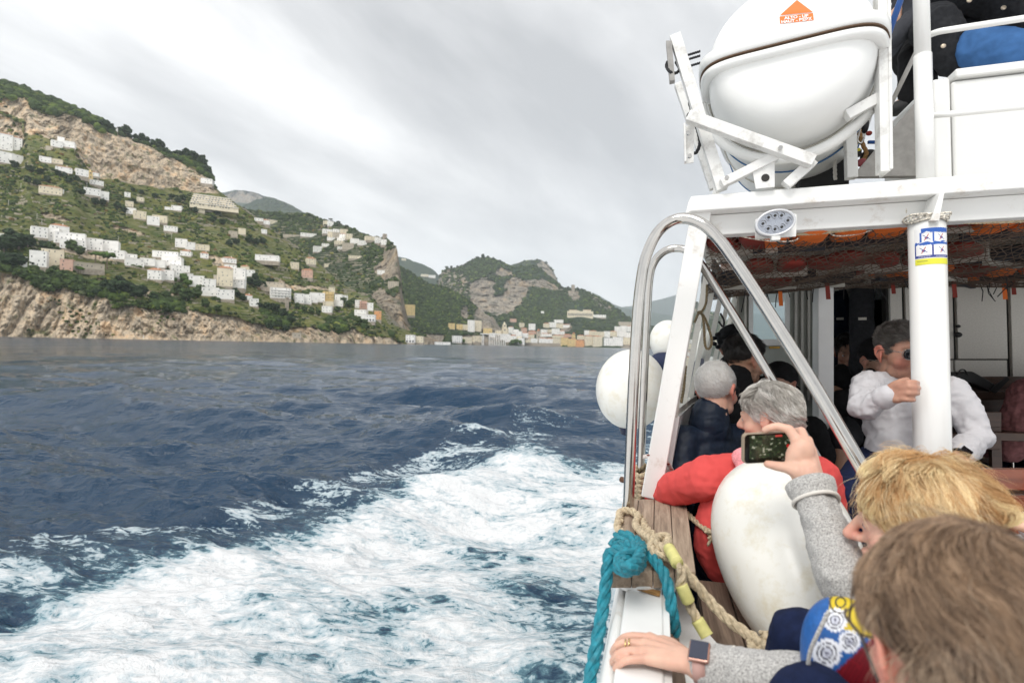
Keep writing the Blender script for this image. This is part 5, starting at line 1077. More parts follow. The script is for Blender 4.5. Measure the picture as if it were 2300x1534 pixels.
# ------------------------------------------------------------------ liferaft canister, fenders, ropes
RAFT = mat('moulded_raft_shell', (.80, .805, .79), .33, noise=(4, .05, 6), bump=(30, .08, .003)); 
rc = np.array(onV(1783, 112, 2.16)); RR = .325
raft = broot('liferaft_canister', tuple(rc + (0, .5, -.36)), 'big white liferaft canister strapped in its cradle above the deck', 'liferaft')
def raft_shell(sign, Rx, L0, name, grow=0.0):
    # half barrel: superellipse plan with domed near end
    m, k = 44, 40; V = []
    for i in range(m + 1):
        t = -1 + 2 * i / m; ax = np.sign(t) * (1 - (1 - abs(t)) ** 2.4); rr_ = (1 - abs(ax) ** 6) ** (1 / 6)
        for j in range(k + 1):
            a = pi * j / k; V.append((rc[0] + (Rx + grow) * rr_ * cos(a), rc[1] + L0 + ax * L0, rc[2] + sign * ((Rx * 1.0) * rr_ * sin(a) ** .9)))
    f = [(i * (k + 1) + j, i * (k + 1) + j + 1, (i + 1) * (k + 1) + j + 1, (i + 1) * (k + 1) + j) for i in range(m) for j in range(k)]
    if sign < 0: f = [q[::-1] for q in f]
    return MB().add(V, f).make(name, RAFT, raft, smooth=True)
L0 = .62; rc[1] -= .06; rc[0] -= .035; rc[2] -= .01
_q = radians(-13); _RZ = np.array([[cos(_q), -sin(_q), 0], [sin(_q), cos(_q), 0], [0, 0, 1]]); MB.xf = lambda V: (V - rc) @ _RZ.T + rc
up_s = raft_shell(1, RR * .95, L0, 'upper_shell'); lo_s = raft_shell(-1, RR * .93, L0, 'lower_shell')
def rim(z0, z1, grow, name, m_):
    V = []; mth = 120
    for a in np.linspace(0, 2 * pi, mth, endpoint=False):
        c, s = cos(a), sin(a); x = np.sign(c) * abs(c) ** .3333; y = np.sign(s) * abs(s) ** .3333
        V.append((rc[0] + (RR * .95 + grow) * x, rc[1] + L0 + (L0 + grow) * y))
    V = np.array(V); Z = [(z0, 0), (z0 - .004, 0), (z1 + .004, 0), (z1, 0)]; ring = []
    cx = np.array((rc[0], rc[1] + L0))
    for (zz, sc) in ((z1 - .0, .90), (z1, .985), (z1 - .006, 1.0), (z0 + .006, 1.0), (z0, .985), (z0, .90)):
        ring.append(np.c_[cx + (V - cx) * sc, np.full(mth, rc[2] + zz)])
    n_ = len(ring); f = [(i * mth + j, i * mth + (j + 1) % mth, ((i + 1) % n_) * mth + (j + 1) % mth, ((i + 1) % n_) * mth + j) for i in range(n_) for j in range(mth)]
    MB().add(np.concatenate(ring), f).make(name, m_, raft, smooth=True)
rim(.002, .05, .030, 'upper_rim', RAFT); rim(-.034, -.004, .024, 'lower_rim', RAFT); rim(-.004, .002, .026, 'rim_seal', mat('brown_seal', (.12, .07, .04), .8))
for k, vv in enumerate((.25, .5, .75, 1.0)):
    rr_ = (1 - abs((vv - L0) / L0) ** 6) ** (1 / 6) * RR * .94 + .004
    MB().tube([(rc[0] + rr_ * cos(a), rc[1] + vv, rc[2] + rr_ * sin(a)) for a in np.linspace(-pi + .15, -.15, 40)], .004, 6).make('binding_strap', mat('blue_strap', (.03, .12, .28), .5) if k % 2 else STRAP, raft, smooth=True)
hr = RR * .93 + .028; 
MB().tube([(rc[0] + hr * cos(a), rc[1] + .20, rc[2] - .02 + hr * 1.0 * sin(a)) for a in np.linspace(-pi + .12, -.62, 60)], .020, 16).make('cradle_hoop', WORN, boat, smooth=True)
MB.xf = None
def on_shell(shell):
    me = shell.data; off_ = ROOTS[raft]; vs = [v.co + off_ for v in me.vertices]
    return BVHTree.FromPolygons(vs, [tuple(p.vertices) for p in me.polygons])
bt = on_shell(up_s)
def proj(px, py, lift):
    d = Vector(ray(px, py)).normalized(); h = bt.ray_cast(Vector((0, 0, 0)), d)
    return h[0] - d * lift if h[0] is not None else None
OR = mat('orange_vinyl', (.85, .17, .015), .5); WH = mat('white_vinyl', (.85, .85, .85), .5)
def decal(quad, nx, ny, name, m_, lift=.002):
    q = np.array(quad, float); V = []
    for j in range(ny + 1):
        for i in range(nx + 1):
            s, t = i / nx, j / ny; p = (q[0] * (1 - s) + q[1] * s) * (1 - t) + (q[3] * (1 - s) + q[2] * s) * t; V.append(proj(p[0], p[1], lift) or (0, 0, 0))
    MB().add(V, [tuple(f) for f in gridfaces(ny + 1, nx + 1)]).make(name, m_, raft)
decal([(1789.5, 1), (1790.5, 1), (1826, 28), (1752, 35)], 16, 10, 'orange_arrow', OR)
decal([(1751, 38), (1826, 30), (1828, 46), (1752, 54)], 16, 8, 'orange_band', OR)
def text_on(s, ax, ay, bx_, by_, h, name):
    cu = bpy.data.curves.new('t', 'FONT'); cu.body = s; cu.align_x = 'LEFT'; cu.offset = .035; ob = bpy.data.objects.new('t', cu); C.objects.link(ob)
    dg = bpy.context.evaluated_depsgraph_get(); me = bpy.data.meshes.new_from_object(ob.evaluated_get(dg)); bpy.data.objects.remove(ob)
    co = np.array([v.co[:] for v in me.vertices]); w = co[:, 0].max(); A = np.array((ax, ay)); B = np.array((bx_, by_)); e = (B - A) / w; nrm = np.array((e[1], -e[0])); nrm /= np.linalg.norm(nrm)
    V = []
    for c in co: p = A + e * c[0] + nrm * c[1] * h / .72; V.append(proj(p[0], p[1], .004) or Vector((0, 0, 0)))
    MB().add([tuple(v) for v in V], [tuple(p.vertices) for p in me.polygons]).make(name, WH, raft)
text_on('ALTO - UP', 1762, 44.5, 1816, 38.5, 6.2, 'lettering'); text_on('HAUT - ВЕРХ', 1755, 53.2, 1824, 45.2, 6.2, 'lettering')
# black cord loops at the cradle, white cord under it
co_ = broot('black_cord', D(1520, 150, 2.1), 'black cord looped round the raised arm of the raft cradle', 'cord')
rope_mb(DP([(1499, 140, 2.12), (1497, 150, 2.1), (1505, 162, 2.08), (1518, 165, 2.1), (1526, 156, 2.12), (1518, 140, 2.16)]), .006).make('cord_loop', ROPEK, co_)
for yy in (118, 128, 144): rope_mb(DP([(1546, yy + 6, 2.25), (1572, yy - 2, 2.2)]), .005).make('cord_turn', ROPEK, co_)
rope_mb(DP([(1548, 230, 2.2), (1553, 250, 2.2), (1546, 262, 2.2), (1564, 285, 2.16), (1572, 320, 2.16), (1566, 340, 2.16), (1560, 345, 2.18)]), .007).make('cord_tail', ROPEK, co_)
wc_ = broot('white_cord', D(1875, 400, 2.35), 'white braided cord hanging down behind the raft cradle', 'cord')
rope_mb(DP([(1880, 285, 2.4), (1876, 320, 2.4), (1875, 360, 2.4), (1876, 404, 2.4)]), .008).make('cord', mat('white_rope', (.6, .58, .54), .9), wc_)
db = broot('dark_void_box', D(1850, 400, 2.7), 'black box added to stand for the shaded void under the liferaft cradle', 'dark void')  # black box added where there is only a shaded void behind the canister
MB().bx(onV(1795, 380, 2.75)[0], onV(1908, 380, 2.75)[0], 2.75, 2.95, wl1, onV(1850, 335, 2.75)[2]).make('void_shade_box', BLACK, db, bevel=.01); MB().bx(onV(1812, 380, 2.70)[0], onV(1890, 380, 2.7)[0], 2.70, 2.74, wl1, wl1 + .02).make('wooden_sill', DKWOOD, db)
hk = broot('rescue_tackle', D(1940, 300, 2.3), 'bundle of hooks, ropes and a yellow reel hung on the frame', 'tackle')
rope_mb(DP([(1935, 255, 2.3), (1929, 290, 2.3), (1938, 325, 2.3), (1946, 345, 2.3), (1936, 365, 2.3)]), .009).make('rope_bundle', mat('tan_rope', (.35, .20, .08), .9), hk)
MB().ell(D(1942, 280, 2.32), (.016, .02, .04)).ell(D(1952, 352, 2.34), (.035, .03, .03)).make('black_block', BLACK, hk, smooth=True)
MB().tube(smooth_path(DP([(1934, 275, 2.27), (1930, 300, 2.27), (1926, 315, 2.27), (1934, 322, 2.27), (1941, 310, 2.27)])), .004, 10).make('steel_hook', STEEL, hk, smooth=True)
MB().tube(DP([(1917, 340, 2.28), (1917, 352, 2.28)]), .030, 24).make('reel_rim', BLACK, hk); MB().tube(DP([(1916, 337, 2.26), (1917, 343, 2.262)]), .026, 24).make('reel_face', mat('yellow_plastic', (.45, .40, .02), .5), hk)
MB().ell(D(1936, 366, 2.28), (.022, .015, .018)).make('red_pad', mat('dull_red', (.35, .08, .09), .7), hk, smooth=True); MB().ell(D(1952, 300, 2.28), (.012, .01, .01)).make('red_tag', RED, hk, smooth=True)
MB().beam(D(1950, 320, 2.3), D(1970, 320, 2.3), .012, .01).make('blue_clip', bpy.data.materials['blue_plastic'], hk)

# fenders
FND = grimy('fender_vinyl', (.80, .79, .74), (.60, .53, .36), 16, .50, .85, .28)
def fender(name, c, R, L, axis, label, parts=True, cone=.0):
    axis = Vector(axis).normalized(); r = broot(name, tuple(c), label, 'fender'); ax = np.array(axis); x = np.cross(ax, (0.1, 1, .2)); x /= np.linalg.norm(x); y = np.cross(ax, x); Rm = np.array([x, y, ax]).T
    def fn(V):
        s = 1 - cone * (-V[:, 2]).clip(-1, 1) * 1.0 - .10 * (V[:, 2] < -.8) * 0; V = V.copy(); V[:, 0] *= s; V[:, 1] *= s; return V
    MB().ell(c, (R, R, L), Rm, 64, 1.0, fn).make('bladder', FND, r, smooth=True)
    e = np.array(c) - ax * (L * 1.0); MB().tube([e + ax * .05, e - ax * .03], [R * .35, R * .16], 20).make('eye_end', mat('navy_eye', (.01, .015, .05), .4) if 'navy_eye' not in bpy.data.materials else bpy.data.materials['navy_eye'], r, smooth=True)
    return r
fc = np.array(D(1772, 1258, 1.50)); 
ax_ = np.array(D(1705, 1062, 1.72)) - np.array(D(1845, 1480, 1.26)); fender('fender', fc, .188, .325, ax_, 'huge white teardrop fender resting on the teak locker lid', cone=.20)
f2 = np.array(D(1417, 874, 2.75)); fender('fender', f2, .178, .205, (0.1, 0, 1), 'big round white fender hanging outside the hull by the rail')
f3 = np.array(D(1500, 765, 3.9)); fender('fender', f3, .13, .15, (0, .2, 1), 'small white fender with a navy cover, higher and farther along the hull')
cv = broot('fender_cover', tuple(f3 - np.array((0, 0, .14))), 'navy cloth cover under the farther white fender', 'cover')
MB().ell(f3 - np.array((.01, 0.05, .155)), (.12, .12, .08), None, 24).make('cloth', mat('navy_cloth', (.012, .02, .06), .8), cv, smooth=True)

# ropes round the foot of the handrail
hr_ = broot('hemp_rope', D(1440, 1180, 1.8), 'thick pale hemp rope hitched round the steel rail foot and trailing aft', 'rope')
SW = lambda x, y, h=.014: (x, y, float(F * (.55 - h) / (y - 803)))
A = [SW(1392, 1172), SW(1394, 1150), SW(1420, 1148, .02), SW(1440, 1166), SW(1452, 1188), SW(1470, 1204), SW(1498, 1226), SW(1520, 1258), (1545, 1290, 1.355 + .02), (1590, 1345, 1.36), (1640, 1395, 1.31), (1690, 1430, 1.26), (1740, 1465, 1.18), (1790, 1500, 1.10), (1840, 1540, 1.04)]
rope_mb(DP(A), .0135).make('long_fall', ROPEC, hr_)
rope_mb(DP([SW(1390, 1165), SW(1388, 1187), SW(1410, 1203), SW(1440, 1217), SW(1462, 1235, .03), SW(1480, 1240, .035), SW(1500, 1225, .03), SW(1498, 1205, .02), SW(1478, 1208, .03), SW(1462, 1228, .04), SW(1480, 1248, .04), SW(1512, 1250, .03)]), .0125).make('hitch_turn', ROPEC, hr_)
rope_mb(DP([SW(1436, 1158, .025), SW(1428, 1178, .03), SW(1446, 1198, .04), SW(1470, 1218, .045), SW(1500, 1240, .045), SW(1512, 1262, .03)]), .0120).make('hitch_turn', ROPEC, hr_)
rope_mb(DP([SW(1495, 1232, .05), SW(1520, 1262, .045), (1532, 1292, 1.31), (1528, 1312, 1.31), (1540, 1340, 1.31), (1556, 1372, 1.30), (1570, 1400, 1.29), (1580, 1415, 1.28)]), .0125).make('rope_tail', ROPEC, hr_)
YT = mat('yellow_tape', (.62, .58, .22), .6, noise=(40, .15), bump=(90, .5, .003))
MB().tube(smooth_path(DP([SW(1503, 1232, .055), SW(1513, 1250, .052), SW(1521, 1264, .048)])), .0155, 14).make('tape_wrap', YT, hr_, smooth=True)
MB().tube(smooth_path(DP([(1530, 1314, 1.305), (1538, 1332, 1.30), (1546, 1350, 1.30)])), .0155, 14).make('tape_wrap', YT, hr_, smooth=True)
MB().tube(smooth_path(DP([(1566, 1392, 1.285), (1576, 1408, 1.28), (1588, 1428, 1.27)])), [.0155] * 16 + [.017], 14).make('tape_end', YT, hr_, smooth=True)
# frayed splice near the fender
for (x, y, d) in ((1704, 1440, 1.235), (1690, 1452, 1.235), (1720, 1428, 1.235), (1706, 1462, 1.225)):
    mb = MB()
    for k in range(9): 
        q = np.array(D(x, y, d)); e = q + np.array((rr.uniform(-.02, .02), rr.uniform(-.015, .005), rr.uniform(-.012, .018))); mb.tube(smooth_path([q, (q + e) / 2 + np.array((0, 0, .004)), e], 4), [.0045] * 8 + [.002], 6)
    mb.ell(D(x, y, d - .006), (.012, .012, .011), None, 12).make('frayed_splice', ROPEC, hr_, smooth=True)
rope_mb(DP([(1730, 1445, 1.20), (1770, 1492, 1.12), (1815, 1530, 1.06), (1850, 1560, 1.0)]), .0125).make('doubled_end', ROPEC, hr_)
h2 = broot('hemp_rope', D(1445, 1100, 2.2), 'thinner hemp rope wound round the inner rail and running to the fender', 'rope')
for k in range(6):
    y = 1058 + k * 11; rope_mb(DP([(1424, y + 6, 2.26), (1438, y + 12, 2.22), (1456, y + 4 + 5 * (k % 2), 2.25), (1458, y - 10, 2.3), (1440, y - 12, 2.33), (1426, y - 4, 2.30), (1424, y + 10, 2.26)]), .0125).make('turn', ROPEC, h2)
rope_mb(DP([(1455, 1098, 2.22), (1490, 1115, 2.16), (1530, 1142, 2.0), (1560, 1168, 1.9), (1600, 1200, 1.78), (1625, 1222, 1.68)]), .0105).make('lead_to_fender', ROPEC, h2)
mb = MB()
for k in range(14):
    q = np.array(D(1603, 1203, 1.76)); e = q + np.array((rr.uniform(-.035, .01), rr.uniform(-.02, .0), rr.uniform(-.035, .03))); mb.tube(smooth_path([q, (q + e) / 2 + np.array((0, 0, .004)), e], 4), [.005] * 8 + [.0015], 6)
mb.make('frayed_end', ROPEC, h2, smooth=True)
rust = broot('frayed_rope_end', D(1400, 1078, 2.2), 'rusty frayed rope stub poking out past the steel rail', 'rope')
MB().tube(smooth_path(DP([(1424, 1085, 2.2), (1408, 1080, 2.18), (1394, 1076, 2.16)])), [.012] * 16 + [.006], 10).make('stub', mat('rusty_rope', (.10, .05, .03), .9, noise=(80, .6)), rust, smooth=True)
tr = broot('teal_rope', D(1400, 1240, 1.55), 'thick teal rope knotted on the gunwale end and hanging overboard', 'rope')
rope_mb(DP([SW(1376, 1226, .03), SW(1392, 1214, .04), SW(1422, 1212, .05), SW(1440, 1228, .05), SW(1428, 1246, .06), SW(1398, 1240, .07), (1374, 1238, 1.34), (1366, 1262, 1.33), (1362, 1300, 1.33), (1353, 1370, 1.30), (1341, 1440, 1.27), (1328, 1510, 1.24), (1316, 1575, 1.2)]), .0160).make('hanging_part', ROPET, tr)
rope_mb(DP([SW(1382, 1266, .03), SW(1394, 1279, .04), SW(1422, 1280, .05), SW(1441, 1262, .04), SW(1432, 1247, .07), SW(1404, 1247, .08), SW(1390, 1260, .07), SW(1406, 1273, .08), SW(1430, 1262, .08), SW(1436, 1238, .08), SW(1412, 1224, .07), SW(1390, 1228, .05), SW(1380, 1248, .04)]), .0150).make('knot', ROPET, tr)
rope_mb(DP([SW(1384, 1206, .03), SW(1402, 1200, .05), SW(1426, 1214, .04), SW(1452, 1238, .03), SW(1474, 1262, .03), (1494, 1294, 1.31), (1505, 1340, 1.28), (1512, 1385, 1.27), (1518, 1420, 1.29)]), .0145).make('inboard_part', ROPET, tr)
rw = broot('red_white_rope', D(1490, 1020, 2.2), 'white rope with red flecks tied round the slanted post', 'rope')
rope_mb(DP([(1447, 1026, 2.16), (1462, 1023, 2.1), (1485, 1028, 2.1), (1500, 1040, 2.12), (1510, 1058, 2.16), (1514, 1070, 2.2)]), .0085).make('rope', mat('flecked_rope', (.70, .62, .58), .9, noise=(55, .25)), rw)
for k, (x, y) in enumerate(((1456, 1022), (1474, 1025), (1490, 1031), (1501, 1042), (1508, 1054))): MB().ell(D(x, y, 2.085), (.006, .004, .003)).make('red_fleck', RED, rw, smooth=True)
# lashing at the pillar head
ls = broot('rope_lashing', D(2085, 485, 2.02), 'tangled black and white cord lashed round the head of the white pillar', 'rope')
LSW = mat('flecked_cord', (.62, .58, .50), .9, noise=(140, .75, 2)); mb = MB(); p0 = np.array((pc[0], pc[1], 0))
for k in range(4):
    z = onV(2086, 490 - k * 4, 2.1)[2]; mb.tube([p0 + ((.058 + .003 * k) * cos(a), (.058 + .003 * k) * sin(a), z + .004 * sin(3 * a + k)) for a in np.linspace(0, 2 * pi, 30)], .0035, 6, False)
for k in range(16):
    q = [np.array(D(2052 + rr.uniform(-26, 26), 480 + rr.uniform(-14, 14), 1.93 + rr.uniform(-.02, .02))) for _ in range(5)]; mb.tube(smooth_path(q, 6), .0032, 6)
mb.tube(smooth_path(DP([(2060, 492, 1.95), (2010, 500, 2.0), (1985, 520, 2.02), (1996, 505, 2.02), (1930, 525, 2.05), (1870, 528, 2.07), (1850, 495, 2.08), (1800, 530, 2.08), (1775, 542, 2.09), (1700, 538, 2.1), (1630, 522, 2.12)]), 6), .0032, 6)
mb.tube(smooth_path(DP([(2120, 492, 1.95), (2160, 486, 1.95), (2215, 480, 1.98), (2260, 486, 1.95), (2330, 492, 1.95)]), 6), .0045, 6)
mb.tube(smooth_path(DP([(2050, 470, 1.98), (2088, 447, 2.0), (2092, 470, 1.98)]), 6), .0032, 6)
mb.make('cord', LSW, ls, smooth=True)
bc = broot('looped_cord', D(1580, 740, 2.35), 'brown flecked cord hanging in loops behind the slanted post', 'rope')
rope_mb(DP([(1588, 640, 2.4), (1586, 680, 2.36), (1576, 700, 2.32), (1568, 702, 2.3), (1582, 712, 2.3), (1598, 760, 2.3), (1594, 782, 2.3), (1584, 776, 2.3), (1580, 720, 2.3), (1572, 700, 2.32), (1560, 724, 2.3)]), .0055).make('loop', mat('brown_cord', (.17, .13, .07), .9, noise=(120, .5)), bc)
rope_mb(DP([(1540, 822, 2.3), (1536, 870, 2.3), (1530, 905, 2.3)]), .006).make('tail', bpy.data.materials['brown_cord'], bc)
rope_mb(DP([(1618, 704, 2.6), (1626, 720, 2.6), (1624, 734, 2.6), (1614, 722, 2.6)]), .005).make('black_loop', ROPEK, bc)
# ------------------------------------------------------------------ people
def cap(mb, a, b, ra, rb, seg=14):
    a, b = np.array(a, float), np.array(b, float); mb.ell(a, (ra,) * 3, None, seg); mb.ell(b, (rb,) * 3, None, seg)
    if np.linalg.norm(b - a) > 1e-4: mb.tube([a, b], [ra, rb], seg)
    return mb
def chain(mb, pts, rs):
    for i in range(len(pts) - 1): cap(mb, pts[i], pts[i + 1], rs[i], rs[i + 1])
    return mb
def grow(mb, voxel, smooth=4):
    "one continuous surface grown over overlapping shapes"
    me = bpy.data.meshes.new('tmp'); me.from_pydata([tuple(x) for x in np.concatenate(mb.v)], [], mb.f); o = bpy.data.objects.new('tmp', me); C.objects.link(o)
    r = o.modifiers.new('r', 'REMESH'); r.mode = 'VOXEL'; r.voxel_size = voxel
    if smooth: s = o.modifiers.new('s', 'SMOOTH'); s.factor = .5; s.iterations = smooth
    ev = o.evaluated_get(bpy.context.evaluated_depsgraph_get()); m2 = ev.to_mesh(); nv = len(m2.vertices)
    V = np.empty(nv * 3, np.float32); m2.vertices.foreach_get('co', V); N_ = np.empty(nv * 3, np.float32); m2.vertices.foreach_get('normal', N_)
    Fq = [tuple(p.vertices) for p in m2.polygons]; ev.to_mesh_clear(); bpy.data.objects.remove(o); bpy.data.meshes.remove(me)
    return V.reshape(-1, 3).astype(float), N_.reshape(-1, 3).astype(float), Fq
def skin_part(name, mb, mtl, parent, voxel=.006, smooth=4, disp=None, paint=None):
    V, N_, Fq = grow(mb, voxel, smooth)
    if disp is not None: V = V + N_ * disp(V, N_)[:, None]
    m = MB(); m.v = [V]; m.f = Fq; m.n = len(V)
    return m.make(name, mtl, parent, smooth=True, cols=paint(V) if paint else None)
def folds(amp, sc, seed=0, stretch=(1, 1, 1)):
    st = np.array(stretch)
    return lambda V, N_: amp * (fbm(V * sc * st, 3, seed, .5, True) - .3) + amp * .25 * fbm(V * sc * 4, 2, seed + 5)
def basis(fwd, up=(0, 0, 1), roll=0):
    f = np.array(fwd, float); f /= np.linalg.norm(f); r = np.cross(f, up); r /= np.linalg.norm(r); u = np.cross(r, f)
    if roll: r, u = r * cos(roll) + u * sin(roll), u * cos(roll) - r * sin(roll)
    return np.array([r, f, u]).T       # columns right, forward, up
def head_prims(mb, o, R, s=1.0, fine=True, jaw=1.0, nose=1.0):
    T = lambda p: o + R @ (np.array(p, float) * s)
    E = lambda c, rad, seg=22: mb.ell(T(c), np.array(rad) * s, R, seg)
    Cp = lambda a, b, ra, rb: cap(mb, T(a), T(b), ra * s, rb * s, 12)
    E((0, -.012, .036), (.074, .094, .084)); E((0, .034, -.012), (.062, .060, .080)); E((0, .040, -.072), (.047 * jaw, .044, .036)); E((0, .072, -.096), (.021, .017, .017))
    for q in (-1, 1):
        E((q * .040, .056, -.030), (.024, .026, .026)); E((q * .034, .020, -.070), (.026, .04, .030)); E((q * .031, .076, .0005), (.0145, .0125, .012))
        # ear: shell, rim, lobe
        ex = .071
        Ex = R @ basis((.28 * q, -1, .0)); mb.ell(T((q * (ex + .004), -.010, -.006)), np.array((.006, .018, .030)) * s, R @ basis((q * .25, 1, .2)), 16)
        rim = [T((q * (ex + .001), .006, .008)), T((q * (ex + .008), .001, .022)), T((q * (ex + .012), -.012, .026)), T((q * (ex + .015), -.026, .016)), T((q * (ex + .014), -.028, -.002)), T((q * (ex + .008), -.020, -.020)), T((q * (ex + .003), -.008, -.034))]
        chain(mb, smooth_path(rim, 3)[::1], [.0042 * s] * 30); E((q * (ex + .002), -.006, -.034), (.006, .009, .010), 12)
    Cp((-.036, .084, .019), (.036, .084, .019), .0105, .0105); Cp((0, .092, .012), (0, .108 + .008 * nose, -.026), .0075, .0120); Cp((0, .108 + .008 * nose, -.026), (0, .100, -.033), .0125, .010)
    for q in (-1, 1): E((q * .012, .098, -.032), (.009, .011, .0085), 12)
    E((0, .090, -.058), (.024, .012, .0065), 14); E((0, .089, -.069), (.021, .012, .0075), 14); E((0, .086, -.080), (.018, .010, .008), 12)
    Cp((0, -.020, -.05), (0, -.036, -.17), .056, .060)
    return T
def hand_prims(mb, W, d, pn, side, curl=.5, s=1.0, spread=.10):
    d = np.array(d, float); d /= np.linalg.norm(d); pn = np.array(pn, float); pn -= d * (pn @ d); pn /= np.linalg.norm(pn); x = np.cross(pn, d) * side; W = np.array(W, float)
    for k, w in ((-.024, .012), (-.008, .0135), (.008, .0135), (.024, .013)): cap(mb, W + x * k * .7 * s, W + d * .082 * s + x * k * s, .014 * s, w * s, 12)
    for off_, L, r in ((.030, .068, .0088), (.0105, .076, .009), (-.0095, .070, .0086), (-.0275, .054, .0075)):
        p = W + d * .086 * s + x * off_ * s; a = curl * .55; seg_ = [L * .45, L * .31, L * .24]; pts = [p]
        for j, sl in enumerate(seg_):
            dd = d * cos(a) + pn * sin(a) + x * off_ * spread * 20 * .1; dd /= np.linalg.norm(dd); pts.append(pts[-1] + dd * sl * s); a += curl * .75
        chain(mb, pts, [r * s, r * .95 * s, r * .88 * s, r * .78 * s])
    p = W + d * .022 * s + x * .022 * s; q = p + (x * .62 + d * .62 + pn * .35) * .042 * s; t = q + (x * .35 + d * .8 + pn * .45) * .032 * s; e = t + (d * .8 + pn * .5 + x * .1) * .026 * s
    chain(mb, [p, q, t, e], [.016 * s, .0125 * s, .0105 * s, .0085 * s]); return mb
def tint_face(o, R, s, base, beard=None, ruddy=.12):
    base = np.array(base, float)
    def f(V):
        L = (V - o) @ R / s; c = np.tile(base, (len(V), 1)); nz = fbm(V * 60, 3, 4)[:, None]; c = c * (1 + .10 * nz + .14 * fbm(V * 28, 3, 14)[:, None] * np.array((.4, 1.0, 1.0)))
        red = np.exp(-((np.abs(L[:, 0]) - .040) ** 2 + (L[:, 1] - .070) ** 2 + (L[:, 2] + .035) ** 2) / .0007) + 1.2 * np.exp(-(L[:, 0] ** 2 + (L[:, 1] - .112) ** 2 + (L[:, 2] + .028) ** 2) / .0004) + 1.0 * (np.abs(L[:, 0]) > .070) * (np.abs(L[:, 2]) < .05) * (np.linalg.norm(L, axis=1) < .12)
        red = np.clip(red, 0, 1.3)[:, None] * ruddy; c = c * (1 - red * np.array((-.10, 1.6, 1.5)))
        lip = np.exp(-((L[:, 0] / .022) ** 2 + ((L[:, 1] - .098) / .012) ** 2 + ((L[:, 2] + .064) / .010) ** 2))[:, None]; c = c * (1 - lip * np.array((.15, .45, .40)))
        br = np.exp(-(((np.abs(L[:, 0]) - .032) / .016) ** 2 + ((L[:, 1] - .090) / .014) ** 2 + ((L[:, 2] - .022 + .1 * 0) / .0042) ** 2))[:, None]; c = c * (1 - .6 * br)
        if beard is not None:
            b = ((L[:, 2] < -.028 + .5 * np.abs(L[:, 1] - .05) * 0) & (L[:, 2] > -.125) & (L[:, 1] > -.005) & ~((np.abs(L[:, 0]) < .024) & (L[:, 2] > -.048))) & (np.linalg.norm(L, axis=1) < .16)
            soft_ = np.clip(.55 + .5 * fbm(V * 160, 2, 8), 0, 1) * b * sstep(.028, .045, -L[:, 2] + .0 * L[:, 1]); c = c * (1 - soft_[:, None] * beard)
        return np.clip(c, 0, 1)
    return f
SKIN = mat('skin', (1, 1, 1), .48, attrib='Col', spec=.4, sss=.12, bump=(420, .18, .0006))
HAIRM = mat('hair', (1, 1, 1), .42, attrib='Col', spec=.45)
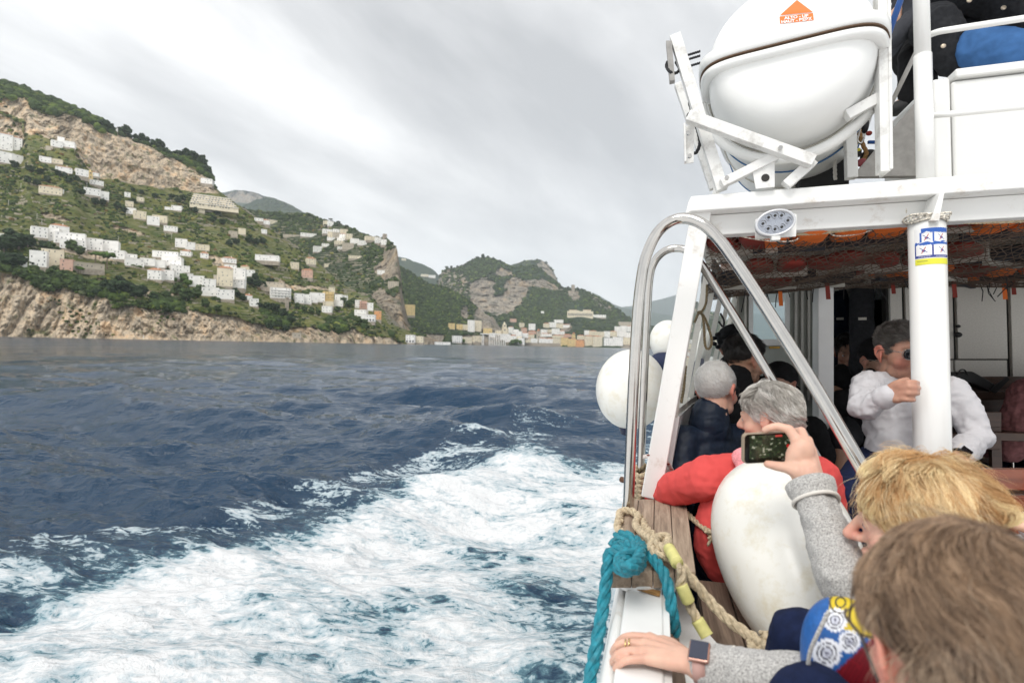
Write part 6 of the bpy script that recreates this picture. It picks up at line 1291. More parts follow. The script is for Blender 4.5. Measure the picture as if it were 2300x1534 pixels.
def hair(parent, o, R, s, ells, keep, flow, N_, length, c0, c1, wid=.00055, lift=.25, wave=0, clump=.6, grad=0, mess=.55, seed=1, steps=9, name='hair', capmesh=True, gap=.003, streak=24):
    """strands grown on ellipsoids ells=[(centre, radii)] in head axes; keep(local)->bool, flow(local, normal)->direction"""
    rg = np.random.RandomState(seed); cs = [np.array(c, float) for c, r in ells]; rs = [np.array(r, float) for c, r in ells]
    # candidate roots on the union surface
    P0, Nn = [], []
    while sum(map(len, P0)) < N_:
        k = rg.randint(len(ells)); d = rg.normal(size=(4000, 3)); d /= np.linalg.norm(d, axis=1)[:, None]; p = cs[k] + d * rs[k]; ok = keep(p)
        for j in range(len(ells)):
            if j != k: ok &= (((p - cs[j]) / rs[j]) ** 2).sum(1) > .98
        P0.append(p[ok]); nn_ = d / rs[k]; Nn.append((nn_ / np.linalg.norm(nn_, axis=1)[:, None])[ok])
    p = np.concatenate(P0)[:N_]; nr = np.concatenate(Nn)[:N_]; L = (length(p) if callable(length) else length) * rg.uniform(.7, 1.15, N_); L = np.broadcast_to(L, (N_,))
    path = [p.copy()]; q = p.copy(); ph = fbm(p * 26, 2, seed + 2) * 6; stray = rg.normal(size=(N_, 3)) * .24 * mess
    for i in range(steps):
        t = i / steps; f = flow(q, nr); f = f - nr * (f * nr).sum(1)[:, None]; f /= np.linalg.norm(f, axis=1)[:, None] + 1e-9
        swirl = np.stack([fbm(q * 14 + k * 31, 2, seed + k) for k in range(3)], 1)
        dd = f + nr * (lift * (1 - 1.5 * t)) + swirl * (mess + wave) + stray
        if wave: sd = np.cross(nr, f); dd = dd + sd * (np.sin(t * 7 + ph) * wave)[:, None]
        dd /= np.linalg.norm(dd, axis=1)[:, None]; q = q + dd * (L / steps)[:, None]
        for c, r in zip(cs, rs):
            e = (q - c) / (r + gap * .3); m_ = np.linalg.norm(e, axis=1); inn = m_ < 1; q[inn] = c + e[inn] / m_[inn][:, None] * (r + gap * .3)
            k_ = np.argmin(np.abs(m_)); 
        e = (q - cs[0]) / rs[0]; nr = e / rs[0]; nr /= np.linalg.norm(nr, axis=1)[:, None]; path.append(q.copy())
    path = np.stack(path, 1)                                    # N, steps+1, 3
    # gather strands into locks
    G = max(12, N_ // streak); gi = rg.choice(N_, G, replace=False); own = np.empty(N_, int)
    for a in range(0, N_, 2000): own[a:a + 2000] = gi[np.argmin(((p[a:a + 2000, None] - p[gi][None]) ** 2).sum(-1), 1)]
    tt = np.linspace(0, 1, steps + 1)[None, :, None] ** 1.3 * clump; tgt = path[own]; path = path * (1 - tt) + tt * (tgt + (path - tgt) * .12)
    W_ = o + (path * s) @ R.T; K = steps + 1
    tg = np.gradient(W_, axis=1); tg /= np.linalg.norm(tg, axis=2)[..., None] + 1e-9; a = np.cross(tg, [.3, .5, .8]); a /= np.linalg.norm(a, axis=2)[..., None] + 1e-9; b = np.cross(tg, a)
    w = wid * np.array([1.0] * (K - 3) + [.85, .6, .2])[None, :, None] * s * rg.uniform(.7, 1.3, (N_, 1, 1)); V = np.stack([W_ + w * (cos(x) * a + sin(x) * b) for x in (0, 2.1, 4.2)], 2)    # N,K,3,3
    base = (np.arange(N_) * K * 3)[:, None, None]; ii = np.arange(K - 1)[None, :, None] * 3; jj = np.arange(3)[None, None]
    Fq = np.stack([base + ii + jj, base + ii + (jj + 1) % 3, base + ii + 3 + (jj + 1) % 3, base + ii + 3 + jj], -1).reshape(-1, 4)
    lk = np.clip(.5 + .5 * fbm(p[own] * 30, 2, seed + 9) + rg.normal(size=N_) * .22 + rg.normal(size=N_)[np.searchsorted(np.sort(gi), own).clip(0, N_ - 1)] * .22, 0, 1)[:, None]
    lk = np.clip(lk + grad * (p[:, 2:3] - .05) / .06, 0, 1)
    col = np.array(c0) * (1 - lk) + np.array(c1) * lk; colv = np.repeat(col[:, None], K, 1) * np.linspace(.85, 1.1, K)[None, :, None]; colv = np.repeat(colv[:, :, None], 3, 2).reshape(-1, 3)
    off_ = np.array(rootloc(parent)); me = mesh_np(name, V.reshape(-1, 3) - off_, Fq, HAIRM, True); attr(me, 'Col', np.c_[np.clip(colv, 0, 1), np.ones(len(colv))], 'FLOAT_COLOR')
    ho = link(name, me, parent)
    if capmesh:
        mb = MB()
        for c, r in zip(cs, rs): mb.ell(o + R @ (c * s), r * s * .992, R, 36)
        Vc, Nc, Fc = grow(mb, .004 * s, 2); loc_ = (Vc - o) @ R / s; kp = keep(loc_); mid = (np.array(c0) * .5 + np.array(c1) * .5) * .85
        kept = [f for f in Fc if all(kp[i] for i in f)]; m = MB(); m.v = [Vc]; m.f = kept; m.n = len(Vc)
        if kept: m.make('scalp_hair', HAIRM, ho, smooth=True, cols=np.tile(mid, (len(Vc), 1)))
    return ho
def crown_flow(c, swirl=.4, fwd=0.0, down=0.0):
    c = np.array(c, float)
    def f(q, nr):
        d = q - c; d[:, 2] *= .6; sw = np.cross(nr, d); return d / (np.linalg.norm(d, axis=1)[:, None] + 1e-6) + sw / (np.linalg.norm(sw, axis=1)[:, None] + 1e-6) * swirl + np.array((0, fwd, -down))
    return f
CRAN = [((0, -.014, .040), (.0775, .096, .0855))]
def hairline(fr=.060, nape=-.055, side=-.01, front_z=.070):
    def k(p):
        x, y, z = p[:, 0], p[:, 1], p[:, 2]
        zmin = np.where(y > .02, side + (y - .02) / (.075 - .02) * (front_z - side), np.where(y > -.03, side, side + (-.03 - y) / .05 * (nape - side)))
        zmin = np.where((np.abs(x) > .05) & (y > -.012) & (y < .03), side - .012, zmin); zmin = np.where((np.abs(x) > .055) & (y <= -.0) & (y > -.035), side + .015, zmin)
        return z > zmin
    return k
def rel(p, *d): return Vector(p) + Vector(d)
def limb_r(k): return {'arm': (.048, .040, .028), 'leg': (.080, .056, .038)}[k]
def person(label, J, head, top, low, skin=(.60, .36, .25), shoes=None, voxel=.0065, hands=None, cv=.0075, group=None, fold=(.006, 16), fat=1.0, tint=None, extra_body=None, hs=1.0, jaw=1.0, beard=None, ruddy=.12, sleeve=1.0, name='person', base=None, nose=1.0, coll=None, short=None, cuffL=None, cuffR=None):
    """J: joints in boat coordinates; head=(origin, forward, roll)"""
    o = np.array(head[0], float); R = basis(head[1], roll=head[2] if len(head) > 2 else 0)
    root = broot(name, tuple(base if base is not None else (J['pelvis'][0], J['pelvis'][1], J['pelvis'][2] - .12)), label, 'person', group)
    G = {k: np.array(v, float) for k, v in J.items()}
    b = MB(); head_prims(b, o, R, hs, jaw=jaw, nose=nose)
    nk = G['neck']; pl = G['pelvis']; ch = nk * .62 + pl * .38; cap(b, o + R @ np.array((0, -.03, -.12)) * hs, nk, .056, .060)
    shd = (G['shR'] - G['shL']); shd /= np.linalg.norm(shd); fw = np.cross(shd, pl - nk); fw /= np.linalg.norm(fw)
    TB = np.array([shd, fw, (nk - pl) / np.linalg.norm(nk - pl)]).T
    b.ell(ch, (.13, .085, .20), TB, 18).ell(pl, (.13, .10, .12), TB, 18)
    for sd in 'LR':
        chain(b, [nk - (0, 0, .03), G['sh' + sd]], [.05, .045]); r = limb_r('arm'); chain(b, [G['sh' + sd], G['el' + sd], G['wr' + sd]], [r[0] * .85, r[1] * .85, r[2]])
        r = limb_r('leg'); chain(b, [pl + (G['hip' + sd] - pl) * .9, G['kn' + sd], G['an' + sd]], [r[0] * .9, r[1] * .9, r[2]]); cap(b, G['an' + sd], G['toe' + sd], .036, .028)
        hd = (hands or {}).get(sd)
        if callable(hd): hd(b)
        elif hd: hand_prims(b, G['wr' + sd], hd[0], hd[1], (1 if sd == 'L' else -1) * (1), hd[2] if len(hd) > 2 else .6)
        else: hand_prims(b, G['wr' + sd], G['wr' + sd] - G['el' + sd], (0, 0, -1) if abs((G['wr' + sd] - G['el' + sd])[2]) < .15 else (0, 1, 0), 1 if sd == 'L' else -1, .7)
    body = skin_part('body', b, SKIN, root, voxel, 3, None, tint_face(o, R, hs, skin, beard, ruddy))
    for q in (-1, 1):
        e = MB().ell(o + R @ (np.array((q * .031, .0775, -.001)) * hs), (.0112 * hs,) * 3, None, 14); eo = e.make('eye', bpy.data.materials['eye_white'], body, smooth=True)
        MB().ell(o + R @ (np.array((q * .031, .0846, -.001)) * hs), np.array((.0056, .0050, .0056)) * hs, R, 12).make('iris', bpy.data.materials['eye_iris'], body, smooth=True)
    # clothing
    t = MB(); f_ = fat
    t.ell(ch + TB @ np.array((0, 0, .02)), (.165 * f_, .115 * f_, .20), TB, 26).ell(pl + TB @ np.array((0, 0, .06)), (.150 * f_, .125 * f_, .13), TB, 26).ell(nk * .9 + pl * .1, (.13 * f_, .085, .07), TB, 20)
    for sd in 'LR':
        chain(t, [nk * .9 + pl * .1, G['sh' + sd]], [.068, .066 * sleeve]); c_ = G['wr' + sd] + (G['el' + sd] - G['wr' + sd]) * .07
        chain(t, [G['sh' + sd], G['el' + sd], c_], [.066 * sleeve, .055 * sleeve, .038 * sleeve])
    if coll: chain(t, [nk + TB @ np.array((0, -.012, -.02)), nk + TB @ np.array((0, -.006, coll))], [.082, .070])
    skin_part('top', t, top, root, cv, 4, folds(fold[0], fold[1], 7))
    g = MB(); g.ell(pl - TB @ np.array((0, 0, .01)), (.155 * f_, .12 * f_, .11), TB, 24)
    for sd in 'LR':
        if short: chain(g, [G['hip' + sd], G['kn' + sd]], [.092, .078])
        else: chain(g, [G['hip' + sd], G['kn' + sd], G['an' + sd]], [.090, .068, .055])
    skin_part('trousers', g, low, root, .010, 4, folds(.006, 14, 17))
    for sd in 'LR':
        s_ = MB(); a_, t_ = G['an' + sd], G['toe' + sd]; dn = np.array((0, 0, -.035)); cap(s_, a_ + dn * .6, t_ + dn * .3, .045, .038); skin_part('shoe', s_, shoes or BLACK, root, .008, 3)
    return root, body, o, R
mat('eye_white', (.45, .42, .40), .2); mat('eye_iris', (.05, .04, .035), .15)
def seated(pel, yaw, shin=.43, lean=.08, spread=.10, sh=.185):
    "default seated joints; yaw: facing direction in boat axes, 0 = towards the bow, positive to port (left)"
    f = np.array((-sin(yaw), cos(yaw), 0)); r = np.array((cos(yaw), sin(yaw), 0)); z = np.array((0, 0, 1.0)); p = np.array(pel, float); nk = p + z * .50 + f * lean
    J = dict(pelvis=p, neck=nk)
    for sd, s in (('L', -1), ('R', 1)):
        S = nk - z * .05 + r * s * sh; E = S - z * .26 + f * .08 + r * s * .04; W_ = E + f * .22 - z * .03 - r * s * .08
        H = p + r * s * .09 - z * .01; K = H + f * .42 + r * s * (spread - .04) + z * .02; A = K - z * shin + f * .02
        J.update({'sh' + sd: S, 'el' + sd: E, 'wr' + sd: W_, 'hip' + sd: H, 'kn' + sd: K, 'an' + sd: A, 'toe' + sd: A + f * .15 - z * .03})
    return J
def fabric(name, col, col2=None, sc=60, rough=.9, sheen=.0, fine=600, amt=.25):
    m = mat(name, col, rough, noise=(sc, amt, 6), bump=(fine, .5, .0012), spec=.2, sheen=sheen); return m
NAVYJ = fabric('navy_shell_fabric', (.010, .017, .033), rough=.45); BLKJ = fabric('black_fabric', (.009, .009, .010)); BLKJ2 = fabric('charcoal_fabric', (.020, .021, .024)); REDH = fabric('red_sweatshirt', (.66, .085, .080), sc=8, amt=.10); PINKH = fabric('pink_lining', (.72, .28, .30), sc=200, amt=.2)
SHIRT = fabric('light_grey_pullover', (.56, .55, .57), sc=10, amt=.06); NAVYT = fabric('navy_trousers', (.008, .014, .045)); JEANS = fabric('blue_jeans', (.045, .125, .30), sc=30, amt=.12); PUFF = fabric('dusty_pink_quilting', (.20, .085, .085)); GRYT = fabric('dark_grey_knit', (.045, .047, .055), sc=300)
FLEECE = mat('grey_heather_fleece', (.40, .39, .375), .95, noise=(330, .5, 3), bump=(300, .8, .002), sheen=.3); CREAM = mat('cream_trim', (.68, .65, .60), .9, bump=(200, .5, .001))

# --- white-haired man in a navy jacket
o_ = np.array(D(1610, 878, 2.30)); J = seated(tuple(o_ + (-.02, .0, -.70)), -.35, lean=.02)
J['neck'] = o_ + (-.035, -.02, -.15)
for sd, s in (('L', -1), ('R', 1)): J['sh' + sd] = J['neck'] + (s * .17, -s * .05, -.075)
J['shL'] = np.array(D(1535, 990, 2.24)); J['shR'] = np.array(D(1690, 985, 2.42)); J['elL'] = np.array(D(1528, 1120, 2.15)); J['wrL'] = np.array(D(1540, 1150, 2.4))
pr, bd, o, R = person('older man with short white hair and dark navy jacket seated behind the rail', J, (o_, (.50, .86, -.08), .03), NAVYJ, NAVYT, skin=(.60, .34, .25), hs=1.0, fat=1.02, coll=.035, fold=(.007, 13), ruddy=.2)
hair(pr, o, R, 1.0, CRAN, hairline(nape=-.070, side=.0), crown_flow((0, -.05, .13), .5), 5500, .020, (.80, .77, .73), (.96, .95, .93), wid=.0006, lift=.5, clump=.25, seed=3)
cl = MB(); nk_ = J['neck']
chain(cl, [nk_ + (.0, -.01, .0), nk_ + (.005, -.004, .055)], [.086, .076]); skin_part('collar', cl, NAVYJ, pr, .006, 3, folds(.004, 25))
def glasses(parent, o, R, s, m_, lens=None, both=True, name='glasses', tr=.0016):
    T = lambda p: o + R @ (np.array(p, float) * s); mb = MB()
    for q in (-1, 1):
        mb.tube(smooth_path([T((q * .060, .094, .010)), T((q * .073, .060, .012)), T((q * .080, .010, .012)), T((q * .083, -.010, .006)), T((q * .080, -.024, -.016))], 6), tr * s, 8)
        mb.tube([T((q * .033 + .024 * cos(a), .101 - .006 * abs(cos(a)) * (1 if q * cos(a) > 0 else 0), .002 + .020 * sin(a))) for a in np.linspace(0, 2 * pi, 25)], tr * .8 * s, 6, False)
    mb.tube([T((-.010, .104, .006)), T((.010, .104, .006))], tr * s, 6); g_ = mb.make(name, m_, parent, smooth=True)
    if lens:
        for q in (-1, 1): MB().ell(T((q * .033, .1005, .002)), np.array((.0235, .003, .0195)) * s, R, 20).make('lens', lens, g_, smooth=True)
glasses(pr, o, R, 1.0, BLACK, tr=.0022)
# --- grey-haired woman in a red hoodie
o_ = np.array(D(1728, 938, 1.93)); J = seated(tuple(o_ + (-.04, .02, -.56)), .15, lean=-.0)
J['neck'] = o_ + (.02, -.03, -.135); J['shL'] = np.array(D(1590, 1072, 1.86)); J['shR'] = np.array(D(1838, 1075, 1.80)); J['elL'] = np.array(D(1512, 1100, 2.02)); J['wrL'] = np.array(D(1468, 1118, 2.22)); J['elR'] = np.array(D(1872, 1240, 1.8)); J['wrR'] = np.array(D(1840, 1260, 2.0))
pr, bd, o, R = person('woman with short grey hair and red hooded sweatshirt seen from behind', J, (o_, (-.86, .50, -.10), 0), REDH, NAVYT, skin=(.62, .38, .28), hs=.97, fat=1.15, fold=(.010, 10), sleeve=1.12)
hr_e = [((0, -.018, .046), (.082, .100, .088)), ((0, -.055, .02), (.070, .070, .075))]
hair(pr, o, R, .97, hr_e, hairline(side=-.012, nape=-.075, front_z=.050), crown_flow((0, -.03, .14), .25, fwd=-.25, down=.1), 7000, lambda p: np.where(p[:, 2] > .02, .060, .04), (.42, .385, .34), (.86, .83, .78), wid=.0007, lift=.55, wave=.35, clump=.72, seed=5, streak=34)
hd_ = MB(); nk_ = J['neck']
for a in np.linspace(.35 * pi, 1.75 * pi, 16): hd_.ell(nk_ + (.105 * cos(a) - .01, .085 * sin(a) - .03, -.035 - .035 * abs(sin(a))), (.048, .042, .036), None, 14)
hd_.ell(nk_ + (-.03, -.105, -.085), (.12, .045, .065), None, 20)
skin_part('hood', hd_, REDH, pr, .006, 5, folds(.005, 16))
bb = MB().ell(D(1668, 1205, 1.86), (.165, .11, .20), None, 24).ell(D(1700, 1130, 1.84), (.17, .10, .14), None, 24); skin_part('back_panel', bb, REDH, pr, .008, 4, folds(.010, 10))
hp = MB().ell(nk_ + (-.085, -.135, -.045), (.085, .030, .052), basis((0, 1, .35)), 20).ell(nk_ + (-.02, -.145, -.08), (.07, .025, .045), None, 16); skin_part('hood_lining', hp, PINKH, pr, .005, 5, folds(.003, 20))
lp = MB().ell(D(1672, 1024, 1.79), (.042, .028, .026), basis((0, 1, .3)), 20).ell(D(1702, 1052, 1.76), (.07, .03, .03), None, 18).ell(D(1680, 1030, 1.78), (.05, .03, .04), None, 18); skin_part('hood_edge', lp, PINKH, pr, .005, 5, folds(.004, 22))
T = lambda p: o + R @ (np.array(p, float) * .97)
MB().ell(T((-.078, -.004, -.046)), (.0028,) * 3, None, 10).ell(T((-.078, -.010, -.036)), (.0018,) * 3, None, 8).make('pearl_earring', mat('pearl', (.8, .78, .74), .2), pr, smooth=True)
# --- young bearded man and two people in dark caps
o_ = np.array(D(1672, 812, 2.62)); J = seated(tuple(o_ + (0, .0, -.68)), -.5)
J['neck'] = o_ + (-.04, -.03, -.15); J['shL'] = np.array(D(1600, 900, 2.6)); J['shR'] = np.array(D(1745, 905, 2.75))
pr, bd, o, R = person('young man with black hair, trimmed beard and black jacket seated farther forward', J, (o_, (.78, .60, -.22), 0), BLKJ, BLKJ, skin=(.46, .25, .16), beard=.8, coll=.07)
hair(pr, o, R, 1.0, [((0, -.016, .048), (.079, .100, .088))], hairline(nape=-.035, side=.012), crown_flow((0, -.06, .12), .4, fwd=.6), 3500, lambda p: np.where(p[:, 2] > .06, .045, .016), (.012, .010, .009), (.03, .024, .02), wid=.0006, lift=.4, seed=8)
def capped(label, px, py, Y, fwd, top, m_cap, skin=(.35, .2, .14), brim=True, dy=-.68, **k):
    o_ = np.array(D(px, py, Y)); J = seated(tuple(o_ + (0, 0, dy)), -.4); J['neck'] = o_ + (-.02, -.02, -.15)
    for sd, s in (('L', -1), ('R', 1)): J['sh' + sd] = J['neck'] + (s * .17, 0, -.07)
    pr, bd, o, R = person(label, J, (o_, fwd, 0), top, BLKJ, skin=skin, voxel=.008, cv=.010, coll=.05, **k)
    c = MB(); c.ell(o + R @ np.array((0, -.012, .052)), (.085, .105, .082), R, 26)
    if brim: c.ell(o + R @ np.array((0, .12, .050)), (.06, .055, .007), R, 18)
    skin_part('hat', c, m_cap, pr, .005, 3, folds(.002, 30)); return pr, o, R
pr, o, R = capped('person in a black cap with a frilled hair tie behind the bearded man', 1652, 782, 2.95, (.6, .8, 0), BLKJ, BLKJ)
mb = MB()
for k in range(26): a = k * .9; mb.ell(o + R @ np.array((-.03 + .03 * cos(a), -.11 + .01 * sin(k), .04 + .035 * sin(a))), (.012, .012, .012), None, 8)
mb.make('frilled_hair_tie', BLKJ2, pr, smooth=True)
capped('person in a black cap and coat hunched to the right of the bearded man', 1752, 868, 2.9, (.5, .8, -.5), BLKJ, BLKJ)
pr, o, R = capped('person with glasses and black cap peering past the man in the pale pullover', 1972, 812, 2.95, (.35, -.9, -.1), BLKJ, BLKJ, skin=(.42, .25, .18), brim=False)
glasses(pr, o, R, 1.0, STEEL)
# pink shoulder at far left edge of the covered deck
# --- man in a pale pullover holding the pillar
o_ = np.array(D(2024, 792, 2.12)); J = seated(tuple(D(2030, 1052, 2.02)), pi - .35, lean=.0)
J['neck'] = np.array(D(2036, 862, 2.16)); J['shR'] = np.array(D(1950, 866, 2.12)); J['shL'] = np.array(D(2142, 880, 2.06)); J['elR'] = np.array(D(1940, 915, 1.93)); J['wrR'] = np.array(D(1998, 887, 1.84)); J['elL'] = np.array(D(2196, 978, 1.98)); J['wrL'] = np.array(D(2152, 1028, 1.88))
J['knR'] = np.array(D(1905, 1120, 1.80)); J['anR'] = J['knR'] + (0, .05, -.42); J['toeR'] = J['anR'] + (-.02, -.15, -.03); J['knL'] = np.array(D(2080, 1140, 1.70)); J['anL'] = J['knL'] + (0, .05, -.40); J['toeL'] = J['anL'] + (0, -.15, -.03)
def grip(b):
    Yp = 1.80; W_ = J['wrR']
    for (q0, q1) in (((2000, 872), (2022, 864)), ((2000, 882), (2024, 876)), ((2000, 890), (2022, 888)), ((2000, 896), (2018, 898))): cap(b, D(*q0, 1.835), D(*q1, 1.80), .015, .0125)
    for pts in ([(2022, 863, 1.80), (2040, 858, 1.775), (2054, 858, 1.775), (2062, 860, 1.80)], [(2024, 874, 1.795), (2042, 869, 1.768), (2056, 870, 1.77), (2064, 872, 1.79)], [(2022, 885, 1.795), (2040, 883, 1.768), (2054, 883, 1.768), (2062, 884, 1.79)], [(2018, 897, 1.80), (2034, 897, 1.775), (2047, 898, 1.772), (2053, 898, 1.785)]):
        chain(b, DP(pts), [.0100, .0095, .0088, .0078])
    chain(b, DP([(2006, 866, 1.83), (2024, 856, 1.85), (2038, 852, 1.87)]), [.013, .011, .009])
pr, bd, o, R = person('man in a pale grey pullover and sunglasses gripping the white pillar', J, (o_, (.20, -.97, -.10), 0), SHIRT, NAVYT, skin=(.50, .27, .19), beard=.30, hands={'R': grip, 'L': ((-.35, -.75, -.35), (0, 0, -1), .5)}, voxel=.0052, fold=(.013, 17), fat=.93, sleeve=.86, coll=.02, ruddy=.2, hs=1.0)
hair(pr, o, R, 1.0, CRAN, hairline(nape=-.05, side=.005, front_z=.062), crown_flow((0, -.05, .13), .3, fwd=.2), 4500, .028, (.055, .048, .042), (.20, .185, .17), wid=.0006, lift=.6, clump=.5, seed=13)
glasses(pr, o, R, 1.0, STEEL, mat('dark_sunglass', (.008, .009, .012), .06), name='sunglasses')
def strap_ring(parent, c, ax, r, w_, m_, name):
    ax = np.array(ax, float); ax /= np.linalg.norm(ax); x = np.cross(ax, (0, 0, 1)); x /= np.linalg.norm(x); y = np.cross(ax, x); V = []; n_ = 30
    for (dr, dz) in ((0, -1), (.0025, -1), (.0025, 1), (0, 1)):
        for a in np.linspace(0, 2 * pi, n_, endpoint=False): V.append(np.array(c) + ax * dz * w_ / 2 + (r + dr) * (x * cos(a) + y * sin(a)))
    return MB().add(V, [(i * n_ + j, i * n_ + (j + 1) % n_, ((i + 1) % 4) * n_ + (j + 1) % n_, ((i + 1) % 4) * n_ + j) for i in range(4) for j in range(n_)]).make(name, m_, parent, smooth=True)
wl_ = J['wrL'] + (J['elL'] - J['wrL']) * .04; wch = strap_ring(pr, wl_, J['wrL'] - J['elL'], .031, .022, BLACK, 'watch')
wx = (J['wrL'] - J['elL']); wx /= np.linalg.norm(wx); wdir = np.array((.15, -.8, .55)); wdir -= wx * (wdir @ wx); wdir /= np.linalg.norm(wdir)
MB().box(wl_ + wdir * .034, (.018, .017, .005), np.array([wx, np.cross(wdir, wx), wdir]).T).make('watch_case', mat('black_glass', (.01, .01, .012), .08), wch, bevel=.003)
cf = MB(); chain(cf, [J['wrR'] + (J['elR'] - J['wrR']) * .22, J['wrR'] + (J['elR'] - J['wrR']) * .04], [.041, .038]); skin_part('cuff', cf, SHIRT, pr, .005, 2)
cf = MB(); chain(cf, [J['wrL'] + (J['elL'] - J['wrL']) * .45, J['wrL'] + (J['elL'] - J['wrL']) * .16], [.050, .042]); skin_part('cuff', cf, SHIRT, pr, .005, 2, folds(.006, 30))
# --- bare-legged person in the shade
o_ = np.array(D(1905, 790, 3.6)); J = seated(tuple(D(1920, 925, 3.35)), pi - .2); J['neck'] = o_ + (0, .02, -.15)
for sd, s in (('L', 1), ('R', -1)): J['sh' + sd] = J['neck'] + (s * .17, 0, -.07)
J['knR'] = np.array(D(1905, 965, 2.95)); J['anR'] = np.array(D(1866, 1035, 3.0)); J['toeR'] = np.array(D(1858, 1052, 2.88)); J['knL'] = np.array(D(1890, 985, 2.85)); J['anL'] = np.array(D(1885, 1090, 2.8)); J['toeL'] = np.array(D(1878, 1105, 2.68))
pr, bd, o, R = person('person in black with bare calves and black trainers sitting in the shade', J, (o_, (-.2, -.95, -.3), 0), BLKJ, BLKJ2, skin=(.30, .165, .11), voxel=.008, short=True)
hair(pr, o, R, 1.0, CRAN, hairline(), crown_flow((0, -.05, .13), .3), 1200, .05, (.01, .008, .007), (.02, .016, .013), wid=.001, seed=15)
so_ = np.array(D(1864, 1058, 2.93)); MB().ell(so_ + (0, 0, -.012), (.05, .09, .014), None, 20).make('white_sole', CREAM, pr, smooth=True)
# --- pink quilted coat at the right edge
o_ = np.array(D(2395, 812, 2.6)); J = seated(tuple(o_ + (.05, 0, -.62)), .5); J['neck'] = o_ + (.0, -.0, -.14)
for sd, s in (('L', -1), ('R', 1)): J['sh' + sd] = J['neck'] + (s * .15, 0, -.03)
pr, bd, o, R = person('person with dark hair and dusty pink quilted coat at the right edge', J, (o_, (.7, .7, -.1), 0), PUFF, NAVYT, voxel=.008, fold=(.012, 20), sleeve=1.3)
hair(pr, o, R, 1.0, [((0, -.02, .03), (.09, .11, .10)), ((0, -.05, -.04), (.07, .06, .09))], lambda p: (p[:, 1] < .04) | (p[:, 2] > .06), crown_flow((0, -.02, .13), .2, down=.8), 2500, .09, (.012, .009, .008), (.03, .022, .018), wid=.0009, lift=.2, seed=18)
# --- upper deck: seated in black jacket and jeans; another behind the stanchion
o_ = np.array(D(2205, -330, 2.45)); pel = np.array(D(2185, 118, 2.75)); J = seated(tuple(pel), pi - .9, lean=.0); J['neck'] = o_ + (0, .02, -.16)
J['shL'] = J['neck'] + (.20, .03, -.06); J['shR'] = J['neck'] + (-.20, -.03, -.06); J['elL'] = np.array(D(2380, -40, 2.35)); J['wrL'] = np.array(D(2330, -80, 2.2)); J['elR'] = np.array(D(2120, -40, 2.6)); J['wrR'] = np.array(D(2240, -60, 2.4))
J['hipL'] = pel + (.05, -.02, 0); J['hipR'] = pel + (-.10, .0, 0); J['knL'] = np.array(D(2330, 128, 2.22)); J['hipL'] = np.array(D(2190, 122, 2.5)); J['anL'] = np.array(D(2395, 330, 2.2)); J['toeL'] = J['anL'] + (.02, -.14, -.03); J['knR'] = np.array(D(2400, 80, 2.6)); J['anR'] = np.array(D(2420, 300, 2.6)); J['toeR'] = J['anR'] + (.02, -.14, -.03)
pr, bd, o, R = person('person in a black button jacket and blue jeans seated on the upper deck', J, (o_, (.3, -.9, -.2), 0), BLKJ2, JEANS, fat=1.35, fold=(.012, 9), sleeve=1.35)
jn = MB(); chain(jn, DP([(2190, 108, 2.42), (2250, 120, 2.34), (2330, 140, 2.25), (2345, 210, 2.22)]), [.085, .10, .11, .09]); skin_part('jeans_knee', jn, JEANS, pr, .008, 4, folds(.012, 7))
hair(pr, o, R, 1.0, CRAN, hairline(), crown_flow((0, -.05, .13), .3), 1500, .05, (.03, .02, .015), (.06, .04, .03), wid=.001, seed=19)
BUT = mat('pale_metal_button', (.60, .50, .38), .35, metal=.4)
for (x, y) in ((2177, 2), (2254, 18), (2168, 76), (2252, 71), (2119, 104)): MB().ell(D(x, y, 2.44), (.011, .006, .010), None, 14).make('button', BUT, pr, smooth=True)
hm = MB(); chain(hm, DP([(2100, 60, 2.52), (2145, 130, 2.50), (2190, 110, 2.48)]), [.10, .080, .06]); chain(hm, DP([(2110, -40, 2.6), (2230, -30, 2.55), (2300, 30, 2.5)]), [.13, .13, .11]); skin_part('jacket_hem', hm, BLKJ2, pr, .008, 3, folds(.014, 11))
o_ = np.array(D(2045, -260, 2.75)); pel = np.array(D(2060, 120, 3.0)); J = seated(tuple(pel), pi / 2 + .2); J['neck'] = o_ + (0, .02, -.16); J['shL'] = J['neck'] + (.05, .18, -.06); J['shR'] = J['neck'] + (-.03, -.16, -.06)
J['elR'] = np.array(D(2062, 40, 2.66)); J['wrR'] = np.array(D(1975, 110, 2.62)); J['elL'] = np.array(D(2042, -10, 2.9)); J['wrL'] = np.array(D(2020, 20, 2.8)); J['hipR'] = pel + (0, -.08, 0); J['hipL'] = pel + (0, .08, 0); J['knR'] = np.array(D(2050, 130, 2.72)); J['anR'] = np.array(D(2046, 225, 2.72)); J['toeR'] = J['anR'] + (-.06, .02, -.02); J['knL'] = np.array(D(2075, 150, 2.85)); J['anL'] = np.array(D(2072, 290, 2.9)); J['toeL'] = J['anL'] + (-.05, .02, -.02)
person('person in dark grey top and black trousers behind the upper deck stanchion', J, (o_, (-.95, .1, -.1), 0), GRYT, BLKJ, fold=(.007, 12), sleeve=1.1)
